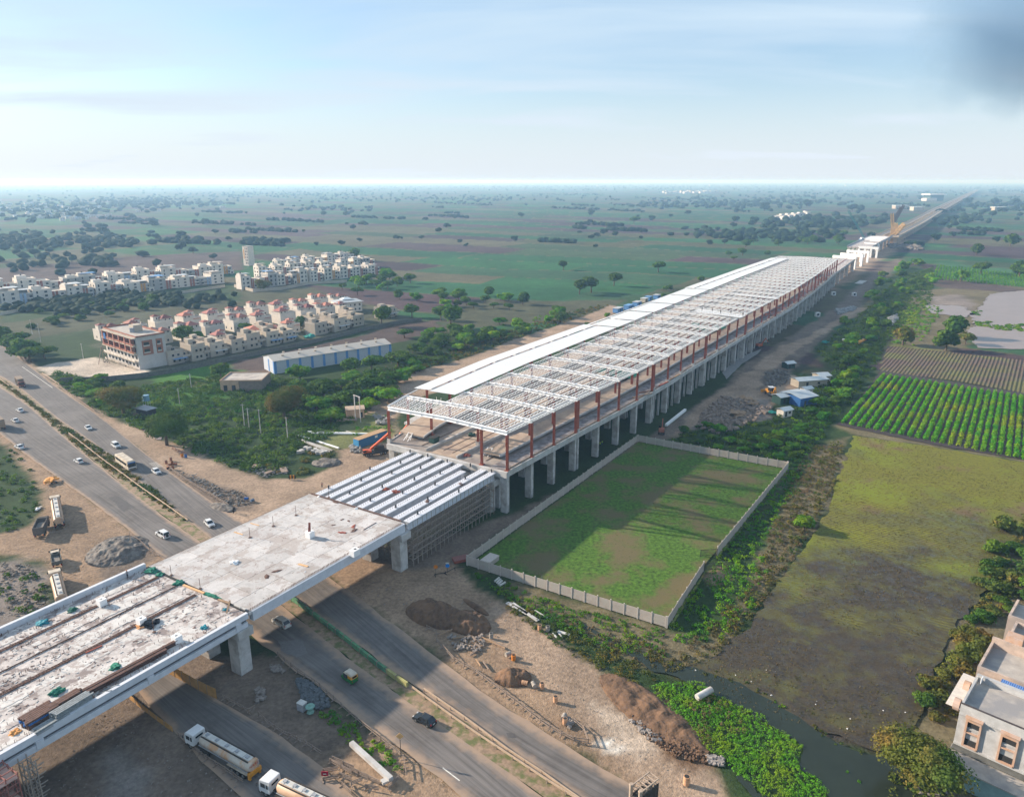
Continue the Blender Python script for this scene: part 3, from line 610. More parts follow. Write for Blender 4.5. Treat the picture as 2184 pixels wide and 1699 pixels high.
def solid(name, us, a, b, z0, z1, mat, parent=None, cls=None):
    """long body following the railway between side curves a(u) and b(u)"""
    m = MB(); P = []
    for u in us:
        for v, z in ((a(u), z0), (b(u), z0), (b(u), z1), (a(u), z1)):
            x, y = W(u, v); P.append((x, y, z))
    F = []
    for i in range(len(us)-1):
        o = i*4
        for k in range(4): F.append((o+k, o+(k+1)%4, o+4+(k+1)%4, o+4+k))
    e = (len(us)-1)*4; F += [(3,2,1,0), (e, e+1, e+2, e+3)]
    F = [f[::-1] for f in F]
    m.add(P, F); return m.build(name, mat, parent)
cst = lambda x: (lambda u: x)
fr = lambda a, d: (lambda u: a(u)+d)
def ub(name, mat, parent, u, v, z, du, dv, dz):
    x, y = W(u, v); return ubox(name, mat, parent, (x, y, z), (du, dv, dz), RZ_U)

CHASSG = M('recess_shade_grey', (.10,.10,.11))  # dark tone carries the shade in the recess between ledge and parapet
# ---------------------------------------------------------------- near road-crossing deck
dk = thing('viaduct_deck', 'wide pale concrete viaduct deck on square piers crossing the dusty highway', 'viaduct')
us1 = [-95,-60,-30,2.0]; us2 = [2.3,25,47.2]
solid('deck_slab', us1, cst(-32.0), cst(-0.4), 11.3, 11.96, DECKD, dk)
solid('deck_slab', us2, cst(-32.6), cst(-0.3), 11.3, 11.93, DECKM, dk)
solid('side_beam', [-95,1.6], cst(-1.6), cst(-0.5), 9.7, 11.25, BLUEW, dk); solid('side_beam', [3.0,47.0], cst(-1.2), cst(-0.1), 9.9, 11.96, BLUEW, dk)
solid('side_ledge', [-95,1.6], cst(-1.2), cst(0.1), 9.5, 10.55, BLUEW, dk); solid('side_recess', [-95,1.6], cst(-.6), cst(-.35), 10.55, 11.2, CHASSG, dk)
for v in (-8,-16,-24,-31.5): solid('girder', [-95,1.4], cst(v), cst(v+0.9), 9.7, 11.25, CONCG, dk); solid('girder', [3.0,47.0], cst(v), cst(v+0.9), 9.9, 11.25, CONCG, dk)
solid('parapet', [-95,1.8], cst(-0.5), cst(0.15), 11.2, 12.35, BLUEW, dk)
solid('parapet', [-95,1.8], cst(-33.0), cst(-32.3), 11.2, 13.0, BLUEW, dk)
for k in range(6): ub('bracket', BLUEW, dk, -88+17.5*k, -0.1, 10.5, 1.1, 0.8, 1.3)
# slab panels of the clean half
r2 = random.Random(3)
cuts = [-32.4,-27.2,-21.6,-16.1,-10.6,-5.4,-0.5]
for j in range(6):
    u = 2.6
    while u < 46.5:
        L = min(r2.choice((4.2,5.6,7.4)), 47.1-u)
        if 47.1-u-L < 1.5: L = 47.1-u
        ub('deck_panel', DECKM, dk, u+L/2, (cuts[j]+cuts[j+1])/2, 11.955+r2.uniform(-0.012,0.016), L-0.09, cuts[j+1]-cuts[j]-0.09, 0.1)
        u += L
# dirty half: lighter screed bays, rusty bar strips, starter bars
r3 = random.Random(11)
SCR1 = M('white_screed', (0.54,0.52,0.50), rough=0.9, var=0.15, scale=0.8, col2=(0.38,0.33,0.31), scale2=0.6, rand=0.06, sharp=True)
def blot_uv(name, u0, u1, v0, v1, z, mat, parent, r, jit=0.35):
    P = []
    for a, b in (((u0,v0),(u1,v0)), ((u1,v0),(u1,v1)), ((u1,v1),(u0,v1)), ((u0,v1),(u0,v0))):
        L = math.hypot(b[0]-a[0], b[1]-a[1]); k_ = max(2, int(L/0.7))
        for k in range(k_):
            t = k/k_; j1, j2 = r.uniform(-jit, jit), r.uniform(-jit, jit)
            x, y = W(a[0]*(1-t)+b[0]*t+j1, a[1]*(1-t)+b[1]*t+j2*0.5); P.append((x, y, z))
    o = MB().add(P, [tuple(range(len(P)))]).build(name, mat, parent)
    if o.data.polygons[0].normal.z < 0: o.data.flip_normals()
    return o
for i in range(80):
    v0 = r3.choice((-31,-25,-19.5,-13,-7.5,-4.2)); L = r3.uniform(3,11); u0 = r3.uniform(-62,-1-L)
    blot_uv('screed_patch', u0, u0+L, v0+r3.uniform(0,1), v0+r3.uniform(1.8,4.2), 11.966+0.004*i*0.25, SCR1, dk, r3)
for v, w in ((-26.6,0.75),(-14.2,0.75),(-20.3,0.08)):
    mb = MB()
    for k in range(int(92/0.5)):
        u = -93+k*0.5+r3.uniform(-.1,.1); x, y = W(u, v+r3.uniform(-0.05,0.05))
        mb.box((x, y, 12.05), (0.10, w, 0.2), RZ_U)
    for s in (-w*.4, 0, w*.4): a = W(-94, v+s); b = W(0.8, v+s); mb.bar((a[0],a[1],12.08), (b[0],b[1],12.08), 0.12)
    tag(mb.build('rebar_strip', REBAR, dk), kind='stuff')
mb = MB()
for k in range(560):
    v = r3.choice((-31.4,-28.5,-24.6,-22,-17,-12.4,-6.0,-1.6,-1.0)); x, y = W(-92+r3.random()*93, v+r3.uniform(-.06,.06)); mb.box((x,y,12.2), (0.05,0.05,0.5+r3.random()*0.3))
for k in range(300):
    x, y = W(2.5+44*k/300, -0.75+r3.uniform(-.1,.1)); mb.box((x,y,12.15), (0.05,0.05,0.5))
    if k % 2: x, y = W(2.5+44*k/300, -32.2); mb.box((x,y,12.15), (0.05,0.05,0.45))
tag(mb.build('starter_bars', REBAR, dk), kind='stuff')
g_ = random.Random(8)
for nm_, mt_, cnt in (('concrete_flakes', CONCG, 700), ('dirt_flakes', M('brown_dust',(.20,.14,.12)), 900), ('pale_flakes', M('pale_flake',(.6,.58,.55)), 500)):
    mb = MB()
    for k in range(cnt):
        u_ = g_.uniform(-60, 1) if k % 5 else g_.uniform(3, 46); x, y = W(u_, g_.uniform(-31.5,-1.4)); s_ = g_.uniform(.1,.5)**1.2*(1 if k % 5 else .6); mb.box((x,y,12.0), (s_*g_.uniform(.6,2.2), s_*.6, .07), RZ_U+g_.uniform(-.6,.6))
    tag(mb.build(nm_, mt_, dk), kind='stuff')
# joint with green net and timber between the two halves
solid('expansion_joint', [1.9,2.5], cst(-32.5), cst(-0.6), 11.7, 12.02, DARK, dk)
def pier(parent, u, v, du, dv, h, mat=CONCG, cap=True, capw=5.2, caph=1.7, z0=-0.2):
    s = ub('pier', mat, parent, u, v, (h-caph+z0)/2 if cap else (h+z0)/2, du, dv, (h-caph-z0) if cap else (h-z0))
    if cap: ub('pier_cap', CONCW, parent, u, v, h-caph/2, du+0.7, capw, caph)
    return s
for u in (-44, 0.6, 46.6):
    for v in (-1.9, -11.5, -21.5, -30.5): pier(dk, u, v, 2.6, 2.9, 9.6 if u < 40 else 9.8, capw=5.0)
    ub('bearing_block', CONCW, dk, u, -1.0, 10.2, 2.2, 1.2, 0.6)

def crumple(name, px, z, mat, label, cat, size=1.0, seed=0, group=None, parent=None):
    """crumpled cloth or heap lying where it stands"""
    x, y = G(px[0], px[1], z); bm = bmesh.new(); bmesh.ops.create_icosphere(bm, subdivisions=3, radius=1)
    for v in bm.verts:
        n = mnoise.noise(v.co*1.7+Vector((seed*3.1, seed, 0)))+0.5*mnoise.noise(v.co*4+Vector((seed, 5, 2)))
        v.co *= (0.75+0.6*n); v.co.z = max(v.co.z, -0.2)*0.45
    me = bpy.data.meshes.new(name); bm.to_mesh(me); bm.free(); me.materials.append(mat)
    o = link(name, me, parent, (x, y, z+0.05*size), seed*1.3, size)
    if label: tag(o, label, cat, group)
    return o
d12 = 12.0
PZ = lambda a, b: Zm(0,1900,2.184,[(a,b)])[0]; PZ2 = lambda a, b: Zm(0,2374,2.184,[(a,b)])[0]
crumple('net_heap', PZ(1295,740), d12, GREEN_NET, 'green net crumpled at the far end of the deck joint beside the parapet', 'net', 1.5, 1)
crumple('net_heap', PZ(1370,770), d12, GREEN_NET, 'small green net heap on the deck joint next to the corner heap', 'net', 0.9, 2)
crumple('net_heap', PZ(1535,845), d12, GREEN_NET, 'green net with black scrap midway along the deck joint', 'net', 1.2, 3)
o = crumple('net_heap', PZ(1800,945), d12, GREEN_NET, 'long strip of green net lying on the near part of the deck joint', 'net', 1.0, 4); o.scale = (0.6,3.0,0.7); o.rotation_euler = (0,0,RZ_U+0.1)
crumple('net_heap', PZ(620,1075), d12, M('dark_green_cloth', (0.01,0.09,0.07)), 'dark green cloth with a raised corner near the far parapet', 'cloth', 1.1, 5)
TEAL = M('teal_tarp', (0.01,0.20,0.26), rough=0.7)
crumple('tarp_heap', PZ(365,1185), d12, TEAL, 'teal tarpaulin crumpled near the blue-white parapet at the left', 'tarpaulin', 1.2, 6)
crumple('tarp_heap', PZ(1745,1228), d12, TEAL, 'blue tarpaulin bundle on the white patch by the near edge', 'tarpaulin', 0.9, 7)
crumple('tarp_heap', PZ(1930,1070), d12, TEAL, 'small blue cloth beside the leaning plank at the deck corner', 'tarpaulin', 0.6, 8)
crumple('net_heap', PZ(1382,1418), d12, GREEN_NET, 'green net bundle between a white block and the rusty girder', 'net', 0.8, 9)
crumple('net_heap', PZ(985,1565), d12, GREEN_NET, 'green net heap on grey stained concrete above the rusty girder', 'net', 1.2, 10)
crumple('net_heap', PZ2(480,748), d12, GREEN_NET, 'green net heap behind the blue stack of formwork', 'net', 1.3, 11)
crumple('tarp_heap', PZ(1290,1190), d12, M('black_tarp', (0.015,0.015,0.02), rough=0.5), 'black tarpaulin spread beside the middle white block', 'tarpaulin', 1.9, 12)
crumple('rag_heap', PZ(1205,1215), d12, M('orange_cloth', (0.55,0.28,0.12)), 'orange cloth scrap under the middle white block', 'cloth', 0.9, 13)
crumple('bag', PZ2(130,1085), d12, M('orange_sack', (0.62,0.30,0.10)), 'orange sack near the lower left end of the deck', 'sack', 0.9, 14)
for i, (a, b, lab) in enumerate(((875,1030,'white hollow concrete block beside the far rusty strip of the deck'), (1216,1195,'white hollow concrete block next to black tarpaulin'), (1518,1345,'white hollow concrete block nearest the right edge of the deck'))):
    x, y = G(*PZ(a, b), d12); t = thing('concrete_block', lab, 'block', (x, y, d12), RZ_U, 'hollow blocks on the deck')
    s = 1.35
    for q, (c_, d_) in enumerate((((0,-s/2+.2,s/2),(s,.4,s)), ((0,s/2-.2,s/2),(s,.4,s)), ((-s/2+.2,0,s/2),(.4,s-.8,s)), ((s/2-.2,0,s/2),(.4,s-.8,s)))): ubox('block_wall', WHITE, t, c_, d_)
    ubox('block_floor', DARK, t, (0,0,0.8), (s-.8,s-.8,.3))
x, y = G(*Zm(900,1900,2.184,[(690,450)])[0], d12); t = thing('concrete_block', 'white block with rusty steel sticking out at the middle of the clean deck', 'block', (x,y,d12), RZ_U)
MB().box((0,0,.8),(1.5,1.5,1.5)).build('block_wall', WHITE, t); MB().bar((0,0,1.5),(0.5,0.4,3.4),.5,.1).bar((-.3,0,1.5),(0.1,.2,2.6),.3,.1).build('steel_plate', RUST, t)
x, y = G(*Zm(900,1900,2.184,[(1072,595)])[0], d12); t = thing('edge_block', 'white concrete upstand at the right edge of the clean deck', 'block', (x,y,d12), RZ_U)
MB().box((0,0,.5),(1.9,1.5,1.4)).build('upstand', WHITE, t); MB().box((0.2,0,1.2),(.5,.5,.12)).build('socket', DARK, t)
def plank(px1, px2, z, w, h, mat, name, label, cat, group=None, lift=0.0):
    a = G(*px1, z); b = G(*px2, z); L = math.hypot(b[0]-a[0], b[1]-a[1])
    o = MB().bar((-L/2,0,h/2+0.01), (L/2,0,h/2+0.01+lift), w, h).build(name, mat, None, ((a[0]+b[0])/2, (a[1]+b[1])/2, z), math.atan2(b[1]-a[1], b[0]-a[0]))
    return tag(o, label, cat, group)
zz = lambda *p: Zm(900,1900,2.184,p)
plank(*zz((590,680),(672,702)), d12, .5,.15, M('new_timber',(0.62,0.38,0.2)), 'plank', 'bright orange timber plank lying alone on the clean deck', 'plank')
plank(*zz((180,330),(255,350)), d12, .3,.1, MATS['new_timber'], 'plank', 'thin timber plank near the far edge of the clean deck', 'plank')
plank(*zz((40,405),(115,428)), d12, .3,.1, MATS['new_timber'], 'plank', 'thin timber plank between steel poles on the far side of the deck', 'plank')
plank(*zz((1145,388),(1255,325)), d12, .12,.12, REBAR, 'steel_rod', 'straight rusty rod lying beside the steel scrap', 'rod')
for k, (a, b, lab) in enumerate(((965,298,'small dark lump of steel at the far end of the scrap'),(1020,310,'tiny dark steel scrap beside the lump'),(888,345,'black coil of wire at the left of the scrap'),(1060,358,'rusty knot of bars on the clean deck'),(968,410,'red rusty plates lying together on the clean deck'),(1065,392,'brown bent bar bundle next to the red plates'),(905,150,'dark scrap lying near the girder end of the deck'),(400,740,'grey scrap strip on the clean deck'),(320,785,'dark stain of rubbish near the right edge of the deck'))):
    o = crumple('steel_scrap', zz((a,b))[0], d12, RUST if k in (3,4) else REBAR, lab, 'scrap', 0.85 if k > 2 else .5, 20+k); o.scale = (o.scale[0]*1.4, o.scale[1]*.6, o.scale[2]*.35)
for k, (a, b) in enumerate(((570,262),(376,355),(176,452),(850,110))):
    x, y = G(*zz((a,b))[0], d12); tag(MB().cyl((0,0,0),(0,0,2.6),.05,.05,6).box((0,0,.1),(.6,.6,.1)).build('steel_pole', REBAR, None, (x,y,d12)), ['steel pole on the far side of the deck nearest the bare girders','steel pole second from the girders on the clean deck','steel pole on the deck nearest the green net joint','steel pole standing at the first girder end'][k], 'pole', 'steel poles on the deck')
for k, (a, b) in enumerate(((1468,775),(1716,890),(1320,1262))):
    x, y = G(*PZ(a,b), d12); tag(MB().cyl((0,0,0),(0,0,2.4),.05,.05,6).box((0,0,.1),(.5,.5,.1)).build('steel_pole', REBAR, None, (x,y,d12)), ['thin steel pole beside the deck joint, far one','thin steel pole beside the deck joint, near one','short steel rod standing right of the black tarpaulin'][k], 'pole')
for k, (p, q) in enumerate((((1570,860),(1750,935)),((1870,985),(1970,1022)),((2010,1030),(2105,1075)))):
    plank(PZ(*p), PZ(*q), d12, .45,.2, (MATS['new_timber'],TIMBER,CONCW)[k], 'plank', ('orange timber plank lying along the deck joint','brown timber plank at the near end of the deck joint','white edge strip at the near corner of the deck joint')[k], 'plank', lift=.1)
plank(PZ(1940,1100), PZ(1975,1040), d12,.3,.1,TIMBER,'plank','plank leaning at the near corner of the deck joint','plank',lift=1.2)
plank(PZ(735,1440), PZ(875,1378), d12,.3,.15,RUST,'steel_channel','short rusty channel lying on the second rusty strip','channel')
# long rusty girders and stacks of formwork along the near edge
gt = thing('rusty_girder', 'pair of long dark rusty steel girders lying along the near deck edge', 'girder', (*G(*PZ2(1050,590), d12), d12), RZ_U-.03)
for s in (-.4, .45): MB().box((s*3,s,.08),(17.5,.6,.1)).box((s*3,s,.4),(17.5,.12,.56)).box((s*3,s,.73),(17.5,.6,.1)).build('i_section', M('dark_rust',(0.10,0.055,0.045),var=.35,scale=1), gt)
r4 = random.Random(5)
BUNDLE = M('grey_steel_pipe', (0.22,0.24,0.25), rough=0.5, var=.3, scale=2); BLUEP = M('blue_paint', (0.03,0.12,0.33), rough=.5, var=.15)
for nm, (a, b), L, wdt, lay, mats, lab in (('formwork_stack',(345,965),4.6,2.6,4,(REBAR,BLUEP),'stack of rusty and blue steel formwork near the lower left'),('pipe_stack',(625,890),5.6,1.6,4,(BUNDLE,BUNDLE),'stack of long grey steel pipes beside the deck edge'),('formwork_stack',(560,850),5.0,1.4,4,(REBAR,DARK),'stack of rusty steel soldiers behind the grey pipes'),('pipe_stack',(450,1010),5.0,1.4,2,(BUNDLE,STEEL),'low stack of grey tubes in front of the blue formwork')):
    t = thing(nm, lab, 'stack', (*G(*PZ2(a,b), d12), d12), RZ_U+.05)
    for ly in range(lay):
        nb = max(3, int(wdt/.4))
        for q in range(nb): ubox('steel_member', mats[1] if (q > nb*.6 and ly < lay-1) or ly == lay-2 else mats[0], t, (r4.uniform(-.2,.2), -wdt/2+(q+.5)*wdt/nb, .18+ly*.34), (L+r4.uniform(-.3,.3), wdt/nb-.07, .3))
crumple('steel_scrap', PZ2(765,800), d12, REBAR, 'upright dark bundle at the end of the pipe stack', 'scrap', 1.2, 41).scale = (.9,.9,1.8)
for k, (a, b, c_, d_) in enumerate(((805,710,905,680),(880,730,1020,690),(920,660,940,640),(830,760,960,740))):
    plank(PZ2(a,b), PZ2(c_,d_), d12,.2,.15,(CONCW,BUNDLE,CONCW,BUNDLE)[k],'steel_offcut',('white offcut bar in the scrap beside the rusty girders','dark rod in the scrap beside the rusty girders','white cross piece standing in the scrap','grey tube in the scrap nearest the deck edge')[k],'offcut',lift=.3)

# ---------------------------------------------------------------- bare precast girders
gs = thing('girder_span', 'open span of bare white precast girders between the deck and the station', 'girders')
gv = [-30.6,-27.0,-23.4,-19.6,-15.8,-12.0,-8.0,-4.0,-0.7]
for i, v in enumerate(gv):
    L = 37.2 if i != 6 else 33; u0 = 48.0; w_, h_ = 1.9, 2.3
    m = MB(); x, y = W(u0+L/2+.3, v-.0); zt = 11.9 if i != 6 else 12.1
    m.box((0,0,-.12),(L,w_,.24)).box((0,0,-1.1),(L,.32,1.8)).box((0,0,-2.15),(L,.9,.35)).box((-L/2+.8,0,-1.1),(1.6,.6,2.0)).box((L/2-.8,0,-1.1),(1.6,.6,2.0))
    for q in range(6): m.box((-L/2+L*(q+.5)/6,0,-1.1),(.4,.5,1.8))
    g = m.build('girder', BLUEW, gs, (x, y, zt), RZ_U)
    for q in range(5):
        if (i+q) % 2 == 0:
            e = MB().box((0,0,0),(.5,.14,1.1),0).build('end_plate', M('dark_steel_plate',(0.06,0.06,0.065),rough=.6), g, (-L/2+4+q*8.2+r4.uniform(-.6,.6), r4.choice((-.3,.3)), .35))
    mb = MB()
    for q in range(46): mb.box((-L/2+.5+q*L/46, 0, .2), (.05,.05,.45))
    tag(mb.build('stirrups', REBAR, g), kind='stuff')
for u, vv in ((86.8, (-30.5,-21.5,-11.5,-1.8)),):
    for v in vv: pier(gs, u-1.6, v, 2.4, 2.2, 9.6, capw=4.4); pier(gs, u+2.2, v+.2, 1.5, 2.0, 9.6, cap=False)
solid('end_rail', [47.25,47.55], cst(-32), cst(-1.5), 12.0, 12.25, REBAR, gs)
for k, (a, b, s) in enumerate(((1340,1350,1.1),(1420,1375,1.3),(1695,1460,1.1),(1980,1310,1.0),(1755,1245,.8),(1680,1230,.8))):
    crumple('steel_scrap', Zm(900,1300,2.184,[(a,b)])[0], 11.6, REBAR if k > 1 else RUST, ('rusty bar bundle hung between the fourth and fifth girders','second rusty bar bundle, right of the first, between the girders','dark bundle on the second girder from the right','dark bundle beside the right girder near the station','dark bundle on the girders below the left platform','small dark bundle left of the girder gap')[k], 'bundle', s, 50+k)
crumple('bag', Zm(900,1900,2.184,[(770,100)])[0], d12, WHITE, 'white bag at the far corner of the clean deck', 'bag', .6, 61)
crumple('bag', Zm(900,1900,2.184,[(1090,202)])[0], d12, WHITE, 'white bag at the girder end of the clean deck', 'bag', .6, 62)
crumple('bag', Zm(900,1900,2.184,[(38,668)])[0], d12, WHITE, 'white plastic sheet bundle in the middle of the clean deck', 'bag', 1.1, 63)
crumple('bag', Zm(900,1900,2.184,[(1745-1100,745)])[0], d12, WHITE, 'tiny white bag near the deck centre line', 'bag', .3, 64)
# scaffold forest under the girders
def scaffold(name, label, u0, u1, v0, v1, h, du, dv, dz, mat, diag=True):
    x0, y0 = W(u0, v0); t = thing(name, label, 'scaffolding', (x0, y0, 0), RZ_U)
    nu, nv, nz = int((u1-u0)/du)+1, int(abs(v1-v0)/dv)+1, int(h/dz)+1
    up = MB().box((0,0,h/2),(.14,.14,h)).mesh('standard', mat)
    lu = MB().box((0,0,0),(u1-u0,.12,.12)).mesh('ledger', mat); lv = MB().box((0,0,0),(.12,abs(v1-v0),.12)).mesh('transom', mat)
    for i in range(nu):
        for j in range(nv): link('standard', up, t, (i*du, j*dv, 0))
    for k in range(1, nz):
        for j in range(nv): link('ledger', lu, t, ((u1-u0)/2, j*dv, k*dz))
        for i in range(nu): link('transom', lv, t, (i*du, abs(v1-v0)/2, k*dz))
    return t
SCAF = M('scaffold_tube', (0.30,0.25,0.21), rough=.7, var=.2)
t = scaffold('scaffolding', 'dense brown tube scaffolding filling the ground under the bare girders', 49, 84, 0.4, -13, 9.4, 1.75, 1.9, 1.75, SCAF)
for k in range(60): ubox('scaffold_board', TIMB2, t, (r4.uniform(1,34), r4.uniform(0,11), 1.75*r4.randint(1,5)+.06), (2.2,.35,.06))
for k in range(20): x, y = W(49.3+k*1.75, .45); ubox('guard_post', SCAF, gs, (x,y,10.6), (.09,.09,2.6))
t = scaffold('scaffold_tower', 'red-brown scaffold tower with pink platforms at the lower left pier', -45, -40.5, 4.4, .3, 11.5, 1.5, 1.35, 1.4, M('red_scaffold_tube',(0.30,0.12,0.10),rough=.7))
for zq in (10.6, 7.0, 4.2): MB().box((2.2,2,zq),(4.6,4.2,.12)).build('platform', M('pink_plywood',(0.50,0.33,0.27),var=.2), t)
t = scaffold('scaffold_tower', 'slender grey scaffold tower right of the red one', -38.8, -36.6, 3.2, .6, 10.5, 1.1, 1.3, 1.6, SCAF)

# ---------------------------------------------------------------- station
st = thing('railway_station', 'long elevated station under construction with white roof frame and rust-red columns', 'station')
UB = [87,99.5,112,126,140.5,155.2,170,185,200.5,216,232,248.5,265,281,297]
while UB[-1] < 618: UB.append(UB[-1]+16.05)
NB = len(UB)
usS = [86.5,105,126,150,165,205,225,260,300,340,380,420,460,500,530,560,590,626]
solid('deck_slab', usS, vL, fr(vR,-.35), 11.6, 12.5, M('shaded_station_slab',(0.22,0.19,0.175),var=.3,scale=.4,col2=(.33,.28,.24),scale2=.12,bump=.3), st)  # slab colour darkened to carry the shade beneath the roof
solid('edge_beam', usS, fr(vR,-.34), vR, 11.05, 12.75, CONCW, st)
solid('edge_beam', usS, fr(vL,-.35), vL, 11.05, 12.75, CONCW, st)
ub('edge_beam', CONCW, st, 86.0, -18.2, 11.7, 1.0, 43.9, 1.7)
solid('track_bed', usS, fr(vR,-6.4), fr(vR,-1.2), 12.5, 12.62, M('shaded_track_concrete',(0.24,0.22,0.22),var=.3,scale=.5,col2=(.13,.11,.11),scale2=.4,bump=.3), st)  # track bed colour also darkened for the roof shade
solid('kerb_wall', usS, fr(vR,-1.3), fr(vR,-1.0), 12.55, 12.95, BEIGE, st)
solid('platform', [92.5]+usS[1:14], fr(vR,-13.4), fr(vR,-7.2), 13.75, 14.15, BEIGE, st); solid('platform_wall', [95]+usS[1:14], fr(vR,-12.6), fr(vR,-8.2), 12.5, 13.75, CONCW, st)
solid('platform_edge', [92.4]+usS[1:14], fr(vR,-7.2), fr(vR,-6.9), 13.65, 14.18, CONCW, st)
solid('platform', [93]+usS[1:14], fr(vL,.6), fr(vL,10), 13.95, 14.35, BEIGE, st); solid('platform_wall', [95]+usS[1:14], fr(vL,1.6), fr(vL,8.6), 12.5, 13.95, CONCW, st)
solid('platform_edge', [92.9]+usS[1:14], fr(vL,10), fr(vL,10.3), 13.85, 14.4, CONCW, st)
mid = [87]+usS[1:14]
solid('track_wall', mid, cst(-26.2), cst(-25.7), 12.5, 13.3, CONCW, st); solid('track_wall', mid, cst(-14.8), cst(-14.3), 12.5, 13.3, CONCW, st)
solid('centre_screed', mid, cst(-25.6), cst(-14.9), 12.5, 12.58, BEIGE, st)
for v in (-18.3,-21.8,-30,-6.4): solid('rail_plinth', [90]+usS[1:14], cst(v), cst(v+.12), 12.55, 12.68, REBAR, st)
# piers below
for i, u in enumerate(UB):
    dbl = i % 4 == 3
    for v, vis in ((vR(u)-1.5, True), (vR(u)-12, False), (vR(u)-26, False), (vL(u)+1.4, True)):
        for s in ((-.85, .85) if dbl else (0,)): ub('pier', CONCG, st, u+s, v, 5.6, 1.0 if dbl else 1.35, 2.1, 11.4)
    ub('cross_beam', CONCG, st, u, (vR(u)+vL(u))/2, 10.6, 1.3, vR(u)-vL(u)-1.2, 1.1)
    if i: 
        um = (UB[i-1]+u)/2
        if u > 200:
            for w_ in (-2.5, 2.5): ub('pier', CONCW, st, um+w_, vR(um)-2.0, 5.6, .35, .8, 11.2)
# columns, beams
COLB = 24.0
colmesh = MB().box((0,0,.5),(.62,.1,1)).box((0,.26,.5),(.62,.1,1)).box((0,-.26,.5),(.62,.1,1)).box((0,0,.5),(.1,.55,1)).mesh('column', RUST)
ped = MB().box((0,0,.6),(1.15,1.15,1.2)).mesh('pedestal', CONCW)
basep = MB().box((0,0,.1),(1.3,1.3,.2)).mesh('base_plate', RUST)
for i, u in enumerate(UB):
    a, b = vL(u)+.3, vR(u)-.7; rows = [b, b-8.6, b-19, a+9.5, a]
    for j, v in enumerate(rows):
        if i == 0 and j in (2,3): continue
        for s in ((-.55,.55) if (i % 4 == 3 and j in (0,)) else (0,)):
            x, y = W(u+s, v); sc = 1.25 if i % 4 == 3 else 1.0
            c = link('column', colmesh, st, (x,y,12.6), RZ_U, (sc,sc,COLB-.9-12.6))
        if (i*7+j*3) % 4 == 1 or (i == 0 and j == 4) or (j == 0 and u > 190): link('pedestal', ped, c, (0,0,0), 0, (1/sc,1/sc,1/(COLB-13.5)))
        else: link('base_plate', basep, c, (0,0,0), 0, (1/sc,1/sc,1/(COLB-13.5)))
    # cross beam: I section, slightly pitched about its middle
    m = MB(); n_ = 10; P = lambda t: (0, (b-a)*(t-.5), .55*(1-abs(2*t-1)))
    for k in range(n_):
        p, q = Vector(P(k/n_)), Vector(P((k+1)/n_))
        m.bar(p+Vector((0,0,0)), q+Vector((0,0,0)), .85, .12); m.bar(p-Vector((0,0,.95)), q-Vector((0,0,.95)), .7, .12); m.bar(p-Vector((0,0,.48)), q-Vector((0,0,.48)), .10, .9)
        m.box((p.x, p.y, p.z-.48), (.5,.06,.85))
    x, y = W(u, (a+b)/2); m.build('roof_beam', WHITE, st, (x,y,COLB), RZ_U)
# open-web joists between the beams
def joist(L, depth=.85, n=8):
    m = MB().box((0,0,0),(L,.22,.12)).box((0,0,-depth),(L*.92,.16,.10))
    for k in range(n):
        x0 = -L*.46+L*.92*k/n; x1 = x0+L*.92/n
        m.bar((x0,0,-depth) if k%2 else (x0,0,0), (x1,0,0) if k%2 else (x1,0,-depth), .11)
    return m
JM = joist(1.0*14, n=12).mesh('joist', WHITE)
SHR = interp([(106,-29.2),(153,-31.8),(257,-33.6),(285,-34.6),(350,-36.2),(450,-38.4),(520,-39.3),(607,-40.4)])
jst = MB(); nj = 0
for i in range(NB-1):
    u0, u1 = UB[i], UB[i+1]; L = u1-u0; um = (u0+u1)/2; a, b = vL(um)+.5, vR(um)-1.0; nP = 18
    for k in range(nP+1):
        v = a+(b-a)*k/nP
        if i > 0 and v < SHR(um)-.5 and um < 610 : continue
        if i == 0 and k == 6: continue
        t = (v-a)/(b-a); z = COLB+.12+.55*(1-abs(2*t-1)); va = vL(u0)+.5+(vR(u0)-1.5-vL(u0))*k/nP; vb = vL(u1)+.5+(vR(u1)-1.5-vL(u1))*k/nP
        x, y = W(um, (va+vb)/2); rz = RZ_U-math.atan2(vb-va, L)
        if nj < 290: link('joist', JM, st, (x,y,z), rz, (L/14,1,1)); nj += 1
        else:
            s = MB(); jj = joist(L, n=8); cz, sz = math.cos(rz), math.sin(rz)
            jst.add([(x+p[0]*cz-p[1]*sz, y+p[0]*sz+p[1]*cz, z+p[2]) for p in jj.v], jj.f)
tag(jst.build('joist', WHITE, st), kind='stuff')
for d_ in (-1.6,-.5,.1): solid('edge_purlin', UB, fr(vR,d_-.1), fr(vR,d_+.02), 24.25, 24.4, WHITE, st)
solid('edge_purlin', UB, fr(vL,.1), fr(vL,.25), 24.2, 24.42, WHITE, st)
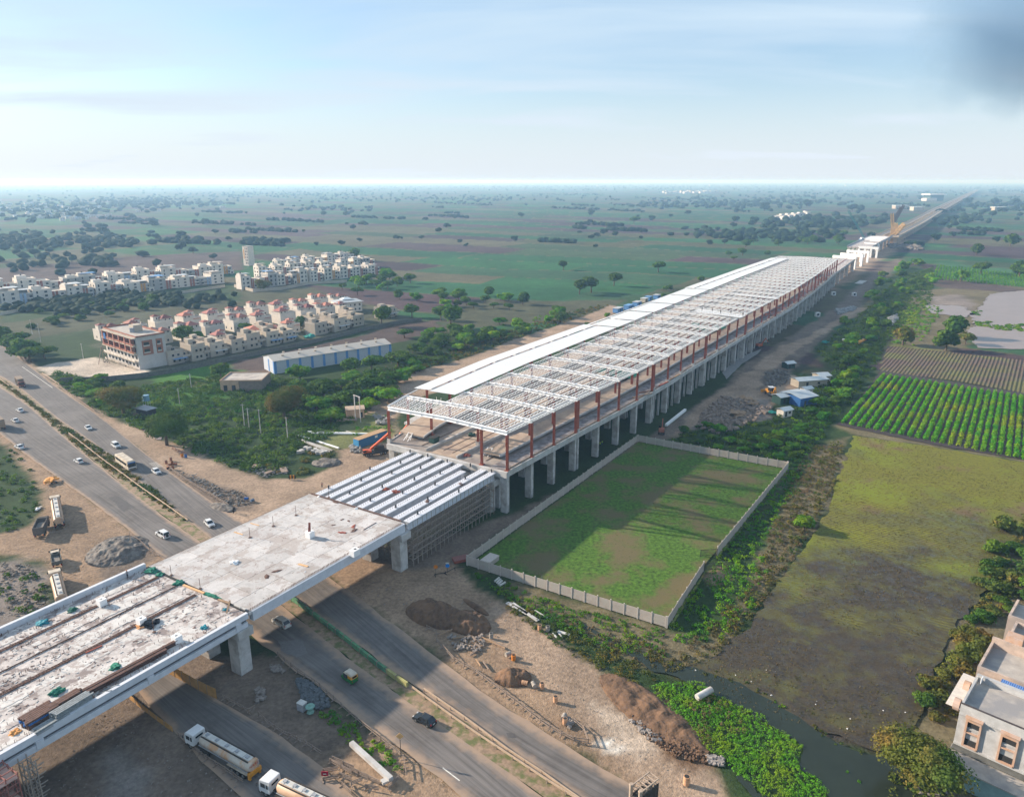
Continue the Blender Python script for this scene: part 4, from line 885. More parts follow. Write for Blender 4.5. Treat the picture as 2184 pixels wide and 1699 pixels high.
# roof sheeting: separate corrugated sheets
segs = [(106.3,236.5,0),(238,256.5,3.2),(258.5,283,2.6),(285,315,2.2),(317,349,1.8),(351,380,1.2),(382,607,0)]
for k, (u0, u1, off) in enumerate(segs):
    n_ = max(1, round((u1-u0)/5.2)); d = (u1-u0)/n_
    for q in range(n_):
        ua, uc = u0+q*d, u0+(q+1)*d-.05
        parts = ((fr(vL,off-.6), (lambda u: SHR(u))),) if off else ((fr(vL,-.8), fr(vL,5.2)), (fr(vL,5.5), (lambda u: SHR(u))))
        for va, vb in parts:
            z = 24.62; P = [(*W(ua,va(ua)), z), (*W(ua,vb(ua)), z+.28), (*W(uc,vb(uc)), z+.28), (*W(uc,va(uc)), z)]
            MB().add(P+[(p[0],p[1],p[2]-.07) for p in P], [(3,2,1,0),(4,5,6,7),(0,1,5,4),(1,2,6,5),(2,3,7,6),(3,0,4,7)]).build('roof_sheet', ROOF, st)
sh1 = GP([(1488,661),(1588,674)], 24.7); sh2 = GP([(1567,627),(1660,637)], 24.7)
for q, (p, r_) in enumerate((sh1, sh2)):
    for k in range(2 if q == 0 else 1):
        dx, dy = DU[0]*4.2*k, DU[1]*4.2*k
        a_, b_ = (p[0]-dx, p[1]-dy), (r_[0]-dx, r_[1]-dy)
        MB().bar((a_[0],a_[1],24.75), (b_[0],b_[1],24.75), 3.0, .08).build('roof_sheet', ROOF, st)
solid('roof_ridge', [238,380], fr(vL,.5), fr(vL,1.1), 24.3, 24.5, WHITE, st)
for k, (a_, b_) in enumerate(((1562,268),(1478,300),(1512,290))):
    x, y = G(*Zm(2300,900,2.184,[(a_,b_)])[0], 24.9); MB().box((0,0,.2),(2.4,1.2,.3)).build('roof_vent', STEEL, st, (x,y,24.8), RZ_U)
# green nets and stains on the concourse floor seen through the frame
for k, (a_, b_, w_, h_) in enumerate(((130,1200,9,4),(230,1225,9,4),(300,1238,9,4),(380,1250,9,4),(1020,845,12,6),(1120,845,12,6),(930,820,12,6))):
    x, y = G(*Zm(2300,900,2.184,[(a_,b_)])[0], 14.3); MB().box((0,0,0),(w_,h_,.06)).build('green_sheet', GREEN_NET, st, (x,y,14.45), RZ_U)
# workers' low wall and steel on the left flank
solid('site_wall', [108,128,145], fr(vL,-5.5), fr(vL,-4.9), 0, 12.4, CONCW, st); solid('side_deck', [105,128,150,180], fr(vL,-5), fr(vL,-.4), 11.7, 12.4, CONCW, st)
for k in range(5): x, y = W(112+3*k, vL(115)-3); MB().box((0,0,2),(.1,.1,4)).box((0,2,2),(.1,.1,4)).box((0,1,3),(.1,2,.1)).build('rail_post', WHITE, st, (x,y,12.4), RZ_U)
# braces leaning at the platform ends
for px_ in ((400,830),(1540,1050)):
    x, y = G(*Zm(1480,1500,3.64,[px_])[0], 12.6); t = thing('steel_trestle', 'white lattice trestle leaning at the %s platform end'%('left' if px_[0] < 900 else 'right'), 'trestle', (x,y,12.6), RZ_U)
    for s in (-.8,.8): MB().bar((0,s,0),(2.6,s,1.9),.16).bar((1.2,s,0),(2.6,s,1.9),.12).build('leg', WHITE, t)
    MB().bar((1.3,-.8,.95),(1.3,.8,.95),.1).bar((2.5,-.8,1.8),(2.5,.8,1.8),.1).build('rung', WHITE, t)
x, y = G(*Zm(1480,1500,3.64,[(810,850)])[0], 12.6); t = thing('skip_bin', 'dark green steel skip bin on the station track bed', 'bin', (x,y,12.6), RZ_U)
MB().box((0,0,.9),(2.6,1.8,1.5),0,1.15).build('body', M('dark_green_paint',(0.02,0.06,0.05),rough=.6), t); MB().box((0,0,1.75),(2.9,2.1,.15)).build('lid', DARK, t); MB().box((0,0,.1),(2.2,1.4,.2)).build('skid', DARK, t)
crumple('tarp_heap', Zm(1480,1500,3.64,[(1345,745)])[0], 12.6, MATS['dark_green_paint'], 'dark green tarpaulin heap on the beige station floor', 'tarpaulin', 1.7, 70)
crumple('steel_scrap', Zm(1480,1500,3.64,[(1275,1040)])[0], 12.6, RUST, 'red rusty scrap between the low station walls', 'scrap', 1.2, 71)
for k, (a_, b_, c_, d_) in enumerate(((395,1440,480,1425),(480,1420,560,1405),(620,1340,700,1305),(450,1400,560,1380),(700,1290,800,1240))):
    plank(*Zm(2300,900,2.184,[(a_,b_),(c_,d_)]), 12.8, .6,.3, (TIMBER,TIMB2,RUST,REBAR,TIMBER)[k], 'timber_pile', ('orange timber beam lying by the fourth outer column','weathered timber lying left of the doubled column','red steel section right of the doubled column','dark bars left of the doubled column','timber beam further along the outer track bed')[k], 'timber')
# rust red bars stacked between the far columns
mb = MB()
for k in range(260):
    u = r4.uniform(360,600); v = vR(u)-r4.uniform(1.0,6.0); x, y = W(u, v); mb.box((x,y,12.9+r4.random()*2.2), (r4.uniform(1,4),.2,.2), RZ_U+r4.uniform(-.5,.5))
stuff(mb.build('steel_pile', RUST), 'tangle of rust red steel stacked between the far station columns', 'steel')
# canteens and sheds along the left flank
# ---------------------------------------------------------------- station throat, loose pier caps, far viaduct
fv = thing('viaduct_approach', 'narrow concrete deck on piers running on from the far station end', 'viaduct')
us3 = [627,640,670,700,735,770]
solid('deck_slab', us3, fr(vR,-30), vR, 10.9, 12.0, DECKD, fv); solid('parapet', us3, fr(vR,-.4), fr(vR,.05), 12.0, 12.8, CONCW, fv)
solid('parapet', us3, fr(vR,-30), fr(vR,-29.6), 12.0, 12.8, CONCW, fv); solid('rebar_strip', us3, fr(vR,-19), fr(vR,-18), 12.0, 12.3, RUST, fv); solid('rebar_strip', us3, fr(vR,-8.5), fr(vR,-7.8), 12.0, 12.25, RUST, fv)
for u in (632,660,690,722,768):
    for v in (-2,-14,-27): ub('pier', CONCW, fv, u, vR(u)+v, 5.3, 2.2, 3.0, 11.0)
    ub('pier_cap', CONCW, fv, u, vR(u)-14.8, 10.4, 2.6, 29, 1.0)
for k, (a_, b_) in enumerate((((700,655),(785,665)),((575,645),(775,660)),((640,625),(832,640)),((692,600),(885,612)),((785,570),(960,578)),((840,540),(960,548)),((885,520),(975,524)))):
    p = Zm(3000,700,2.152,[a_, b_]); g0, g1 = G(*p[0], 13), G(*p[1], 13)
    if k == 0: continue
    cxm, cym = (g0[0]+g1[0])/2, (g0[1]+g1[1])/2; L = math.hypot(g1[0]-g0[0], g1[1]-g0[1]); rz = math.atan2(g1[1]-g0[1], g1[0]-g0[0])
    t = thing('pier_frame', 'white concrete portal of columns and cross-head, %s beyond the station end'%nice(k-1), 'pier', (cxm, cym, 0), rz, 'white portals awaiting girders')
    ubox('cross_head', WHITE, t, (0,0,11.6), (L,2.6,2.6))
    for q in range(4): ubox('pier', WHITE, t, (-L/2+1.5+q*(L-3)/3,0,5.1), (2.2,2.0,10.4))
far = thing('viaduct', 'long completed grey-brown viaduct running straight to the horizon', 'viaduct')
VIAD = M('viaduct_concrete', (0.44,0.36,0.28), rough=.9, var=.12, scale=.2)
us4 = [1160,1300,1500,1800,2400,3200,4500,6000,8000]
vA = interp([(1160,-40),(2000,-90),(2600,-96),(8000,-110)])
wR = interp([(1160,-9),(1600,-9),(2400,-20),(8000,-60)])
solid('deck_slab', us4, fr(wR,-11), wR, 10.2, 12.0, VIAD, far); solid('parapet', us4, fr(wR,-.4), wR, 12.0, 13.2, VIAD, far); solid('parapet', us4, fr(wR,-11), fr(wR,-10.6), 12.0, 13.2, VIAD, far)
solid('deck_slab', us4, fr(wR,-31), fr(wR,-19), 10.2, 12.0, VIAD, far); solid('parapet', us4, fr(wR,-31), fr(wR,-30.6), 12, 13.4, VIAD, far); solid('parapet', us4, fr(wR,-19.4), fr(wR,-19), 12, 13.4, VIAD, far)
solid('track_bed', us4, fr(wR,-7.2), fr(wR,-3.8), 12, 12.2, M('dark_ballast',(0.16,0.14,0.13)), far); solid('track_bed', us4, fr(wR,-27.2), fr(wR,-22.8), 12, 12.2, MATS['dark_ballast'], far)
u = 1170
for k in range(110):
    for v in (-5.5,-25): ub('pier', VIAD, far, u, wR(u)+v, 5, 2.6, 4.5, 10.4)
    ub('pier_cap', VIAD, far, u, wR(u)-5.5, 9.6, 3, 9.5, 1.2); u += 33 if k < 60 else 60
us5 = [930,980,1040,1100,1150]
mid2 = thing('viaduct_deck', 'unfinished dark deck span with formwork beside the yellow launching crane', 'viaduct')
solid('deck_slab', us5, fr(vR,-30), fr(vR,-2), 10.4, 12, DECKD, mid2); solid('parapet', us5, fr(vR,-2.4), fr(vR,-2), 12, 13.4, STEEL, mid2); solid('parapet', us5, fr(vR,-30), fr(vR,-29.6), 12, 13.4, STEEL, mid2)
for u in (935,970,1010,1050,1090,1130):
    for v in (-4,-15,-28): ub('pier', CONCG, mid2, u, vR(u)+v, 5, 2.5, 3, 10.2)
for k in range(7): ub('cross_wall', WHITE, mid2, 1060+9*k, vR(1060)-16, 12.9, 1.6, 22, 1.8)
# cranes
YEL = M('yellow_steel', (0.46,0.30,0.13), rough=.6, var=.15)
def lattice(m, a, b, w, n, t):
    a, b = Vector(a), Vector(b); d = (b-a).normalized(); up = Vector((0,0,1)) if abs(d.z) < .9 else Vector((1,0,0)); x = d.cross(up).normalized()*w/2; y = x.cross(d).normalized()*w/2
    cs = [x+y, x-y, -x-y, -x+y]
    for c in cs: m.bar(a+c, b+c, t)
    for k in range(n):
        p, q = a.lerp(b, k/n), a.lerp(b, (k+1)/n)
        for j in range(4): m.bar(p+cs[j], q+cs[(j+1)%4], t*.7); m.bar(p+cs[j], p+cs[(j+1)%4], t*.7)
    return m
def crane_pt(a_, b_, z=0): return Zm(3100,750,3.64,[(a_,b_)])[0]
g = G(*crane_pt(1440,740), 0)
t = thing('gantry_crane', 'tall yellow lattice gantry crane straddling the unfinished viaduct', 'crane', (g[0], g[1], 0), RZ_U)
pxm = math.hypot(g[0], g[1])/FPX*.95
def hpx(d): return d/3.64/1.8384*pxm*1.02
for du_, dv_ in ((0,0),(14,0)): lattice(MB(), (du_,dv_,0), (du_,dv_,hpx(250)), 6, 9, .7).build('tower_leg', YEL, t)
for du_ in (0,14): lattice(MB(), (du_,5,0), (du_-6,-13,hpx(250)), 4, 8, .6).build('tower_leg', YEL, t)
lattice(MB(), (0,0,hpx(150)), (-3,-9,hpx(150)), 3, 4, .5).build('cross_girder', YEL, t); lattice(MB(), (14,0,hpx(200)), (10,-12,hpx(200)), 3, 4, .5).build('cross_girder', YEL, t)
lattice(MB(), (0,2,hpx(230)), (-6,4,hpx(370)), 3.5, 8, .6).build('mast', YEL, t)
g2 = G(*crane_pt(1470,470), 12)
t = thing('crawler_crane', 'dark lattice boom crane rising beside the yellow gantry', 'crane', (g2[0], g2[1], 12), RZ_U)
lattice(MB(), (0,0,2), (26,-10,34), 3.0, 14, .7).build('boom', M('dark_crane_steel',(0.06,0.05,0.05)), t); lattice(MB(), (0,4,2), (22,-6,30), 2.4, 12, .6).build('boom', MATS['dark_crane_steel'], t); MB().box((0,0,1.5),(9,7,3)).build('crane_body', YEL, t)
g3 = G(*crane_pt(1050,730), 0)
t = thing('crawler_crane', 'blue-green lattice boom crane left of the white portals', 'crane', (g3[0], g3[1], 0), 0)
lattice(MB(), (2,0,3), (-26,10,47), 2.2, 14, .5).build('boom', M('teal_steel',(0.05,0.22,0.22)), t); MB().box((0,0,3),(14,8,4)).build('crane_body', M('crane_blue',(0.10,0.2,0.32)), t); MB().box((3,-3.6,1),(10,2,2)).box((3,3.6,1),(10,2,2)).build('track', DARK, t); MB().box((-4,0,6.2),(4,5,2.4)).build('cab', WHITE, t)
# ---------------------------------------------------------------- buildings
WALLW = M('white_render', (0.57,0.52,0.46), rough=.9, var=.10, scale=.5, rand=.10)
WALLC = M('cream_render', (0.42,0.36,0.29), rough=.9, var=.14, scale=.5, col2=(.40,.35,.29), scale2=.25, rand=.14)
WALLG = M('grey_render', (0.30,0.29,0.28), rough=.9, var=.14, scale=.5, rand=.12)
WALLB = M('blue_grey_render', (0.28,0.36,0.48), rough=.9, var=.1)
BRICKP = M('brick_red_cladding', (0.30,0.12,0.08), rough=.85, var=.15, scale=.8, rand=.08)
OCHREP = M('ochre_cladding', (0.52,0.27,0.09), rough=.85, var=.1)
TILE = M('red_roof_tiles', (0.30,0.125,0.10), rough=.8, var=.18, scale=1.2, rand=.12)
ROOFT = M('weathered_terrace', (0.42,0.38,0.34), rough=.9, var=.2, scale=.6, col2=(.28,.25,.23), scale2=.3)
SHEETR = M('metal_sheet_roof', (0.42,0.44,0.45), rough=.5, var=.08, rand=.1)
BLUER = M('blue_sheet_roof', (0.12,0.27,0.50), rough=.5, var=.1)
rb = random.Random(21)
def windows(t, w, h, floors, y, n, faces='fs', d=10, hood=None, pane=GLASS, sz=(1.3,1.3)):
    """windows on the front face (y) and on the left side"""
    for f in range(floors):
        z = 1.7+f*3.1
        if z+1 > h: break
        for k in range(n):
            x = -w/2+(k+.5)*w/n+rb.uniform(-.3,.3)
            ubox('window', pane, t, (x, y-.03, z), (sz[0], .12, sz[1]))
            if hood: ubox('sunshade', hood, t, (x, y-.28, z+sz[1]/2+.12), (sz[0]+.5, .55, .1))
        for k in range(max(1, int(d/5))):
            yy = -d/2+(k+.5)*d/max(1, int(d/5)); ubox('window', pane, t, (-w/2-.03, yy, z), (.12, sz[0]*.8, sz[1]))
def parapet(t, mat, c, w, d, z, h=.9, th=.25):
    m = MB().box((c[0],c[1]-d/2+th/2,z+h/2),(w,th,h)).box((c[0],c[1]+d/2-th/2,z+h/2),(w,th,h)).box((c[0]-w/2+th/2,c[1],z+h/2),(th,d-2*th,h)).box((c[0]+w/2-th/2,c[1],z+h/2),(th,d-2*th,h))
    m.build('parapet', mat, t)
def villa(t, w, d, k, big=True):
    """modern three-storey white villa with cladding strips and canopies"""
    wall = (WALLW, WALLW, WALLG, WALLW)[k % 4]; h = 9.2 if big else 8.6
    MB().box((-w*.22,0,h/2-.1),(w*.56,d,h+.2)).build('wall', wall, t)
    MB().box((w*.28,d*.06,h*.36),(w*.44,d*.88,h*.72)).build('wing', (WALLW, WALLG)[k % 2], t)
    MB().box((-w*.30,d*.16,h+1.3),(w*.30,d*.4,2.6)).build('stair_room', WALLW, t)
    parapet(t, WALLW, (-w*.22,0), w*.56, d, h+.1, .8); parapet(t, WALLW, (w*.28,d*.06), w*.44, d*.88, h*.72, .8)
    clad = (BRICKP, BRICKP, OCHREP, BRICKP, WALLB)[k % 5]
    for q in range(2): ubox('cladding_strip', clad, t, (w*.10+q*w*.11, -d/2-.12, h*.42), (w*.075,.3,h*.82))
    if k % 3 != 1: ubox('canopy', (SHEETR, SHEETR, BLUER, ROOFT)[k % 4], t, (-w*.14, 0, h+2.3+.2*(k%2)), (w*.5, d*.7, .16), ); ubox('canopy_post', WALLG, t, (w*.06,-d*.3,h+1.2), (.2,.2,2.2)); ubox('canopy_post', WALLG, t, (w*.06,d*.3,h+1.2), (.2,.2,2.2))
    if k % 4 == 3: ubox('awning', SHEETR, t, (w*.3,-d*.5-.9,h*.55), (w*.3,1.9,.12))
    if k % 5 == 2: ubox('arch_wall', WALLW, t, (w*.42,-d*.62,h*.2), (w*.2,.4,h*.4)); ubox('arch_opening', DARK, t, (w*.42,-d*.62-.22,h*.14), (w*.09,.06,h*.18))
    if k % 3 == 2: ubox('side_wall', WALLW, t, (-w*.52,-d*.1,h*.62), (.5,d*.7,h*1.24))
    if k % 4 == 1: ubox('roof_room', WALLG, t, (w*.25,d*.2,h*.72+1.2), (w*.3,d*.35,2.4)); ubox('room_roof', SHEETR, t, (w*.25,d*.1,h*.72+2.6), (w*.4,d*.55,.14))
    for f in range(3):
        z = 1.7+f*3
        ubox('window', GLASS, t, (-w*.38, -d/2-.03, z), (1.1,.12,1.9)); ubox('window', GLASS, t, (-w*.12, -d/2-.03, z), (2.0,.12,1.5))
        if f < 2: ubox('window', GLASS, t, (w*.40, -d*.38-.03, z), (2.0,.12,1.6)); ubox('balcony', WALLW, t, (w*.28,-d*.38-.7,z-1.0), (w*.3,1.4,.9))
        for y in (-d*.25, d*.2): ubox('window', GLASS, t, (-w*.5-.03, y, z), (.12,1.4,1.5))
    ubox('water_tank', DARK, t, (-w*.3+rb.uniform(-.6,.6), d*.16, h+3.1), (1.1,1.1,1.0))
def bungalow(t, w, d, k):
    TILE = (MATS['red_roof_tiles'], MATS['red_roof_tiles'], M('dark_red_tiles',(.20,.07,.06),rough=.8,var=.2), M('pale_red_tiles',(.42,.17,.12),rough=.8,var=.2))[k % 4]
    """white two-storey house with red tiled hipped roofs"""
    h = 5.5; wall = WALLW
    MB().box((0,0,h/2-.1),(w,d,h+.2)).build('wall', wall, t); parapet(t, wall, (0,0), w, d, h+.1, .7)
    tw = w*.36; MB().box((-w*.2,d*.22,h+1.5),(tw,tw,3.0)).build('stair_tower', wall, t); MB().hip((-w*.2,d*.22,h+3.0),(tw,tw),1.0,.35).build('tower_roof', TILE, t)
    MB().box((w*.2,-d*.1,h+.9),(w*.54,d*.6,1.8)).build('upper_room', wall, t); MB().hip((w*.2,-d*.1,h+1.85),(w*.56,d*.62),1.9,.6).build('roof', TILE, t)
    if k % 2: MB().hip((-w*.25,-d*.42,h-1.6+1.0),(w*.4,d*.2),.9,.3).build('porch_roof', TILE, t)
    windows(t, w, h, 2, -d/2, 2, d=d, sz=(1.0,1.2))
    for x in (w*.12, w*.34): ubox('arched_window', GLASS, t, (x,-d*.40-.03,h+1.0), (.8,.12,1.1))
    ubox('arched_window', GLASS, t, (-w*.2, d*.22-tw/2-.03, h+1.7), (.7,.12,1.2))
def rowhouse(t, w, d, k):
    h = 6.3+(k % 3)*.4
    MB().box((-w*.13,0,h/2-.1),(w*.74,d,h+.2)).build('wall', WALLC, t); MB().box((w*.37,d*.1,h*.36-.1),(w*.26,d*.8,h*.72)).build('wing', WALLC, t)
    parapet(t, WALLC, (-w*.13,0), w*.74, d, h+.1, .8); parapet(t, WALLC, (w*.37,d*.1), w*.26, d*.8, h*.72-.1, .8)
    MB().box((-w*.2,d*.22,h+1.2),(w*.3,d*.34,2.4)).build('stair_room', WALLC, t)
    windows(t, w*.74, h, 2, -d/2, 2+k%2, d=d, hood=WALLC, sz=(1.1,1.2))
    ubox('balcony', WALLC, t, (w*.3,-d*.5-.2,3.4), (w*.36,1.5,.9))
    if k % 3 == 1: ubox('canopy', (SHEETR, BLUER)[k % 2], t, (0,-d*.5-1.4,2.9), (w*.6,2.8,.1))
    ubox('water_tank', DARK, t, (-w*.1, -d*.1, h+.7), (1.1,1.1,1.2))
def row(p0, p1, n, fn, depth, name, cat, group, lab, fill=.88, hscale=1.0, jit=.4, skip=()):
    a, b = G(*p0), G(*p1); L = math.hypot(b[0]-a[0], b[1]-a[1]); rz = math.atan2(b[1]-a[1], b[0]-a[0]); sp = L/n
    out = []
    for k in range(n):
        if k in skip: continue
        t_ = (k+.5)/n; dj = depth/2+rb.uniform(-1.2,1.2); x, y = a[0]+(b[0]-a[0])*t_-math.sin(rz)*dj, a[1]+(b[1]-a[1])*t_+math.cos(rz)*dj
        t = thing(name, lab(k), cat, (x+rb.uniform(-jit,jit), y+rb.uniform(-jit,jit), 0), rz, group)
        fn(t, sp*fill*rb.uniform(.88,1.06), depth*rb.uniform(.85,1.12), rb.randrange(60)); t.scale = (rb.choice((1,1,-1)),1,hscale*rb.uniform(.86,1.12)); out.append(t)
    return out
def ordl(front, n): return lambda k: front.format(nice(k) if k < 15 else str(k+1)+'th')
row((-70,662),(478,603), 9, lambda t,w,d,k: villa(t,w,d,k), 15, 'villa', 'house', 'villas of the far left colony', ordl('white three-storey villa, {} from the left of the far left front row',9), hscale=1.0, fill=1.02)
row((-30,630),(500,583), 9, lambda t,w,d,k: villa(t,w,d,k+2), 14, 'villa', 'house', 'villas of the far left colony', ordl('white villa with flat canopy, {} from the left of the far left back row',9), hscale=1.0, fill=1.0)
row((518,618),(812,584), 9, lambda t,w,d,k: villa(t,w,d,k), 11, 'villa', 'house', 'villas below the tall tower', ordl('villa with coloured cladding, {} from the left below the tower',9), fill=.95, hscale=1.1)
row((552,592),(800,568), 8, lambda t,w,d,k: villa(t,w,d,k+1), 11, 'villa', 'house', 'villas below the tall tower', ordl('white villa, {} from the left in the middle row below the tower',8), fill=.95, hscale=1.05)
row((590,574),(770,556), 6, lambda t,w,d,k: villa(t,w,d,k+3), 11, 'villa', 'house', 'villas below the tall tower', ordl('white villa, {} from the left in the back row beside the green field',6), fill=.95)
row((205,728),(745,648), 11, lambda t,w,d,k: bungalow(t,w,d,k), 11, 'bungalow', 'house', 'red roofed houses', ordl('house with red hipped roofs, {} from the left in the back row',11), fill=.72)
row((320,738),(760,663), 9, lambda t,w,d,k: bungalow(t,w,d,k+1), 11, 'bungalow', 'house', 'red roofed houses', ordl('red-roofed white house, {} from the left in the second row',9), fill=.74)
row((395,755),(770,681), 8, lambda t,w,d,k: (bungalow if k % 3 == 0 else rowhouse)(t,w,d,k), 9, 'town_house', 'house', 'houses of the mixed third row', ordl('weathered two-storey house, {} from the left behind the cream houses',8), fill=.62, skip=(2,))
row((362,779),(640,724), 7, lambda t,w,d,k: rowhouse(t,w,d,k), 9, 'town_house', 'house', 'cream houses by the ploughed strip', ordl('cream two-storey house, {} from the left along the compound wall',7), fill=.98)
row((675,716),(780,692), 3, lambda t,w,d,k: rowhouse(t,w,d,k+1), 9, 'town_house', 'house', 'cream houses at the right end', ordl('cream house, {} from the left in the short block by the trees',3), fill=.98)
row((818,680),(852,672), 1, lambda t,w,d,k: rowhouse(t,w,d,k), 8, 'town_house', 'house', None, lambda k: 'lone cream two-storey house at the right end of the colony')
# the shed-like white roof at the end of the colony
x, y = G(740,662); t = thing('pavilion', 'white pyramid-roofed pavilion above the red-roofed houses', 'pavilion', (x,y,0), .55)
MB().box((0,0,3.4),(18,14,7)).build('wall', WALLW, t); MB().hip((0,0,7.0),(19,15),1.6,.6).build('roof', SHEETR, t); MB().hip((0,0,8.4),(8,6),1.4,.2).build('cupola', WHITE, t); windows(t,18,7,2,-7,5,d=14)
x, y = G(560,716); t = thing('tiled_hall', 'low house with a broad orange-red tiled roof among the trees', 'house', (x,y,0), .5)
MB().box((0,0,2.4),(17,9,5)).build('wall', M('dark_green_wall',(.05,.09,.08)), t); MB().hip((0,0,4.9),(18,10),2.2,.8).build('roof', M('orange_tiles',(.40,.15,.10),var=.15), t)
# tall tower
x, y = G(532,566); a = Vector((x,y)); t = thing('stair_tower', 'tall narrow white tower with two columns of dark windows', 'tower', (x,y,0), -.55)
H_ = 20.5; MB().box((0,0,H_/2),(8.4,8.0,H_)).build('wall', WALLW, t); MB().box((0,0,H_+.3),(8.8,8.4,.5)).build('cornice', WALLG, t); ubox('cladding_strip', OCHREP, t, (-4.24,-.3,H_*.62), (.12,2.4,H_*.55)); ubox('cladding_strip', OCHREP, t, (-2.2,-4.05,H_*.62), (1.6,.12,H_*.5))
for f in range(6):
    for xx in (.4,2.9): ubox('window', GLASS, t, (xx,-4.04,3+f*3.1), (1.0,.12,1.9))
for f in range(5): ubox('window', GLASS, t, (-4.24,2,3.5+f*3.2), (.12,1,1.5))
# boundary walls of the colonies
def wall_line(px, h, th, mat, name, label, cat, panel=None, post=None, gap=()):
    P = GP(px) if px and px[0][0] > -1e8 else px
    t = thing(name, label, cat, (P[0][0], P[0][1], 0)); o = Vector((P[0][0], P[0][1], 0)); n = 0
    for i in range(len(P)-1):
        a, b = Vector((*P[i],0))-o, Vector((*P[i+1],0))-o; L = (b-a).length; rz = math.atan2(b.y-a.y, b.x-a.x)
        k_ = max(1, round(L/panel)) if panel else 1
        for k in range(k_):
            if (i,k) in gap: continue
            p, q = a.lerp(b, k/k_), a.lerp(b, (k+1)/k_); m_ = (p+q)/2
            ubox('wall_panel', mat, t, (m_.x, m_.y, h/2-.1), ((q-p).length-(.05 if panel else 0), th, h+.2+(rb.uniform(-.05,.05) if panel else 0)), rz)
            if post: ubox('post', post, t, (p.x, p.y, (h+.15)/2), (.26,.26,h+.25), rz)
            n += 1
    return t
wall_line([(130,815),(230,812),(300,805),(365,795),(640,738),(790,702),(850,690),(900,684)], 2.2, .25, M('dark_masonry',(.11,.11,.10),var=.3,scale=1), 'compound_wall', 'dark weathered masonry wall in front of the cream houses', 'wall', 9)
wall_line([(0,672),(40,665),(130,655),(200,650),(290,640),(480,612)], 2.0, .3, WALLC, 'compound_wall', 'pale wall along the front of the far left villas', 'wall', 14)
wall_line([(500,612),(540,622),(600,618),(660,606),(740,602)], 2.4, .3, WALLC, 'compound_wall', 'pale curved retaining wall below the tower villas', 'wall', 10)
# apartment block with brick coloured balconies
A_, B_, C_ = G(299,788), G(359,777), G(226,748)
ux = Vector((B_[0]-A_[0], B_[1]-A_[1])); wA = ux.length; rzA = math.atan2(ux.y, ux.x); dA = math.hypot(C_[0]-A_[0], C_[1]-A_[1])
dA = 38.0; hA = 15.8
t = thing('apartment_block', 'four-storey white apartment block with brick-red balcony bays on bare ground', 'building', (A_[0], A_[1], 0), rzA)
MB().box((wA/2,dA/2,hA/2-.1),(wA,dA,hA+.2)).build('wall', M('stained_white_render',(.47,.45,.43),var=.16,scale=.5,col2=(.46,.43,.41),scale2=.15), t)
MB().box((wA/2,dA/2,hA+.1),(wA+.6,dA+.6,.35)).build('roof', ROOFT, t); parapet(t, BRICKP, (wA/2,dA/2), wA+.4, dA+.4, hA+.3, .7)
MB().box((wA*.55,dA*.45,hA+2.0),(4.5,5,3.4)).build('stair_room', WALLC, t); MB().cyl((wA*.35,dA*.4,hA+.3),(wA*.35,dA*.4,hA+2.6),1.2).build('water_tank', STEEL, t)
for f in range(4):
    z = 2.0+f*3.9
    MB().box((-.9,dA/2,z+1.9),(2.0,dA,.25)).build('balcony_slab', WALLC, t)
    if f >= 2:
        for k in range(6): ubox('balcony_bay', BRICKP, t, (-.9, 2.5+k*6.6, z+.2), (2.2,1.0,3.6))
    for k in range(9): ubox('window', GLASS, t, (-.05, 2.2+k*4.1, z), (.2,1.8,1.8)); ubox('balcony_rail', (WALLC,WALLW,BRICKP,BRICKP)[f], t, (-1.8, 2.2+k*4.1, z-1.2), (.15,3.6,.9))
for x0, w_ in ((wA*.36, wA*.36),(wA*.78, wA*.22)):
    ubox('cladding', BRICKP, t, (x0,-.1,hA*.66), (w_,.3,hA*.46))
    for f in range(2): ubox('window', GLASS, t, (x0-w_*.1,-.28,hA*.57+f*3.4), (w_*.5,.2,1.4)); ubox('window_ledge', WALLW, t, (x0-w_*.1,-.4,hA*.57+f*3.4-1.0), (w_*.6,.5,.5))
ubox('banner', BLUEP, t, (-1.98, dA*.86, hA-2.8), (.12,2.4,3.0))
for k in range(2):
    x, y = G(250+30*k, 772); 
x, y = G(222,775); t = thing('drilling_tripod', 'brown timber tripod standing on the bare yard of the apartments', 'tripod', (x,y,0))
for a in (0,2.1,4.2): MB().bar((3*math.cos(a),3*math.sin(a),0),(0,0,9),.22).build('leg', TIMB2, t)
x, y = G(*Zm(0,1300,2.184,[(905,262)])[0]); 
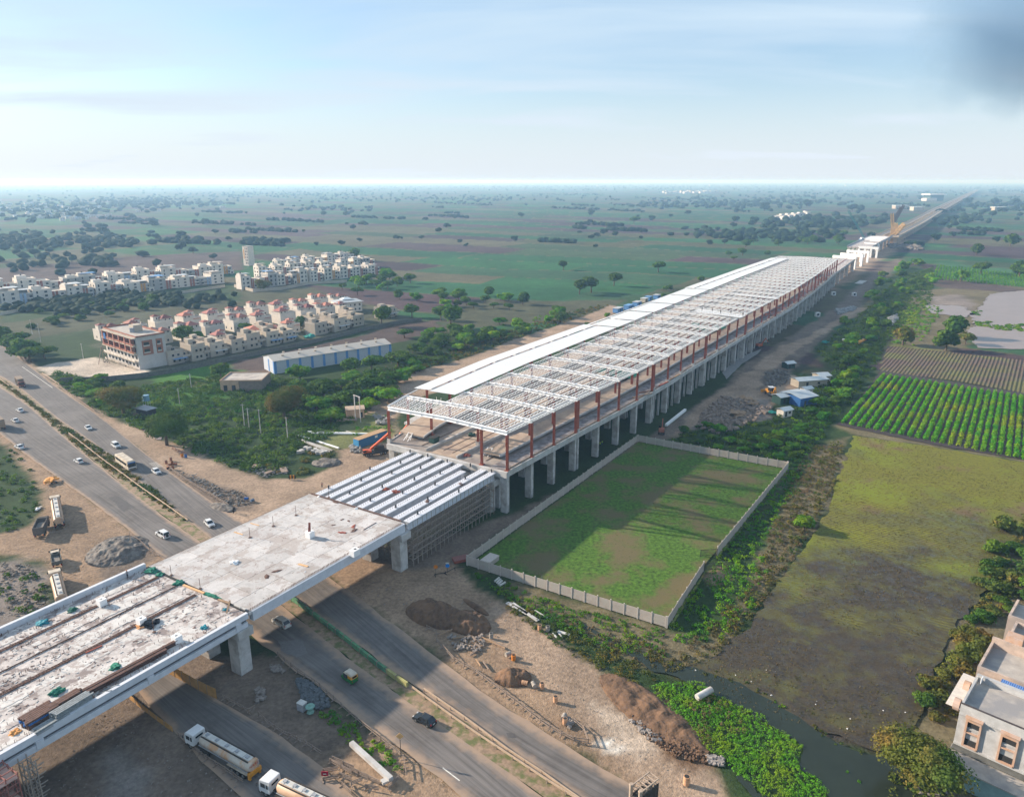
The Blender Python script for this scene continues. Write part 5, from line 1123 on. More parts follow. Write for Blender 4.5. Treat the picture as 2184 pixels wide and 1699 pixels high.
# white and blue warehouse
A_, B_ = G(586,797), G(835,757); L = math.hypot(B_[0]-A_[0], B_[1]-A_[1]); rz = math.atan2(B_[1]-A_[1], B_[0]-A_[0]); wd = 13.5
t = thing('warehouse', 'long white warehouse with blue stripes and pale ridged roof beside the ploughed strip', 'warehouse', (A_[0],A_[1],0), rz)
hw = 6.2; WHW = M('white_cladding',(.44,.47,.52),rough=.6,var=.05,wave=(.6,(math.cos(rz),math.sin(rz),0))); BL = M('blue_cladding',(.10,.24,.50),rough=.6,var=.08)
MB().box((L/2,wd/2,hw/2-.1),(L,wd,hw+.2)).build('wall', WHW, t)
RW = M('cream_roof_sheet',(.46,.42,.37),rough=.6,var=.08,scale=.1,wave=(.7,(math.cos(rz),math.sin(rz),0)))
for k in range(18):
    x0, x1 = k*L/18-.3*(k==0), (k+1)*L/18-.06
    for s, (y0, y1) in enumerate(((-.7,wd/2),(wd+.7,wd/2))):
        P = [(x0,y0,hw+.1),(x1,y0,hw+.1),(x1,y1,hw+1.9),(x0,y1,hw+1.9)]; F = [(0,1,2,3),(7,6,5,4),(0,4,5,1),(1,5,6,2),(2,6,7,3),(3,7,4,0)]
        MB().add(P+[(p[0],p[1],p[2]-.12) for p in P], F).build('roof_sheet', RW, t)
MB().add([(0,0,hw),(0,wd,hw),(0,wd/2,hw+1.75),(.2,0,hw),(.2,wd,hw),(.2,wd/2,hw+1.75)],[(0,2,1),(3,4,5),(0,1,4,3),(1,2,5,4),(2,0,3,5)]).build('gable', WHW, t)
for k in range(11): ubox('blue_panel', BL, t, (.6+k*(L-1.2)/10,-.05,hw/2), (1.3,.14,hw))
ubox('blue_panel', BL, t, (-.05,.6,hw/2), (.14,1.2,hw)); ubox('blue_panel', BL, t, (-.05,wd/2,hw/2), (.14,1.2,hw))
for k in range(7):
    MB().cyl((6+k*L/7.5,wd*.28,hw+1.0),(6+k*L/7.5,wd*.28,hw+1.9),.5,.7,8).build('roof_vent', WALLC, t); MB().cyl((9+k*L/7.5,wd*.72,hw+1.0),(9+k*L/7.5,wd*.72,hw+1.9),.5,.7,8).build('roof_vent', WALLC, t)
# unfinished flat roofed store
zf = lambda a,b: Zm(0,1300,2.184,[(a,b)])[0]
A_, B_ = G(*zf(1885,520)), G(*zf(1980,525)); 
t = thing('brick_store', 'low brown flat-roofed brick store with two dark openings among the trees', 'building', (A_[0],A_[1],0), 0.05)
MB().box((9,9,2.3),(18,15,4.6)).build('wall', M('brown_block',(.22,.17,.14),var=.2,scale=1), t); ubox('facade', M('peach_render',(.48,.32,.22),var=.12), t, (4,1.3,2.3), (8,.4,4.7)); parapet(t, MATS['peach_render'], (9,9), 18.4, 15.4, 4.6, .6); MB().box((9,9,4.63),(17.4,14.4,.1)).build('roof', ROOFT, t)
for x in (2.2,5.8): ubox('doorway', DARK, t, (x,1.08,1.6), (1.6,.1,2.6))
# small pump house with goal-post frame
zq = lambda *p: Zm(900,1300,2.184,p)
x, y = G(*zq((1080,740))[0]); t = thing('pump_house', 'small peach block house with flat roof on the grass by the haul road', 'hut', (x,y,0), .25)
MB().box((0,2.5,1.7),(7,5,3.5)).build('wall', MATS['peach_render'], t); MB().box((0,2.5,3.5),(7.6,5.6,.25)).build('roof', BEIGE, t); ubox('door', DARK, t, (2.2,-.03,1.2), (1.2,.1,2.1)); ubox('plinth', BEIGE, t, (-3.5,-1.5,.1), (8,4,.25))
x, y = G(*zq((1080,760))[0]); x2, y2 = G(*zq((1118,775))[0]); t = thing('goal_frame', 'tall double-pole frame in front of the pump house', 'frame', (x,y,0), math.atan2(y2-y,x2-x))
L_ = max(3.5, math.hypot(x2-x,y2-y)); MB().bar((0,0,0),(0,0,10.5),.28).build('post', CONCG, t); MB().bar((L_,0,0),(L_,0,10.5),.28).build('post', CONCG, t); MB().bar((-.6,0,10.3),(L_+.6,0,10.3),.22).build('crossbar', CONCG, t)
for k, (a_, b_, h_) in enumerate(((500,925,8.6),(268,868,9.2),(170,838,8.5),(128,800,8.5))):
    x, y = G(*zq((a_,b_))[0]); t = thing('utility_pole', ('concrete pole with rusty head standing right of the bushes','white concrete pole left of the rusty-headed one','concrete pole, right one of the wired pair in the scrub','concrete pole, left one of the wired pair in the scrub')[k], 'pole', (x,y,0), 0, 'concrete poles in the scrub'); MB().cyl((0,0,0),(0,0,h_),.2,.13,7).build('pole', CONCG, t); MB().box((0,0,h_-.4),(1.5,.12,.12)).build('crossarm', RUST if k == 0 else STEEL, t)
for k, (a_, b_, h_) in enumerate(((278,1440-1430+10,9),(350,1520-1430+5,11),(715,235,8.5),(1640,490,7),(1540,620,7))):
    x, y = G(*zf(a_, b_)) if k < 2 else G(*zf(a_, b_)); t = thing('utility_pole', ('thin pole over the trees at the far left','taller leaning pole beside the left trees','grey pole at the edge of the bare yard','short pale post in the bright grass','dead grey trunk post in the bright grass')[k], 'pole', (x,y,0), .3); MB().cyl((0,0,0),(0,0,h_),.18,.12,7).build('pole', CONCG, t); MB().box((0,0,h_-.5),(1.2,.1,.1)).build('crossarm', STEEL, t)
# shack and tank stand under the big tree by the verge
x, y = G(*zf(1215,720)); t = thing('roadside_shack', 'dark roadside shack of scrap with a grey sheet roof under the tree', 'hut', (x,y,0), -.5)
MB().box((0,2,1.3),(7,4,2.6)).build('wall', DARK, t); MB().box((0,2,2.75),(8,5,.1)).build('roof', STEEL, t); ubox('counter', TIMB2, t, (-2,-1,.5), (2.5,.8,1))
x, y = G(*zf(1262,650)); t = thing('tank_stand', 'pale blue water tank on a stand beside the shack', 'tank', (x,y,0)); MB().cyl((0,0,3),(0,0,5.4),1.3,1.3,12).build('tank', M('pale_blue_plastic',(.16,.30,.42)), t)
for q in ((-1,-1),(1,-1),(1,1),(-1,1)): MB().bar((q[0],q[1],0),(q[0],q[1],3),.15).build('leg', STEEL, t)
# sheds with metal roofs on the right
def shed(px, w, d, h, rz, wall, roofm, label, n=1):
    x, y = G(*px); t = thing('metal_shed', label, 'shed', (x,y,0), rz)
    MB().box((0,0,h/2-.1),(w,d,h+.2)).build('wall', wall, t)
    for s in (-1,1):
        P = [(-w/2-.5,s*(d/2+.5),h),(w/2+.5,s*(d/2+.5),h),(w/2+.5,0,h+.9),(-w/2-.5,0,h+.9)]; F = [(0,1,2,3),(7,6,5,4),(0,4,5,1),(1,5,6,2),(2,6,7,3),(3,7,4,0)]
        MB().add(P+[(p[0],p[1],p[2]-.09) for p in P], F).build('roof_sheet', roofm, t)
    ubox('door', DARK, t, (-w*.2,-d/2-.03,1.1), (1.1,.1,2.1)); ubox('window', GLASS, t, (w*.2,-d/2-.03,1.5), (1.2,.1,.9)); return t
z22_ = lambda a,b: Zm(3015,1300,2.184,[(a,b)])[0]
SHW = M('pale_metal_roof',(.45,.49,.51),rough=.5,var=.06)
shed(z22_(250,600), 9.5, 11, 3.6, RZ_U-.55, BLUEP, SHW, 'blue-walled shed with a large pale metal roof')
shed(z22_(115,600), 7.5, 5, 3.0, RZ_U-.55, MATS['dark_green_paint'], SHW, 'low green-walled lean-to with pale roof left of the blue shed')
shed(z22_(315,535), 4.5, 3, 2.8, RZ_U-.6, WALLW, SHW, 'tiny white cabin behind the large pale metal roof')
shed(z22_(130,715), 5, 3.5, 2.6, RZ_U-.5, WALLW, SHW, 'small white-roofed cabin hidden in the bushes below the blue shed')
shed(z22_(340,455), 15, 6, 3.0, RZ_U-.75, WALLC, SHW, 'long white-roofed hut behind the yellow bushes')
shed(z22_(445,425), 5.5, 6, 3.4, RZ_U-.75, WALLC, SHW, 'short taller hut joined to the long white-roofed hut')
shed(z22_(165,305), 5, 4, 2.4, RZ_U-.6, MATS['dark_green_paint'], SHW, 'small dark green cabin by the dirt track')
za = lambda a,b: Zm(2300,900,2.184,[(a,b)])[0]
for k, (a_, b_, w_, bm_, lab) in enumerate(((430,680,9,BLUER,'blue roofed site cabin left of the station roof'),(500,650,8,SHEETR,'grey roofed site cabin behind the blue one'),(560,620,6,SHEETR,'cream site cabin left of the station roof'),(595,605,5,BLUER,'small bright blue site cabin beyond the cream one'),(340,705,9,SHEETR,'pale flat cabin roof nearest along the station flank'),(665,590,6,SHEETR,'farthest pale cabin roof along the station flank'))):
    x, y = G(*za(a_, b_)); t = thing('site_cabin', lab, 'cabin', (x-6,y,0), RZ_U); MB().box((0,0,1.5),(w_,4,3)).build('wall', WALLC if k == 2 else BL, t); MB().box((0,0,3.1),(w_+.5,4.6,.2)).build('roof', bm_, t); ubox('door', DARK, t, (0,-2.03,1.1), (1,.1,2))
# far village at the left and distant buildings
FARW = M('far_pale_wall',(.52,.50,.48),var=.15,rand=.2)
def smallhouse(px, w, d, h, label, group, two=False, rz=0.0, roof=None):
    x, y = G(*px); t = thing('village_house', label, 'house', (x,y,0), rz, group)
    MB().box((0,0,h/2),(w,d,h)).build('wall', FARW, t); MB().box((0,0,h+.2),(w*1.08,d*1.08,.4)).build('roof', roof or (WALLC, SHEETR, WALLW, WALLG, BLUER)[rb.choice((0,1,1,2,3,0,2,4))], t)
    if two: MB().box((w*.15,0,h+1.8),(w*.5,d*.7,3)).build('upper_room', FARW, t)
    for q in range(2): ubox('window', GLASS, t, (-w*.25+q*w*.5,-d/2-.05,h*.55), (w*.16,.2,h*.28))
rv = random.Random(77)
for k in range(78):
    px = rv.uniform(-40, 215)*(1 if rv.random() < .7 else .8); py = rv.uniform(432, 476)-max(0,(px-120))*.12
    side = 'near the left edge' if px < 60 else ('in the middle' if px < 130 else 'at the right side'); dep = 'front' if py > 458 else ('middle' if py > 445 else 'back'); big = k % 3 == 0; rf_ = (WALLC, SHEETR, WALLG, BLUER)[k % 4]
    smallhouse((px,py), rv.uniform(9,17), rv.uniform(8,12), rv.uniform(3.5,7), '%s %s house %s of the far village, %s part'%(('cream','silver-roofed','grey','blue-roofed')[k % 4], 'stepped' if big else 'plain', side, dep), 'houses of the far left village', big, rv.uniform(.2,.9), rf_)
for k, (a_, b_, w_, lab) in enumerate(((232,462,16,'white house with grey roof standing right of the far village'),(202,458,11,'small house left of the white one beside the far village'),(186,468,8,'tiny white hut in the field below the far village'),(295,452,13,'pale house half hidden in the far left wood'),(340,450,10,'second pale house in the far left wood'),(475,443,18,'white roofed farm house right of the far left wood'),(385,436,20,'long pale building behind the far left wood'))):
    smallhouse((a_,b_), w_, 9, 5, lab, None, k == 0, .4)
for k in range(16):
    px = 1420+k*7.2; smallhouse((px, 413-rv.uniform(0,2.5)), rv.uniform(28,60), 24, rv.uniform(9,18), 'white campus block on the distant plain, %s from its left end'%(nice(k) if k < 15 else 'last'), 'blocks of the distant white campus', k%3==0, .3, WALLW)
for k in range(12):
    px = 1652+k*6.3; smallhouse((px, 469-k*.9+rv.uniform(-2,2)), rv.uniform(14,20), 12, rv.uniform(7,10), 'pale house of the small far estate, %s from its left end'%nice(k), 'houses of the small far estate', k%2==0, .5, WALLW)
def ordn(k): return str(k)+('th' if 10 < k % 100 < 14 else {1:'st',2:'nd',3:'rd'}.get(k % 10, 'th'))
for k, px in enumerate(sorted([rv.uniform(880,1330) for _ in range(22)]+[rv.uniform(1500,1950) for _ in range(10)])):
    smallhouse((px, rv.uniform(390,397)), rv.uniform(50,130), 40, rv.uniform(8,20), 'faint pale building in the haze by the horizon, %s from the left'%ordn(k+1), 'faint buildings by the horizon', False, .3, WALLW)
x, y = G(1990,428); t = thing('factory_shed', 'white and green factory shed left of the far viaduct', 'factory', (x,y,0), .3)
MB().box((0,0,13),(75,40,26)).build('wall', MATS['dark_green_paint'], t); MB().box((0,0,28),(95,50,5)).build('roof', WHITE, t); MB().box((-45,-20,6),(60,30,12)).build('annex', WALLW, t)
for k, (a_, b_, w_) in enumerate(((1920,445,55),(1955,449,40),(2128,449,45))):
    x, y = G(a_, b_); t = thing('plant_shed', ('long white shed left of the factory','low cream plant building below the factory','small white shed in the fields right of the far viaduct')[k], 'shed', (x,y,0), .3); MB().box((0,0,5),(w_,16,10)).build('wall', WALLC, t); MB().box((0,0,10.5),(w_+2,18,1)).build('roof', WHITE, t)

# ---------------------------------------------------------------- building at the lower right
zb = lambda a,b: Zm(3015,2374,2.184,[(a,b)])[0]
HB = 11.0
a, b, c = G(*zb(1645,840), HB), G(*zb(2184,1065), HB), G(*zb(1745,575), HB)
rz = math.atan2(b[1]-a[1], b[0]-a[0]); dB = math.hypot(c[0]-a[0], c[1]-a[1]); wB = 34
STN = M('stained_pale_wall',(.42,.42,.42),rough=.95,var=.14,scale=.8,col2=(.34,.335,.33),scale2=.35,bump=.3)
PEACH = M('peach_plaster',(.46,.29,.20),rough=.9,var=.14,scale=1,col2=(.45,.33,.27),scale2=.5); TERR = M('terrace_screed',(.38,.345,.31),rough=.9,var=.18,scale=.6,col2=(.26,.25,.25),scale2=.16,bump=.2)
BIT = M('dark_bitumen',(.06,.05,.05),rough=.9,var=.3)
t = thing('old_house', 'old two-storey grey and peach house with flat terrace at the lower right corner', 'building', (a[0],a[1],0), rz)
MB().box((wB/2,dB/2,HB/2-.4),(wB,dB,HB-.8)).build('wall', STN, t); MB().box((wB/2,dB/2,HB-.75),(wB-.5,dB-.5,.1)).build('terrace', TERR, t)
for c_, d_, m_ in (((wB/2,.16,HB-.35),(wB,.32,.9),STN),((wB/2,dB-.3,HB-.3),(wB,.6,1.1),STN),((.16,dB/2,HB-.35),(.32,dB-.9,.9),STN)): ubox('parapet', m_, t, c_, d_)
ubox('coping', BIT, t, (wB/2,.16,HB+.14), (wB+.1,.36,.08)); ubox('coping', STN, t, (wB/2,dB-.3,HB+.29), (wB,.7,.08))
ubox('pipe', WHITE, t, (.9,dB-1.4,HB+.2), (.1,1.2,.9))
for k in range(9): ubox('roof_sheet', M('cream_ribbed_sheet',(.62,.56,.50),wave=(.3,(math.cos(rz+1.57),math.sin(rz+1.57),0))), t, (-1.0,.6+k*(dB+.6)/9,HB-1.0+(k%2)*.02), (2.1,(dB+.6)/9-.04,.07))
for k, y_ in enumerate((1.0, dB*.68)): MB().cyl((-.2,y_,HB-.95),(-1.1,y_,HB-.95),1.0,1.0,12).build('arch_hood', PEACH, t)
ubox('string_course', STN, t, (wB/2,-.08,HB-1.6), (wB,.18,.22)); ubox('string_course', STN, t, (wB/2,-.12,HB*.36), (wB,.3,.35)); ubox('chajja', MATS['dark_masonry'], t, (wB/2,-.7,HB*.33), (wB,1.5,.14))
def bay(x, w):
    for c_, d_ in (((x-w/2,-.12,HB*.61),(.28,.4,HB*.47)), ((x+w/2,-.12,HB*.61),(.28,.4,HB*.47)), ((x,-.16,HB*.36+.3),(w,.5,.25)), ((x,-.14,HB*.61),(w,.3,.22))): ubox('surround', PEACH, t, c_, d_)
    ubox('hood', PEACH, t, (x,-.35,HB*.865), (w+.5,.9,.14)); ubox('hood', PEACH, t, (x,-.2,HB*.82), (w+.2,.5,.5))
    ubox('window', DARK, t, (x,-.02,HB*.74), (w-.3,.12,.95)); ubox('panel', STN, t, (x,-.06,HB*.67), (w-.3,.16,.2)); ubox('window', DARK, t, (x,-.02,HB*.44), (w-.3,.12,1.2))
bay(2.2, 1.9); bay(7.0, 2.1)
for z_ in (HB*.72, HB*.50):
    ubox('window', DARK, t, (12.3,-.02,z_), (3.0,.12,1.0)); ubox('sill', STN, t, (12.3,-.3,z_-.7), (3.5,.7,.16)); ubox('jamb', STN, t, (10.6,-.2,z_), (.2,.5,1.6))
ubox('window', DARK, t, (18,-.02,HB*.6), (3.2,.12,1.3))
MB().box((wB/2,-2.5,1.6),(wB,5,3.2)).build('ground_floor_room', M('aqua_render',(.20,.30,.30),var=.2,scale=.8), t); ubox('roof', TERR, t, (wB/2,-2.5,3.3), (wB+.3,5.3,.2)); ubox('pilaster', PEACH, t, (10.5,-5.1,1.6), (1.4,.25,3.3)); ubox('doorway', DARK, t, (12.6,-5.06,1.2), (2.0,.15,2.1)); ubox('facade', PEACH, t, (14.5,-5.08,2.7), (6.4,.2,.9))
# blue corrugated sheet between the houses
bx = MB(); 
for k in range(12): ubox('blue_roof_sheet', M('blue_corrugated',(.10,.20,.45),rough=.5,var=.12,wave=(.3,(math.cos(rz),math.sin(rz),0))), t, (3.6+k*1.1,dB+1.6,HB-.9), (1.06,3.1,.07))
ubox('link_wall', PEACH, t, (1.0,dB+2.2,HB*.35), (.35,4.4,HB*.7))
# stepped terraces behind
HC = 9.5; ca, cb = G(*zb(1790,500), HC), G(*zb(1910,90), HC); 
t = thing('old_house', 'peach stepped house with walled terraces beyond the blue roof sheet', 'building', (ca[0],ca[1],0), rz)
dC = math.hypot(cb[0]-ca[0], cb[1]-ca[1])
PK = M('pinkish_plaster',(.46,.36,.30),rough=.95,var=.2,scale=.8,col2=(.30,.26,.24),scale2=.3,bump=.3)
MB().box((15,dC*.27,HC/2-.7),(30,dC*.54,HC-1.4)).build('wall', PK, t); MB().box((17,dC*.77,HC/2-.2),(30,dC*.46,HC-.4)).build('wall', PK, t)
MB().box((15,dC*.27,HC-1.38),(29.6,dC*.5,.1)).build('terrace', TERR, t); MB().box((17,dC*.77,HC-.38),(29.6,dC*.42,.1)).build('terrace', TERR, t)
for c_, d_ in (((15,.2,HC-.9),(30,.4,1.1)),((.2,dC*.27,HC-.9),(.4,dC*.52,1.1)),((15,dC*.54,HC-.4),(30,.45,2.0)),((2.2,dC*.77,HC+.1),(.4,dC*.44,1.1)),((17,dC-.2,HC+.1),(30,.4,1.1)),((9,dC*.77,HC+.1),(.4,dC*.42,1.0)),((8,dC*.27,HC-.8),(.4,dC*.5,1.0))): ubox('parapet', PK, t, c_, d_)
ubox('stair_room', PEACH, t, (3.2,dC*.60,HC+.4), (2.6,2.2,2.6)); ubox('doorway', DARK, t, (1.88,dC*.60,HC+.2), (.1,.9,1.6)); ubox('window', DARK, t, (-.02,dC*.2,HC*.55), (.12,1.2,1.3)); ubox('window', DARK, t, (10,-.02,HC*.7), (5,.12,1.0))
for k in range(5): ubox('grille_bar', RUST, t, (-.12,dC*.2-.5+k*.25,HC*.55), (.05,.05,1.3))
cd = G(*zb(2050,80), HC); t = thing('old_house', 'farthest peach house roof at the right edge behind the stepped one', 'building', (cd[0],cd[1],0), rz)
MB().box((15,4,HC/2-.5),(30,8,HC-1)).build('wall', PK, t); MB().box((15,4,HC-.95),(29.6,7.6,.1)).build('terrace', TERR, t)
for c_, d_ in (((15,.2,HC-.5),(30,.4,1.1)),((.2,4,HC-.5),(.4,7.6,1.1)),((6,4,HC-.5),(.4,7.6,1.0))): ubox('parapet', PK, t, c_, d_)

# ---------------------------------------------------------------- precast wall round the lawn
PRE = M('precast_wall',(.40,.35,.31),rough=.95,var=.14,scale=.6,col2=(.38,.35,.31),scale2=.3,rand=.05); PREP = M('precast_post',(.45,.40,.36),var=.1)
def precast(u0, v0, u1, v1, label, h=2.5, n=None):
    a, b = W(u0,v0), W(u1,v1); L = math.hypot(b[0]-a[0], b[1]-a[1]); rz = math.atan2(b[1]-a[1], b[0]-a[0]); n = n or round(L/3.3)
    t = thing('precast_wall', label, 'wall', (a[0],a[1],0), rz)
    for k in range(n):
        w_ = L/n; dz = rb.uniform(-.06,.06)
        for q in range(3): ubox('wall_panel', PRE, t, ((k+.5)*w_, rb.uniform(-.012,.012), .42+q*.8+dz), (w_-.2,.09,.77))
    for k in range(n+1): ubox('post', PREP, t, (k*L/n,0,(h+.1)/2), (.24,.26,h+.25))
    return t
precast(*COMP[0], *COMP[1], 'pale precast wall facing the haul road on the near side of the lawn', n=16)
precast(COMP[0][0]+.1, COMP[0][1]-.3, COMP[5][0], COMP[5][1]-.3, 'stained precast wall running along the station on the left of the lawn')
precast(COMP[5][0]+.3, COMP[5][1], COMP[4][0]+.3, COMP[4][1], 'precast wall closing the far end of the lawn')
precast(COMP[1][0], COMP[1][1]+.3, 84.5, 60.6, 'short precast wall from the near right corner to the black gate')
precast(94.0, 61.0, COMP[4][0], COMP[4][1]+.3, 'long precast wall along the right side of the lawn beyond the gate')
for k, (u, v, r_) in enumerate(((84.8,60.7,-.9),(93.8,61,2.3))):
    x, y = W(u, v); t = thing('gate_leaf', ('open black gate leaf at the near side of the lawn entrance','open black gate leaf at the far side of the lawn entrance')[k], 'gate', (x,y,0), RZ_U+r_)
    MB().box((2.2,0,1.9),(4.4,.08,.1)).box((2.2,0,.25),(4.4,.08,.1)).box((0,0,1.05),(.1,.1,2)).box((4.35,0,1.05),(.1,.1,2)).build('gate_frame', DARK, t)
    for q in range(20): ubox('gate_bar', DARK, t, (.22+q*.21,0,1.05), (.06,.04,1.6))
x, y = W(60.5,15); t = thing('septic_tank', 'cream flat concrete tank inside the near left corner of the wall', 'tank', (x,y,0), RZ_U); MB().box((0,0,.6),(4.2,2.6,1.2)).build('tank_body', PRE, t); MB().box((0,0,1.25),(4.4,2.8,.12)).build('lid', PREP, t)
x, y = W(57.5,8.5); t = thing('steel_box', 'flat red-brown steel box outside the left corner of the lawn wall', 'box', (x,y,0), RZ_U-.6); MB().box((0,0,.4),(4.2,2.2,.7)).build('box_body', RUST, t); MB().box((0,0,.78),(4.3,2.3,.08)).build('lid', M('faded_red',(.22,.10,.09)), t)
# ---------------------------------------------------------------- vegetation
def mat_leaf(name, c1, c2, c3, rand=.22):
    m = M(name, c1, rough=.85, var=.35, scale=.9, col2=c2, scale2=.22, rand=rand, spec=.15)
    n, l = m.node_tree.nodes, m.node_tree.links; b = n['Principled BSDF']
    src = b.inputs['Base Color'].links[0].from_socket
    geo = n.new('ShaderNodeNewGeometry'); t = n.new('ShaderNodeTexNoise'); t.inputs['Scale'].default_value = .06; t.inputs['Detail'].default_value = 3; l.new(geo.outputs['Position'], t.inputs['Vector'])
    r = n.new('ShaderNodeMapRange'); r.inputs[1].default_value = .5; r.inputs[2].default_value = .66; l.new(t.outputs[0], r.inputs[0])
    mx = n.new('ShaderNodeMix'); mx.data_type = 'RGBA'; l.new(r.outputs[0], mx.inputs[0]); l.new(src, mx.inputs[6]); mx.inputs[7].default_value = tuple(c3)+(1,)
    tr = n.new('ShaderNodeBsdfTranslucent'); l.new(mx.outputs[2], tr.inputs['Color']); l.new(mx.outputs[2], b.inputs['Base Color'])
    ms = n.new('ShaderNodeMixShader'); ms.inputs[0].default_value = .28; l.new(b.outputs[0], ms.inputs[1]); l.new(tr.outputs[0], ms.inputs[2])
    l.new(ms.outputs[0], n['Material Output'].inputs['Surface']); return m
LEAF = mat_leaf('dark_foliage', (.042,.100,.018), (.100,.175,.014), (.055,.125,.014))
LEAFB = mat_leaf('bright_foliage', (.08,.23,.014), (.18,.29,.012), (.04,.16,.02))
LEAFO = mat_leaf('olive_foliage', (.10,.12,.022), (.18,.13,.03), (.05,.11,.02))
LEAFD = mat_leaf('dry_scrub_foliage', (.15,.12,.055), (.09,.10,.03), (.20,.14,.08))
LEAFF = mat_leaf('far_foliage', (.012,.036,.018), (.030,.062,.022), (.022,.045,.016), .25)
BARK = M('bark', (.11,.08,.055), rough=.95, var=.25, scale=3)
def quads(name, C, N, S, mat, core=None):
    """leaf faces: centres C, normals N, half sizes S"""
    n = len(C); r = rng.normal(size=(n,3)); T = np.cross(N, r); T /= np.linalg.norm(T, axis=1, keepdims=True)+1e-9; B = np.cross(N, T)
    S = S[:, None]; V = np.stack([C-T*S-B*S*.7, C+T*S-B*S*.5, C+T*S*.8+B*S, C-T*S*.7+B*S*.8], 1).reshape(-1, 3)
    F = np.arange(4*n).reshape(-1, 4)
    me = bpy.data.meshes.new(name); nv = len(V)
    if core is not None:
        cv, cf = core; V = np.concatenate([V, cv]); 
    me.vertices.add(len(V)); me.vertices.foreach_set('co', V.astype(np.float32).ravel())
    loops = F.ravel(); starts = np.arange(n)*4
    if core is not None:
        loops = np.concatenate([loops, (cf+nv).ravel()]); starts = np.concatenate([starts, 4*n+np.arange(len(cf))*3])
    me.loops.add(len(loops)); me.polygons.add(len(starts)); me.loops.foreach_set('vertex_index', loops.astype(np.int32)); me.polygons.foreach_set('loop_start', starts.astype(np.int32))
    me.update(calc_edges=True); me.materials.append(mat); return me
def ico(sub):
    bm = bmesh.new(); bmesh.ops.create_icosphere(bm, subdivisions=sub, radius=1); v = np.array([x.co[:] for x in bm.verts]); f = np.array([[q.index for q in p.verts] for p in bm.faces]); bm.free(); return v, f
ICO1, ICO2 = ico(1), ico(2)
def crown_mesh(name, mat, seed, nb=7, n=900, leaf=.085, flat=.75):
    """crown of radius about 1 standing on z = 0.45..1.9 (units of crown radius)"""
    g = np.random.default_rng(seed); cs, rs = [], []
    for k in range(nb):
        a = g.uniform(0, 6.283); q = g.uniform(.15,.62) if k else 0
        cs.append((q*math.cos(a), q*math.sin(a), 1.05+g.uniform(-.35,.4)*flat)); rs.append(g.uniform(.34,.55) if k else .6)
    cs, rs = np.array(cs), np.array(rs); b = g.integers(0, nb, n)
    d = g.normal(size=(n,3)); d[:,2] = np.where(d[:,2] < -.35, -d[:,2], d[:,2]); d /= np.linalg.norm(d, axis=1, keepdims=True)
    rad = rs[b]*g.uniform(.72,1.12,n); C = cs[b]+d*rad[:,None]*np.array([1,1,flat])
    N = d+g.normal(size=(n,3))*.45; N /= np.linalg.norm(N, axis=1, keepdims=True)
    vv, ff = [], []; o = 0
    for c, r in zip(cs, rs):
        v, f = ICO1; jit = 1+g.uniform(-.15,.1,len(v)); vv.append(c+v*jit[:,None]*r*.74*np.array([1,1,flat])); ff.append(f+o); o += len(v)
    return quads(name, C, N, g.uniform(.6,1.3,n)*leaf, mat, (np.concatenate(vv), np.concatenate(ff)))
def trunk_mesh(name, seed):
    g = random.Random(seed); m = MB(); m.cyl((0,0,-.1),(g.uniform(-.05,.05),g.uniform(-.05,.05),.7),.075,.05,7)
    for k in range(4):
        a = g.uniform(0,6.28); m.cyl((0,0,.55+.08*k),(.5*math.cos(a),.5*math.sin(a),1.1+.1*k),.04,.012,5)
    return m.mesh(name, BARK)
CROWNS = {}
for key, mat in (('dark',LEAF),('bright',LEAFB),('olive',LEAFO),('far',LEAFF)):
    CROWNS[key] = [crown_mesh('crown', mat, 10*i+len(key), 6+i*2, 900 if key != 'far' else 340, .085 if key != 'far' else .13, (.75,.6,.9)[i]) for i in range(3)]
TRUNKS = [trunk_mesh('trunk', i) for i in range(3)]
BIG = {'dark': crown_mesh('crown', LEAF, 91, 16, 11000, .026, .8), 'olive': crown_mesh('crown', LEAFO, 92, 18, 15000, .022, .75), 'bright': crown_mesh('crown', LEAFB, 93, 12, 3000, .05, .7)}
rt = random.Random(5); TREES = []
def tree_at(x, y, r, kind, label, group=None, squash=1.0, big=False, name='tree'):
    t = thing(name, label, 'tree' if name == 'tree' else 'bush', (x, y, -.1), rt.uniform(0,6.28), group)
    i = rt.randrange(3); h = r*squash*rt.uniform(.92,1.1)
    link('crown', BIG[kind] if big else CROWNS[kind][i], t, (0,0,-.22*h if name == 'tree' else -.5*h), 0, (r, r, h))
    if name == 'tree': link('trunk', TRUNKS[i], t, (0,0,0), 0, (r, r, h))
    TREES.append((x, y, r)); return t
def tree_px(px, py, rp, kind, label, group=None, squash=1.0, big=False, name='tree'):
    """tree whose crown shows centred on px, py with radius rp pixels"""
    gx, gy = G(px, py); 
    for _ in range(3):
        d = math.hypot(gx, gy); r = rp*math.hypot(d, CAM_H)/FPX; h = r*squash*(1.05 if name == 'tree' else .5)
        gx, gy = G(px, py, h)
    return tree_at(gx, gy, r, kind, label, group, squash, big, name)
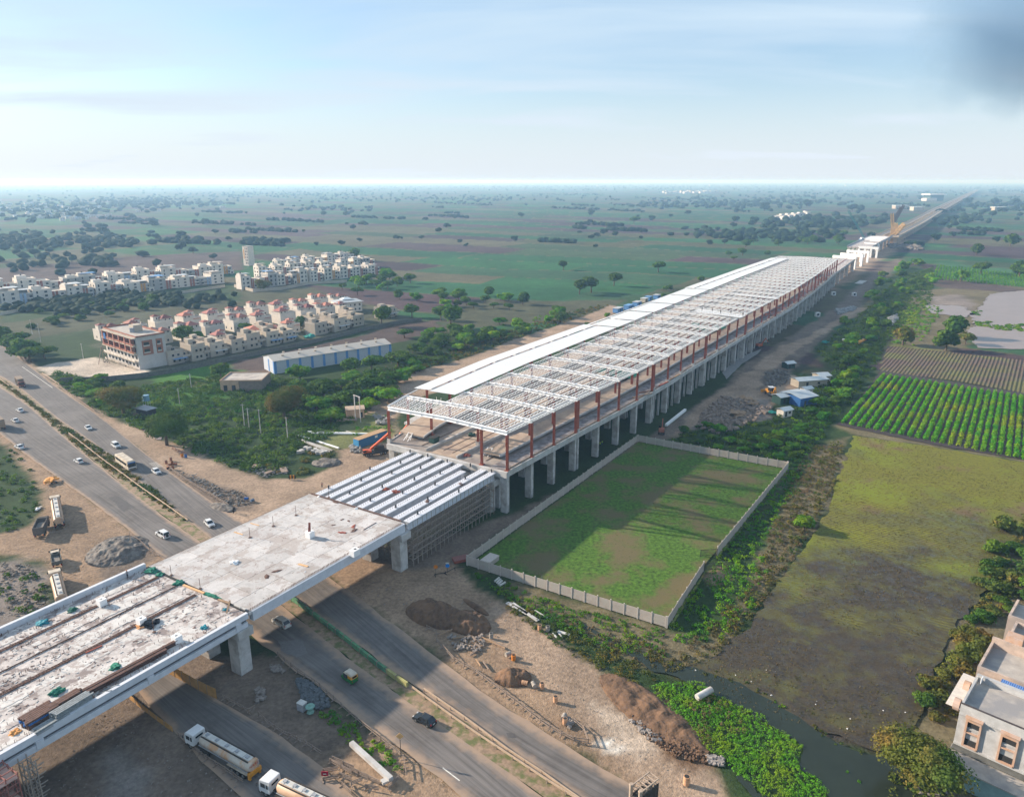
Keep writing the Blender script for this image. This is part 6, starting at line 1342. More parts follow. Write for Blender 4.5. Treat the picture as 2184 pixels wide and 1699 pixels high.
# singled-out trees
LT = [(258,842,42,'olive','broad olive-topped tree between the highway verge and the bare yard',True),
 (350,905,46,'dark','big dark tree beside the silvery puddle by the verge',True),
 (468,782,24,'dark','thin feathery tree at the edge of the ploughed strip',False),
 (603,850,46,'olive','large brown-green tree left of the dark thicket by the haul road',True),
 (1405,562,17,'dark','dark round tree in the field left of the station roof',False),
 (1202,562,13,'dark','small dark tree in the fields left of the round one',False),
 (752,537,17,'dark','wide dark tree in the green field behind the tower villas',False),
 (1353,463,13,'dark','distant round tree in the fields above the station roof',False),
 (1310,590,18,'dark','right dark tree of the clump left of the station',False),
 (1262,598,24,'dark','broad middle tree of the clump left of the station',False),
 (1236,606,20,'dark','left tree of the clump left of the station',False),
 (960,668,30,'dark','rounded green tree on the brown field behind the thicket',False),
 (940,662,20,'dark','smaller tree touching the rounded one on the brown field',False),
 (878,655,20,'dark','dark tree at the right end of the cream houses',False),
 (812,668,26,'dark','dark tree hiding the end of the red-roofed colony',False),
 (1972,1600,82,'olive','large olive-brown tree by the canal and the old house',True),
 (1930,706,25,'olive','yellowish tree at the corner of the ploughed field',False),
 (2038,688,26,'dark','dark green tree with yellow top beside the pond',False),
 (2022,716,26,'dark','dark tree at the ploughed field edge below the yellow-topped one',False),
 (2062,714,16,'olive','bare greyish tree beside the pond',False),
 (2095,563,17,'dark','dark tree standing in the striped vegetable plot at the right',False),
 (2052,582,16,'bright','pale upright tree left of the striped vegetable plot',False),
 (2158,505,15,'dark','dark tree on the right in the pale green field',False),
 (2178,568,18,'dark','dark tree at the right edge above the vegetable plot',False),
 (2085,528,13,'dark','small dark tree in the green field far right',False),
 (690,818,26,'dark','dark tree right of the large brown-green one',False),
 (742,772,26,'dark','dark tree in front of the warehouse wall',False),(792,762,28,'dark','broad dark tree before the right end of the warehouse',False),
 (1115,630,18,'dark','lone tree at the right end of the thicket band',False),
 (640,683,16,'dark','dark tree between the cream houses and the red roofs',False),(525,690,16,'dark','dark trees among the cream houses, right one',False),(385,705,26,'dark','dark tree right behind the apartment block',False),(420,712,16,'bright','bushy garden tree behind the cream terrace',False),(560,602,16,'olive','orange-tinged tree before the tower villas',False),
 (1718,1106,24,'bright','bright lime bush at the corner of the flooded field',False),
]
for px, py, rp, kind, lab, big in LT: tree_px(px, py, rp, kind, lab, None, .85 if rp > 30 else 1.0, big)
tree_at(*G(1718,1118), 3.0, 'bright', 'low lime green bush touching the flooded field corner', None, .5, False, 'bush')
# groups of trees
def belt(poly, n, rp, kinds, label, group, squash=.9, mind=.9, rgen=None, name='tree'):
    """label is where the belt stands; each plant adds its own size, tone and place in the belt"""
    rg = rgen or rt; xs = [p[0] for p in poly]; ys = [p[1] for p in poly]; k = 0; tries = 0; x0, x1 = min(xs), max(xs)
    while k < n and tries < n*60:
        tries += 1; px, py = rg.uniform(x0, x1), rg.uniform(min(ys), max(ys))
        if not pip(np.array([px]), np.array([py]), poly)[0]: continue
        r_ = rg.uniform(*rp); gx, gy = G(px, py); r = r_*math.hypot(gx, gy, CAM_H)/FPX
        if any((gx-a)**2+(gy-b)**2 < ((r+c)*.62*mind)**2 for a, b, c in TREES[-400:]): continue
        kd = rg.choice(kinds); t_ = (px-x0)/(x1-x0); mid = (min(ys)+max(ys))/2
        lab = '%s %s %s %s, %s %s part'%('large' if r_ > (rp[0]+rp[1])/2 else 'small', {'dark':'dark','bright':'light green','olive':'olive','far':'hazy'}[kd], name, label, 'near' if py > mid else 'back', ('left','left-middle','right-middle','right')[min(3, int(t_*4))])
        tree_at(gx, gy, r, kd, lab, group, squash, False, name); k += 1
belt([(640,880),(600,800),(700,820),(850,770),(880,800),(840,860),(760,880),(700,905)], 28, (20,34), ('dark','dark','bright','dark'), 'between warehouse and haul road', 'trees of the dark thicket', .7)
belt([(830,780),(860,720),(960,700),(1080,690),(1200,660),(1215,690),(1080,725),(960,770),(880,800)], 46, (13,24), ('dark','bright','dark'), 'between warehouse and station roof', 'trees of the green thicket', .75)
belt([(700,598),(830,590),(1000,625),(1150,640),(1150,665),(1000,670),(880,650),(780,635),(700,622)], 36, (10,17), ('dark','dark','bright'), 'right of the tower villas', 'trees of the wooded band', .85)
belt([(-40,740),(0,725),(70,745),(110,775),(60,775),(0,730)], 7, (20,30), ('dark',), 'at the left edge', 'trees at the left edge', .8)
belt([(110,790),(160,800),(260,815),(300,870),(250,890),(200,865),(130,815)], 12, (13,22), ('dark','bright'), 'beside the highway verge', 'bushes along the highway verge', .6, name='bush')
belt([(0,700),(60,665),(200,655),(330,640),(350,655),(200,680),(60,705)], 18, (9,15), ('dark',), 'below the far left villas', 'bushes below the far left villas', .8, name='bush')
belt([(1420,935),(1500,905),(1620,935),(1680,960),(1690,985),(1560,965),(1430,945)], 16, (12,19), ('dark','bright','dark'), 'behind the far lawn wall', 'trees behind the lawn wall', .6)
belt([(1690,980),(1640,940),(1700,900),(1760,850),(1790,780),(1850,770),(1800,850),(1750,920)], 22, (13,21), ('dark','bright','bright'), 'between sheds and crop rows', 'trees beside the crop rows', .7)
belt([(1760,760),(1780,700),(1850,650),(1900,640),(1890,720),(1820,790),(1780,800)], 18, (9,16), ('dark','dark','bright'), 'by the dirt track', 'bushes by the dirt track', .8, name='bush')
belt([(1840,640),(1870,595),(1960,560),(2000,600),(1940,640),(1870,680)], 30, (8,13), ('dark','bright'), 'beyond the last station piers', 'bushes beyond the last piers', .8, name='bush')
belt([(2140,1130),(2200,1100),(2200,1290),(2120,1330),(2060,1480),(1990,1540),(1960,1500),(2040,1350)], 34, (14,26), ('olive','dark','olive'), 'between flooded field and old houses', 'bushes beside the old houses', .8, name='bush')
belt([(1190,720),(1280,680),(1350,650),(1410,620),(1500,580),(1500,600),(1380,650),(1230,740)], 14, (6,10), ('dark','bright'), 'along the left station flank', 'bushes along the station flank', .8, name='bush')
belt([(1500,545),(1600,520),(1800,500),(1820,520),(1650,545),(1520,560)], 16, (8,13), ('dark',), 'behind the station end', 'trees behind the station end', .8)
fr_ = random.Random(99)
BL_ = [((0,470),(520,560),26,(5,11)),((520,455),(1650,530),38,(4,9)),((1500,440),(1880,520),22,(6,12)),((1990,420),(2184,520),24,(5,11))]
for q, (a, b, n, rp) in enumerate(BL_):
    belt([(a[0],a[1]),(b[0],a[1]),(b[0],b[1]),(a[0],b[1])], n, rp, ('far',), ('in fields behind far left villas','in the open fields','left of the far viaduct','right of the far viaduct')[q], ('trees behind the far left villas','trees in the open fields','trees left of the far viaduct','trees right of the far viaduct')[q], .9, 1.2, fr_)
# far woods as one mass: hedges, clumps and woods to the horizon
def far_wood():
    g = np.random.default_rng(4); P = []
    def clump(px, py, spx, spy, n, r0, r1):
        for _ in range(n): P.append((px+g.normal()*spx, py+g.normal()*spy, g.uniform(r0, r1)))
    for px, py, sx, sy, n, a, b in ((300,432,90,7,260,5,8),(120,445,90,12,200,5,8),(620,415,200,4,200,5,8),(1000,400,300,3,300,6,10),(1450,398,250,3,260,6,10),(900,425,200,4,120,5,7),(700,446,60,3,50,4,7),(1600,432,110,6,180,6,10),(1750,475,70,7,120,5,9),(1420,440,60,3,40,5,8),(1560,500,60,5,50,4,7),(1700,505,80,5,80,4,7),(2000,470,60,5,60,5,8),(2140,440,60,6,90,6,9),(1850,415,150,5,150,6,10),(2150,405,60,4,90,7,11),(60,515,60,12,60,4,7),(150,560,80,10,40,4,6),(200,520,60,12,60,4,6),(400,515,30,5,16,4,6),(300,640,90,8,120,2.5,4),(120,655,70,8,90,2.5,4)):
        clump(px, py, sx, sy, n, a, b)
    for _ in range(85):      # hedges between the fields
        px, py = g.uniform(-100,2250), 390+g.random()**1.6*135; L = g.uniform(20,140); m_ = int(L/3.5)
        if 1150 < px < 1850 and py > 500: continue
        for q in range(m_):
            if g.random() < .75: P.append((px+L*q/m_, py+(L*q/m_)*.045+g.normal()*.6, g.uniform(3,6)))
    for _ in range(1500): P.append((g.uniform(-60,2240), 388.5+g.exponential(6), g.uniform(5,10)))
    V, F = [], []; o = 0; v0, f0 = ICO1
    for px, py, r in P:
        if py < 387.5: continue
        x, y = G(px, py); 
        u = (x-ORG[0])*DU[0]+(y-ORG[1])*DU[1]; v = (x-ORG[0])*DV[0]+(y-ORG[1])*DV[1]
        if -105 < v < 6 and u > 600: continue
        sc = r*(1+.25*(py < 400)); j = 1+g.uniform(-.3,.3,len(v0)); w = v0*j[:,None]*np.array([sc*g.uniform(.9,1.5), sc*g.uniform(.9,1.5), sc*.8])+np.array([x, y, sc*.6])
        V.append(w); F.append(f0+o); o += len(v0)
    V, F = np.concatenate(V), np.concatenate(F); me = bpy.data.meshes.new('far_wood')
    me.vertices.add(len(V)); me.vertices.foreach_set('co', V.astype(np.float32).ravel()); me.loops.add(F.size); me.polygons.add(len(F))
    me.loops.foreach_set('vertex_index', F.ravel().astype(np.int32)); me.polygons.foreach_set('loop_start', (np.arange(len(F))*3).astype(np.int32)); me.update(calc_edges=True); me.materials.append(LEAFF)
    return link('far_wood', me)
stuff(far_wood(), 'woods and hedgerows scattered over the hazy plain to the horizon', 'woods')
# low scrub, weeds, reeds, crops: uncountable
def scrub(name, polys, dens, rad, k, leaf, mat, label, cat, hz=.7, seed=0, avoid=(), zb=0.0, clumpy=0.0):
    g = np.random.default_rng(seed); CC = []
    for poly in polys:
        gp = GP(poly); A = abs(sum(gp[i][0]*gp[(i+1)%len(gp)][1]-gp[(i+1)%len(gp)][0]*gp[i][1] for i in range(len(gp))))/2
        xs = [p[0] for p in gp]; ys = [p[1] for p in gp]; bb = (max(xs)-min(xs))*(max(ys)-min(ys)); n = int(dens*bb)
        x, y = g.uniform(min(xs), max(xs), n), g.uniform(min(ys), max(ys), n); ok = pip(x, y, gp)
        for av in avoid: ok &= ~pip(x, y, av)
        if clumpy: ok &= (fbm(x, y, 16, 2) > clumpy-.12*g.random(n))
        CC.append(np.stack([x[ok], y[ok]], -1))
    C = np.concatenate(CC); n = len(C); R_ = g.uniform(rad[0], rad[1], n)*(1-.3*g.random(n)); idx = np.repeat(np.arange(n), k); m = len(idx)
    d = g.normal(size=(m,3)); d[:,2] = abs(d[:,2]); d /= np.linalg.norm(d, axis=1, keepdims=True); rr = R_[idx]*g.uniform(.55,1.1,m)
    P = np.stack([C[idx,0]+d[:,0]*rr, C[idx,1]+d[:,1]*rr, zb+d[:,2]*rr*hz], -1); N = d+g.normal(size=(m,3))*.5; N /= np.linalg.norm(N, axis=1, keepdims=True)
    o = link(name, quads(name, P, N, g.uniform(.6,1.3,m)*leaf, mat)); return stuff(o, label, cat)
road_poly = [tuple(p) for p in outer1]+[tuple(p) for p in outer2[::-1]]
AV = [road_poly]
L1 = [(110,790),(200,815),(262,830),(470,800),(560,800),(700,830),(840,790),(870,760),(980,760),(860,800),(780,880),(700,935),(640,950),(600,1010),(500,1000),(400,958),(330,925),(270,905),(205,872),(130,820)]
scrub('scrub', [L1], .17, (.9,2.7), 40, .27, LEAF, 'dark low scrub covering the ground left of the haul road', 'scrub', seed=1, avoid=AV)
scrub('scrub', [[(850,790),(980,740),(1100,700),(1250,655),(1300,650),(1260,668),(1100,722),(1000,760),(860,800)],[(560,985),(700,960),(715,985),(640,1012),(560,1008)]], .08, (.8,1.8), 30, .26, LEAFO, 'olive scrub along the haul road and the station flank', 'scrub', seed=2)
scrub('bright_scrub', [[(330,860),(480,800),(560,820),(700,850),(640,940),(520,900),(400,900)],[(640,930),(830,880),(835,930),(700,950)],[(870,745),(1180,665),(1200,690),(900,780)]], .03, (.8,1.8), 36, .24, LEAFB, 'bright green weeds between the trees left of the haul road', 'weeds', seed=3, clumpy=.5)
scrub('scrub', [[(-50,935),(40,965),(88,1030),(85,1090),(40,1130),(-50,1140)],[(-50,1250),(60,1200),(100,1230),(110,1290),(40,1340),(-50,1370)]], .08, (.5,1.5), 36, .2, LEAF, 'dark weeds at the left edge beside the lorry park', 'weeds', seed=4)
scrub('scrub', [[(1000,1215),(1060,1235),(1200,1290),(1420,1345),(1430,1400),(1330,1400),(1180,1330),(1060,1265)]], .75, (.3,1.0), 28, .12, LEAFB, 'weeds growing along the foot of the near lawn wall', 'weeds', seed=5)
scrub('dry_scrub', [[(1060,1255),(1200,1320),(1340,1400),(1440,1440),(1560,1370),(1640,1270),(1700,1180),(1780,1040),(1800,950),(1740,950),(1690,1010),(1640,1150),(1600,1250),(1450,1390),(1330,1360)]], .42, (.4,1.1), 26, .13, LEAFD, 'dry brown and olive scrub between the lawn wall and the flooded field', 'scrub', seed=6)
scrub('scrub', [[(1430,1310),(1520,1210),(1600,1080),(1690,985),(1720,970),(1700,1030),(1620,1170),(1640,1210),(1600,1300),(1520,1380),(1440,1370)]], .40, (.4,1.3), 30, .14, LEAFB, 'green creepers and bushes outside the right lawn wall', 'bushes', seed=7)
scrub('scrub', [[(1410,950),(1480,910),(1640,900),(1760,800),(1860,740),(1900,700),(1870,780),(1780,900),(1730,960),(1690,1000),(1560,965)],[(1740,745),(1850,655),(1920,590),(1990,570),(1990,640),(1900,720),(1860,760),(1790,800)]], .10, (.8,2.2), 34, .24, LEAF, 'dark scrub from the lawn wall up to the ploughed field', 'scrub', seed=8)
scrub('bright_scrub', [[(1560,960),(1650,920),(1760,830),(1800,800),(1780,900),(1700,1000)],[(1890,690),(1960,640),(2010,660),(1960,740),(1900,735)]], .06, (.8,1.9), 36, .24, LEAFB, 'bright green bushes left of the crop rows', 'bushes', seed=9)
REED = Zm(2400,2374,2.184,[(330,700),(430,650),(760,650),(850,740),(900,770),(1130,880),(1300,940),(1340,1010),(1550,1130),(1640,1200),(1600,1280),(1590,1370),(1700,1420),(1840,1560),(1850,1700),(1500,1800),(1300,1640),(1180,1500),(1050,1440),(960,1300),(830,1240),(680,1090),(590,960),(480,900),(400,800)])
scrub('reeds', [REED], 6.0, (.2,.5), 20, .055, M('reed_green', (.10,.30,.01), rough=.9, var=.4, scale=1.2, col2=(.20,.33,.012), scale2=.18), 'dense bright green reeds on the bank of the canal', 'reeds', hz=1.5, seed=10)
scrub('dry_reeds', [Zm(2400,2374,2.184,[(640,800),(900,800),(1180,980),(1200,1080),(1000,1100),(800,1000),(900,1220),(780,1180),(680,900)])], .5, (.4,.8), 30, .10, LEAFD, 'dry brown patch in the middle of the reeds', 'reeds', hz=2.4, seed=11)
scrub('water_plants', [Zm(2400,2374,2.184,[(1960,1430),(2020,1415),(2140,1480),(2184,1530),(2060,1500)]), Zm(2400,2374,2.184,[(1330,790),(1480,850),(1490,880),(1400,850)])], 1.6, (.2,.5), 24, .1, LEAFB, 'green tufts floating in the canal', 'water plants', hz=.7, seed=12, zb=.05)
scrub('bank_weeds', [Zm(2400,2374,2.184,[(700,500),(1130,640),(1500,860),(1900,1140),(2184,1260),(2184,1290),(1880,1180),(1500,900),(1100,690),(700,560)])], .5, (.25,.6), 22, .1, LEAFO, 'brown weeds along the muddy edge of the flooded field', 'weeds', hz=.6, seed=13)
scrub('marsh_weeds', [FLOOD_PX], .9, (.2,.5), 4, .09, LEAFD, 'brown stubble standing in the flooded field', 'weeds', hz=.35, seed=14, zb=.03, clumpy=.46)
scrub('pond_plants', [Zm(3000,700,2.152,[(1780,1210),(1920,1210),(1910,1260),(1800,1250)]), Zm(3000,700,2.152,[(1930,1240),(2184,1230),(2184,1290),(2060,1280),(1960,1280)]), Zm(3000,700,2.152,[(1740,1120),(1830,1120),(1800,1160)])], .12, (1,2.4), 30, .5, LEAFB, 'lime green plants growing in the pond', 'plants', hz=.3, seed=15)
scrub('bright_scrub', [Zm(3000,700,2.152,[(1130,1120),(1290,1110),(1280,1220),(1200,1230),(1120,1180)])], .15, (1,2), 30, .35, M('lime_crop', (.17,.24,.02), var=.2), 'lime yellow patch of young crop near the dirt track', 'crop', hz=.5, seed=16)
scrub('house_scrub', [[(2184,1100),(2130,1230),(2060,1330),(2010,1420),(1985,1500),(2010,1560),(2060,1500),(2110,1330),(2184,1250)],[(1900,1600),(1990,1600),(2020,1720),(1900,1760)]], .7, (.4,1.2), 26, .15, LEAFO, 'straggling olive weeds and rubbish beside the old houses', 'weeds', seed=17)
lawn_poly = [(1370,955),(1660,1005),(1480,1260),(1410,1310),(1060,1200)]
scrub('lawn_tufts', [lawn_poly], .45, (.15,.5), 6, .07, M('lawn_grass', (.06,.105,.016), rough=.95, var=.3, scale=.6, col2=(.10,.10,.03), scale2=.12), 'rough tufts of grass spread over the walled lawn', 'grass', hz=.3, seed=18, clumpy=.44)
scrub('median_shrubs', [[(0,808),(60,852),(140,910),(240,975),(330,1045),(400,1108),(412,1118),(395,1112),(300,1050),(217,992),(137,928),(50,852),(0,818)]], .8, (.5,1.0), 34, .16, LEAFO, 'dusty shrubs planted along the median strip', 'shrubs', hz=1.1, seed=19, clumpy=.35)
scrub('island_weeds', [Zm(700,2374,2.184,[(1180,860),(1330,900),(1560,1050),(1720,1180),(1900,1320),(1880,1420),(1760,1400),(1560,1250),(1400,1120),(1250,980)])], .9, (.3,.9), 34, .13, LEAFB, 'green weeds on the rubble island between the lower roads', 'weeds', seed=20)
scrub('scrub', [[(1060,1262),(1180,1325),(1330,1395),(1410,1450),(1340,1455),(1240,1410),(1150,1350),(1080,1300)]], .8, (.3,.9), 28, .12, LEAFO, 'olive weeds between the haul road and the stream', 'weeds', seed=23)
scrub('scrub', [[(1560,1370),(1640,1270),(1700,1180),(1780,1040),(1805,940),(1740,950),(1690,1010),(1640,1150),(1600,1250),(1450,1390),(1330,1360),(1360,1400),(1450,1430)]], .22, (.5,1.3), 30, .15, LEAFO, 'olive green bushes between the lawn wall and the flooded field', 'bushes', seed=24)
# crop rows
def crop_rows(corner_l, corner_r, top_l, top_r, n, name, mat, label, r=.55, step=.5, k=9, leaf=.17, seed=30):
    g = np.random.default_rng(seed); C = []
    for i in range(n):
        t = i/(n-1); a = np.array(G(corner_l[0]+(corner_r[0]-corner_l[0])*t, corner_l[1]+(corner_r[1]-corner_l[1])*t)); b = np.array(G(top_l[0]+(top_r[0]-top_l[0])*t, top_l[1]+(top_r[1]-top_l[1])*t))
        L = np.linalg.norm(b-a); m = int(L/step); s = np.linspace(0,1,m)[:,None]; C.append(a*(1-s)+b*s+g.normal(size=(m,2))*.16)
    C = np.concatenate(C); C = C[g.random(len(C)) < .95]; n_ = len(C); idx = np.repeat(np.arange(n_), k); m = len(idx)
    hgt = (.75+.5*fbm(C[:,0], C[:,1], 12, 1))[idx]
    d = g.normal(size=(m,3)); d[:,2] = abs(d[:,2]); d /= np.linalg.norm(d, axis=1, keepdims=True)
    P = np.stack([C[idx,0]+d[:,0]*r, C[idx,1]+d[:,1]*r, .1+d[:,2]*r*2.0*hgt*g.uniform(.5,1.1,m)], -1); N = d+g.normal(size=(m,3))*.5; N /= np.linalg.norm(N, axis=1, keepdims=True)
    return stuff(link(name, quads(name, P, N, g.uniform(.6,1.3,m)*leaf, mat)), label, 'crop')
CROPM = mat_leaf('crop_foliage', (.06,.27,.018), (.16,.34,.014), (.24,.30,.02), .0)
crop_rows((1797,903),(2290,1000),(1885,800),(2275,862), 29, 'crop_rows', CROPM, 'rows of tall green crop on black soil at the right', r=.75, step=.4, k=14, leaf=.20)
crop_rows((1992,595),(2230,617),(2000,566),(2215,590), 34, 'vegetable_rows', LEAFB, 'thin rows of vegetables on pale soil below the far right trees', r=.9, step=2.2, k=5, leaf=.4, seed=31)
# ---------------------------------------------------------------- vehicles
PW = M('white_car_paint', (.62,.63,.64), rough=.3, var=.04, spec=.5); PK_ = M('black_car_paint', (.018,.022,.026), rough=.22, var=.1, spec=.6)
PG = M('dirty_white_paint', (.50,.49,.46), rough=.5, var=.15, scale=1.5); TYRE = BLACK; RIM = M('wheel_rim', (.3,.3,.3), rough=.4, metal=.6)
HEADL = M('headlight_glass', (.6,.6,.6), rough=.15); TAILL = M('tail_light', (.45,.02,.02), rough=.3); PLATE = M('number_plate', (.6,.6,.55))
CREAM = M('cream_paint', (.52,.46,.38), rough=.55, var=.12, scale=1, col2=(.42,.35,.27), scale2=.6); YELP = M('yellow_paint', (.60,.26,.03), rough=.5, var=.15); CGREEN = M('green_paint', (.01,.14,.035), rough=.45, var=.1)
BROWNT = M('brown_tarpaulin', (.22,.17,.13), rough=.9, var=.2); MAROON = M('maroon_paint', (.16,.045,.03), rough=.5, var=.2); CHASS = M('dark_chassis', (.045,.04,.036), rough=.8, var=.3)
TANKW = M('tank_white', (.48,.43,.37), rough=.5, var=.14, scale=1.2, col2=(.50,.29,.16), scale2=.5); TANKO = M('tank_peach', (.52,.36,.25), rough=.5, var=.12, scale=.8, col2=(.44,.27,.17), scale2=.4)
def wheel(t, x, y, r=.33, w=.22):
    o = MB().cyl((0,-w/2,0),(0,w/2,0),r,r,14).build('wheel', TYRE, t, (x,y,r)); MB().cyl((0,-w/2-.01,0),(0,w/2+.01,0),r*.55,r*.55,10).build('rim', RIM, o)
def car(px_tail, px_head, kind, paint, label, group='cars on the highway', z0=0.0):
    a, b = G(*px_tail, .5), G(*px_head, .5); rz = math.atan2(b[1]-a[1], b[0]-a[0]); x, y = (a[0]+b[0])/2, (a[1]+b[1])/2
    t = thing('car', label, 'car', (x,y,.01), rz, group)
    L, Wd, H = {'hatch':(3.9,1.72,1.5),'sedan':(4.3,1.72,1.46),'suv':(4.3,1.82,1.82),'mpv':(4.4,1.76,1.72)}[kind]; L *= 1.08; h2 = L/2
    lo, belt_ = .28, H*.58
    hood = {'hatch':.26,'sedan':.27,'suv':.22,'mpv':.2}[kind]*L; boot = {'hatch':.03,'sedan':.17,'suv':.02,'mpv':.02}[kind]*L
    bz = belt_
    prof = [(-h2,lo+.1),(-h2+.06,lo),(h2-.08,lo),(h2,lo+.15),(h2-.05,bz-.2),(h2-.35,bz-.06),(h2-hood,bz+.02),(-h2+max(boot,.1),bz+.03),(-h2+.03,bz-.05)]
    MB().profile(prof, -Wd/2, Wd/2, lambda z: .03 if z < .5 else .06).build('body', paint, t)
    # glasshouse and roof
    fx, rx = h2-hood-.02, -h2+boot+.08; tf, tr = fx-.75, rx+(.55 if kind != 'suv' else .2)
    MB().profile([(rx,bz),(fx,bz),(tf,H-.07),(tr,H-.07)], -Wd/2+.08, Wd/2-.08, lambda z: 0 if z < bz+.1 else .13).build('windows', GLASS, t)
    MB().profile([(tr-.06,H-.08),(tf+.08,H-.08),(tf-.1,H),(tr+.1,H)], -Wd/2+.19, Wd/2-.19, lambda z: 0 if z < H-.04 else .05).build('roof', paint, t)
    for s in (-1,1):
        for xx in (tr+.05, (tf+tr)/2+.1): MB().bar((xx,s*(Wd/2-.07),bz),(xx+.02,s*(Wd/2-.19),H-.06),.09,.05).build('pillar', paint, t)
        MB().bar((fx,s*(Wd/2-.06),bz),(tf,s*(Wd/2-.19),H-.06),.08,.05).build('pillar', paint, t); MB().bar((rx,s*(Wd/2-.06),bz),(tr,s*(Wd/2-.19),H-.06),.1,.05).build('pillar', paint, t)
        ubox('headlight', HEADL, t, (h2-.09, s*(Wd/2-.3), bz-.2), (.16,.36,.16)); ubox('tail_light', TAILL, t, (-h2+.05, s*(Wd/2-.16), bz-.12), (.12,.2,.3))
        ubox('mirror', paint, t, (fx-.25, s*(Wd/2+.06), bz+.12), (.14,.2,.14))
        for xx in (-L*.3, L*.31): wheel(t, xx, s*(Wd/2-.12), .33 if kind != 'suv' else .37)
    ubox('grille', BLACK, t, (h2-.03,0,lo+.28), (.08,Wd*.5,.16)); ubox('number_plate', PLATE, t, (-h2-.01,0,lo+.3), (.03,.5,.13)); ubox('bumper', paint, t, (-h2-.03,0,lo+.1), (.12,Wd*.9,.18))
    if kind == 'suv': MB().cyl((-h2-.24,0,.95),(-h2-.02,0,.95),.34,.34,14).build('spare_wheel', TYRE, t)
    return t
zA = lambda a,b: Zm(0,1300,2.184,[(a,b)])[0]; zB = lambda a,b: Zm(0,1900,2.184,[(a,b)])[0]; zC = lambda a,b: Zm(700,2374,2.184,[(a,b)])[0]; zD = lambda a,b: Zm(1500,2374,2.184,[(a,b)])[0]
car(zA(205,692), zA(138,655), 'sedan', PW, 'white car driving away, upper one of the two at the left')
car(zA(163,778), zA(99,742), 'sedan', PW, 'white car driving away, lower one of the two at the left')
car(zA(202,1003), zA(130,970), 'sedan', PW, 'white car stopped on the left verge with people beside it')
car(zA(728,800), zA(784,846), 'sedan', PW, 'white car with dark lower front coming past the dump truck')
car(zA(955,952), zA(1032,1000), 'suv', PW, 'white car right behind the bus')
car(zA(715,1128), zA(633,1085), 'hatch', PW, 'white hatchback driving away on the far-left carriageway below the bus')
car(zA(1302,1172), zA(1376,1222), 'hatch', PW, 'white hatchback just ahead of the bus')
car(zB(1762,302), zB(1826,362), 'hatch', PW, 'white hatchback about to pass under the viaduct towards the viewer')
car(zB(1440,452), zB(1348,402), 'suv', PW, 'white off-road car with spare wheel nearing the viaduct')
car(zC(935,178), zC(826,112), 'mpv', PG, 'silver-white people carrier with red lights entering the shade of the viaduct')
car(zD(432,1012), zD(285,938), 'hatch', PK_, 'black hatchback driving towards the viaduct')
# bus
a, b = G(*zA(1005,1065), 1.5), G(*zA(1150,1165), 1.5); rz = math.atan2(b[1]-a[1], b[0]-a[0])
t = thing('bus', 'cream single-decker bus with blue-topped windscreen on the highway', 'bus', ((a[0]+b[0])/2,(a[1]+b[1])/2,.01), rz); L, Wd, H = 11.6, 2.6, 3.1
MB().profile([(-L/2,.5),(L/2-.1,.4),(L/2,.8),(L/2-.05,1.6),(L/2-.25,H-.25),(L/2-.6,H),(-L/2+.2,H),(-L/2,H-.3)], -Wd/2, Wd/2, lambda z: 0 if z < H-.2 else .12).build('body', CREAM, t)
MB().box((-.1,0,H+.06),(L-1.6,Wd-.5,.12)).build('roof_rack', CREAM, t); ubox('windscreen', GLASS, t, (L/2-.09,0,1.95), (.14,Wd-.3,1.25)); ubox('destination_board', BLUEP, t, (L/2-.16,0,2.72), (.2,Wd-.35,.3)); ubox('bumper', BLACK, t, (L/2+.02,0,.75), (.12,Wd*.8,.18)); ubox('front_panel', PW, t, (L/2-.02,0,1.12), (.1,Wd*.85,.22))
for s in (-1,1):
    for k in range(7): ubox('window', GLASS, t, (-L/2+1.2+k*1.4, s*(Wd/2+.005), 2.05), (1.2,.06,.85))
    ubox('headlight', HEADL, t, (L/2-.02, s*(Wd/2-.35), .98), (.12,.4,.22)); ubox('mirror', BLACK, t, (L/2+.25, s*(Wd/2+.12), 2.2), (.1,.2,.45))
    for x in (-L*.27, L*.34): wheel(t, x, s*(Wd/2-.16), .5, .3)
# lorries
def cab(t, x, mat, w=2.5, h=2.9, l=2.1):
    MB().profile([(x-l/2,.9),(x+l/2,.6),(x+l/2+.05,1.5),(x+l/2-.15,h-.15),(x+l/2-.35,h),(x-l/2+.1,h),(x-l/2,h-.1)], -w/2, w/2, lambda z: 0 if z < h-.12 else .1).build('cab', mat, t)
    ubox('windscreen', GLASS, t, (x+l/2-.03,0,2.05), (.14,w-.35,.8)); ubox('bumper', CHASS, t, (x+l/2+.05,0,.6), (.25,w,.35)); ubox('rear_window', GLASS, t, (x-l/2-.0,0,2.2), (.08,w*.55,.35))
    for s in (-1,1): ubox('side_window', GLASS, t, (x+.25,s*(w/2+.005),2.05), (.85,.06,.7)); ubox('side_window', GLASS, t, (x-.6,s*(w/2+.005),2.05), (.3,.06,.7)); ubox('mirror', CHASS, t, (x+l/2+.2,s*(w/2+.18),2.0), (.1,.2,.5)); ubox('headlight', HEADL, t, (x+l/2+.12,s*(w/2-.35),.95), (.1,.3,.2)); ubox('step', CHASS, t, (x+.3,s*(w/2-.02),.75), (.7,.2,.25))
def lettering(s, parent, loc, rot, size, mat):
    cu = bpy.data.curves.new('lettering', 'FONT'); cu.body = s; cu.size = size; cu.align_x = 'CENTER'; cu.extrude = .01; cu.materials.append(mat)
    o = bpy.data.objects.new('lettering', cu); COL.objects.link(o); o.parent = parent; o.location = loc; o.rotation_euler = rot
    dg = bpy.context.evaluated_depsgraph_get(); me = bpy.data.meshes.new_from_object(o.evaluated_get(dg)); me.materials.clear(); me.materials.append(mat); bpy.data.objects.remove(o)
    o = link('lettering', me, parent, loc); o.rotation_euler = rot; return o
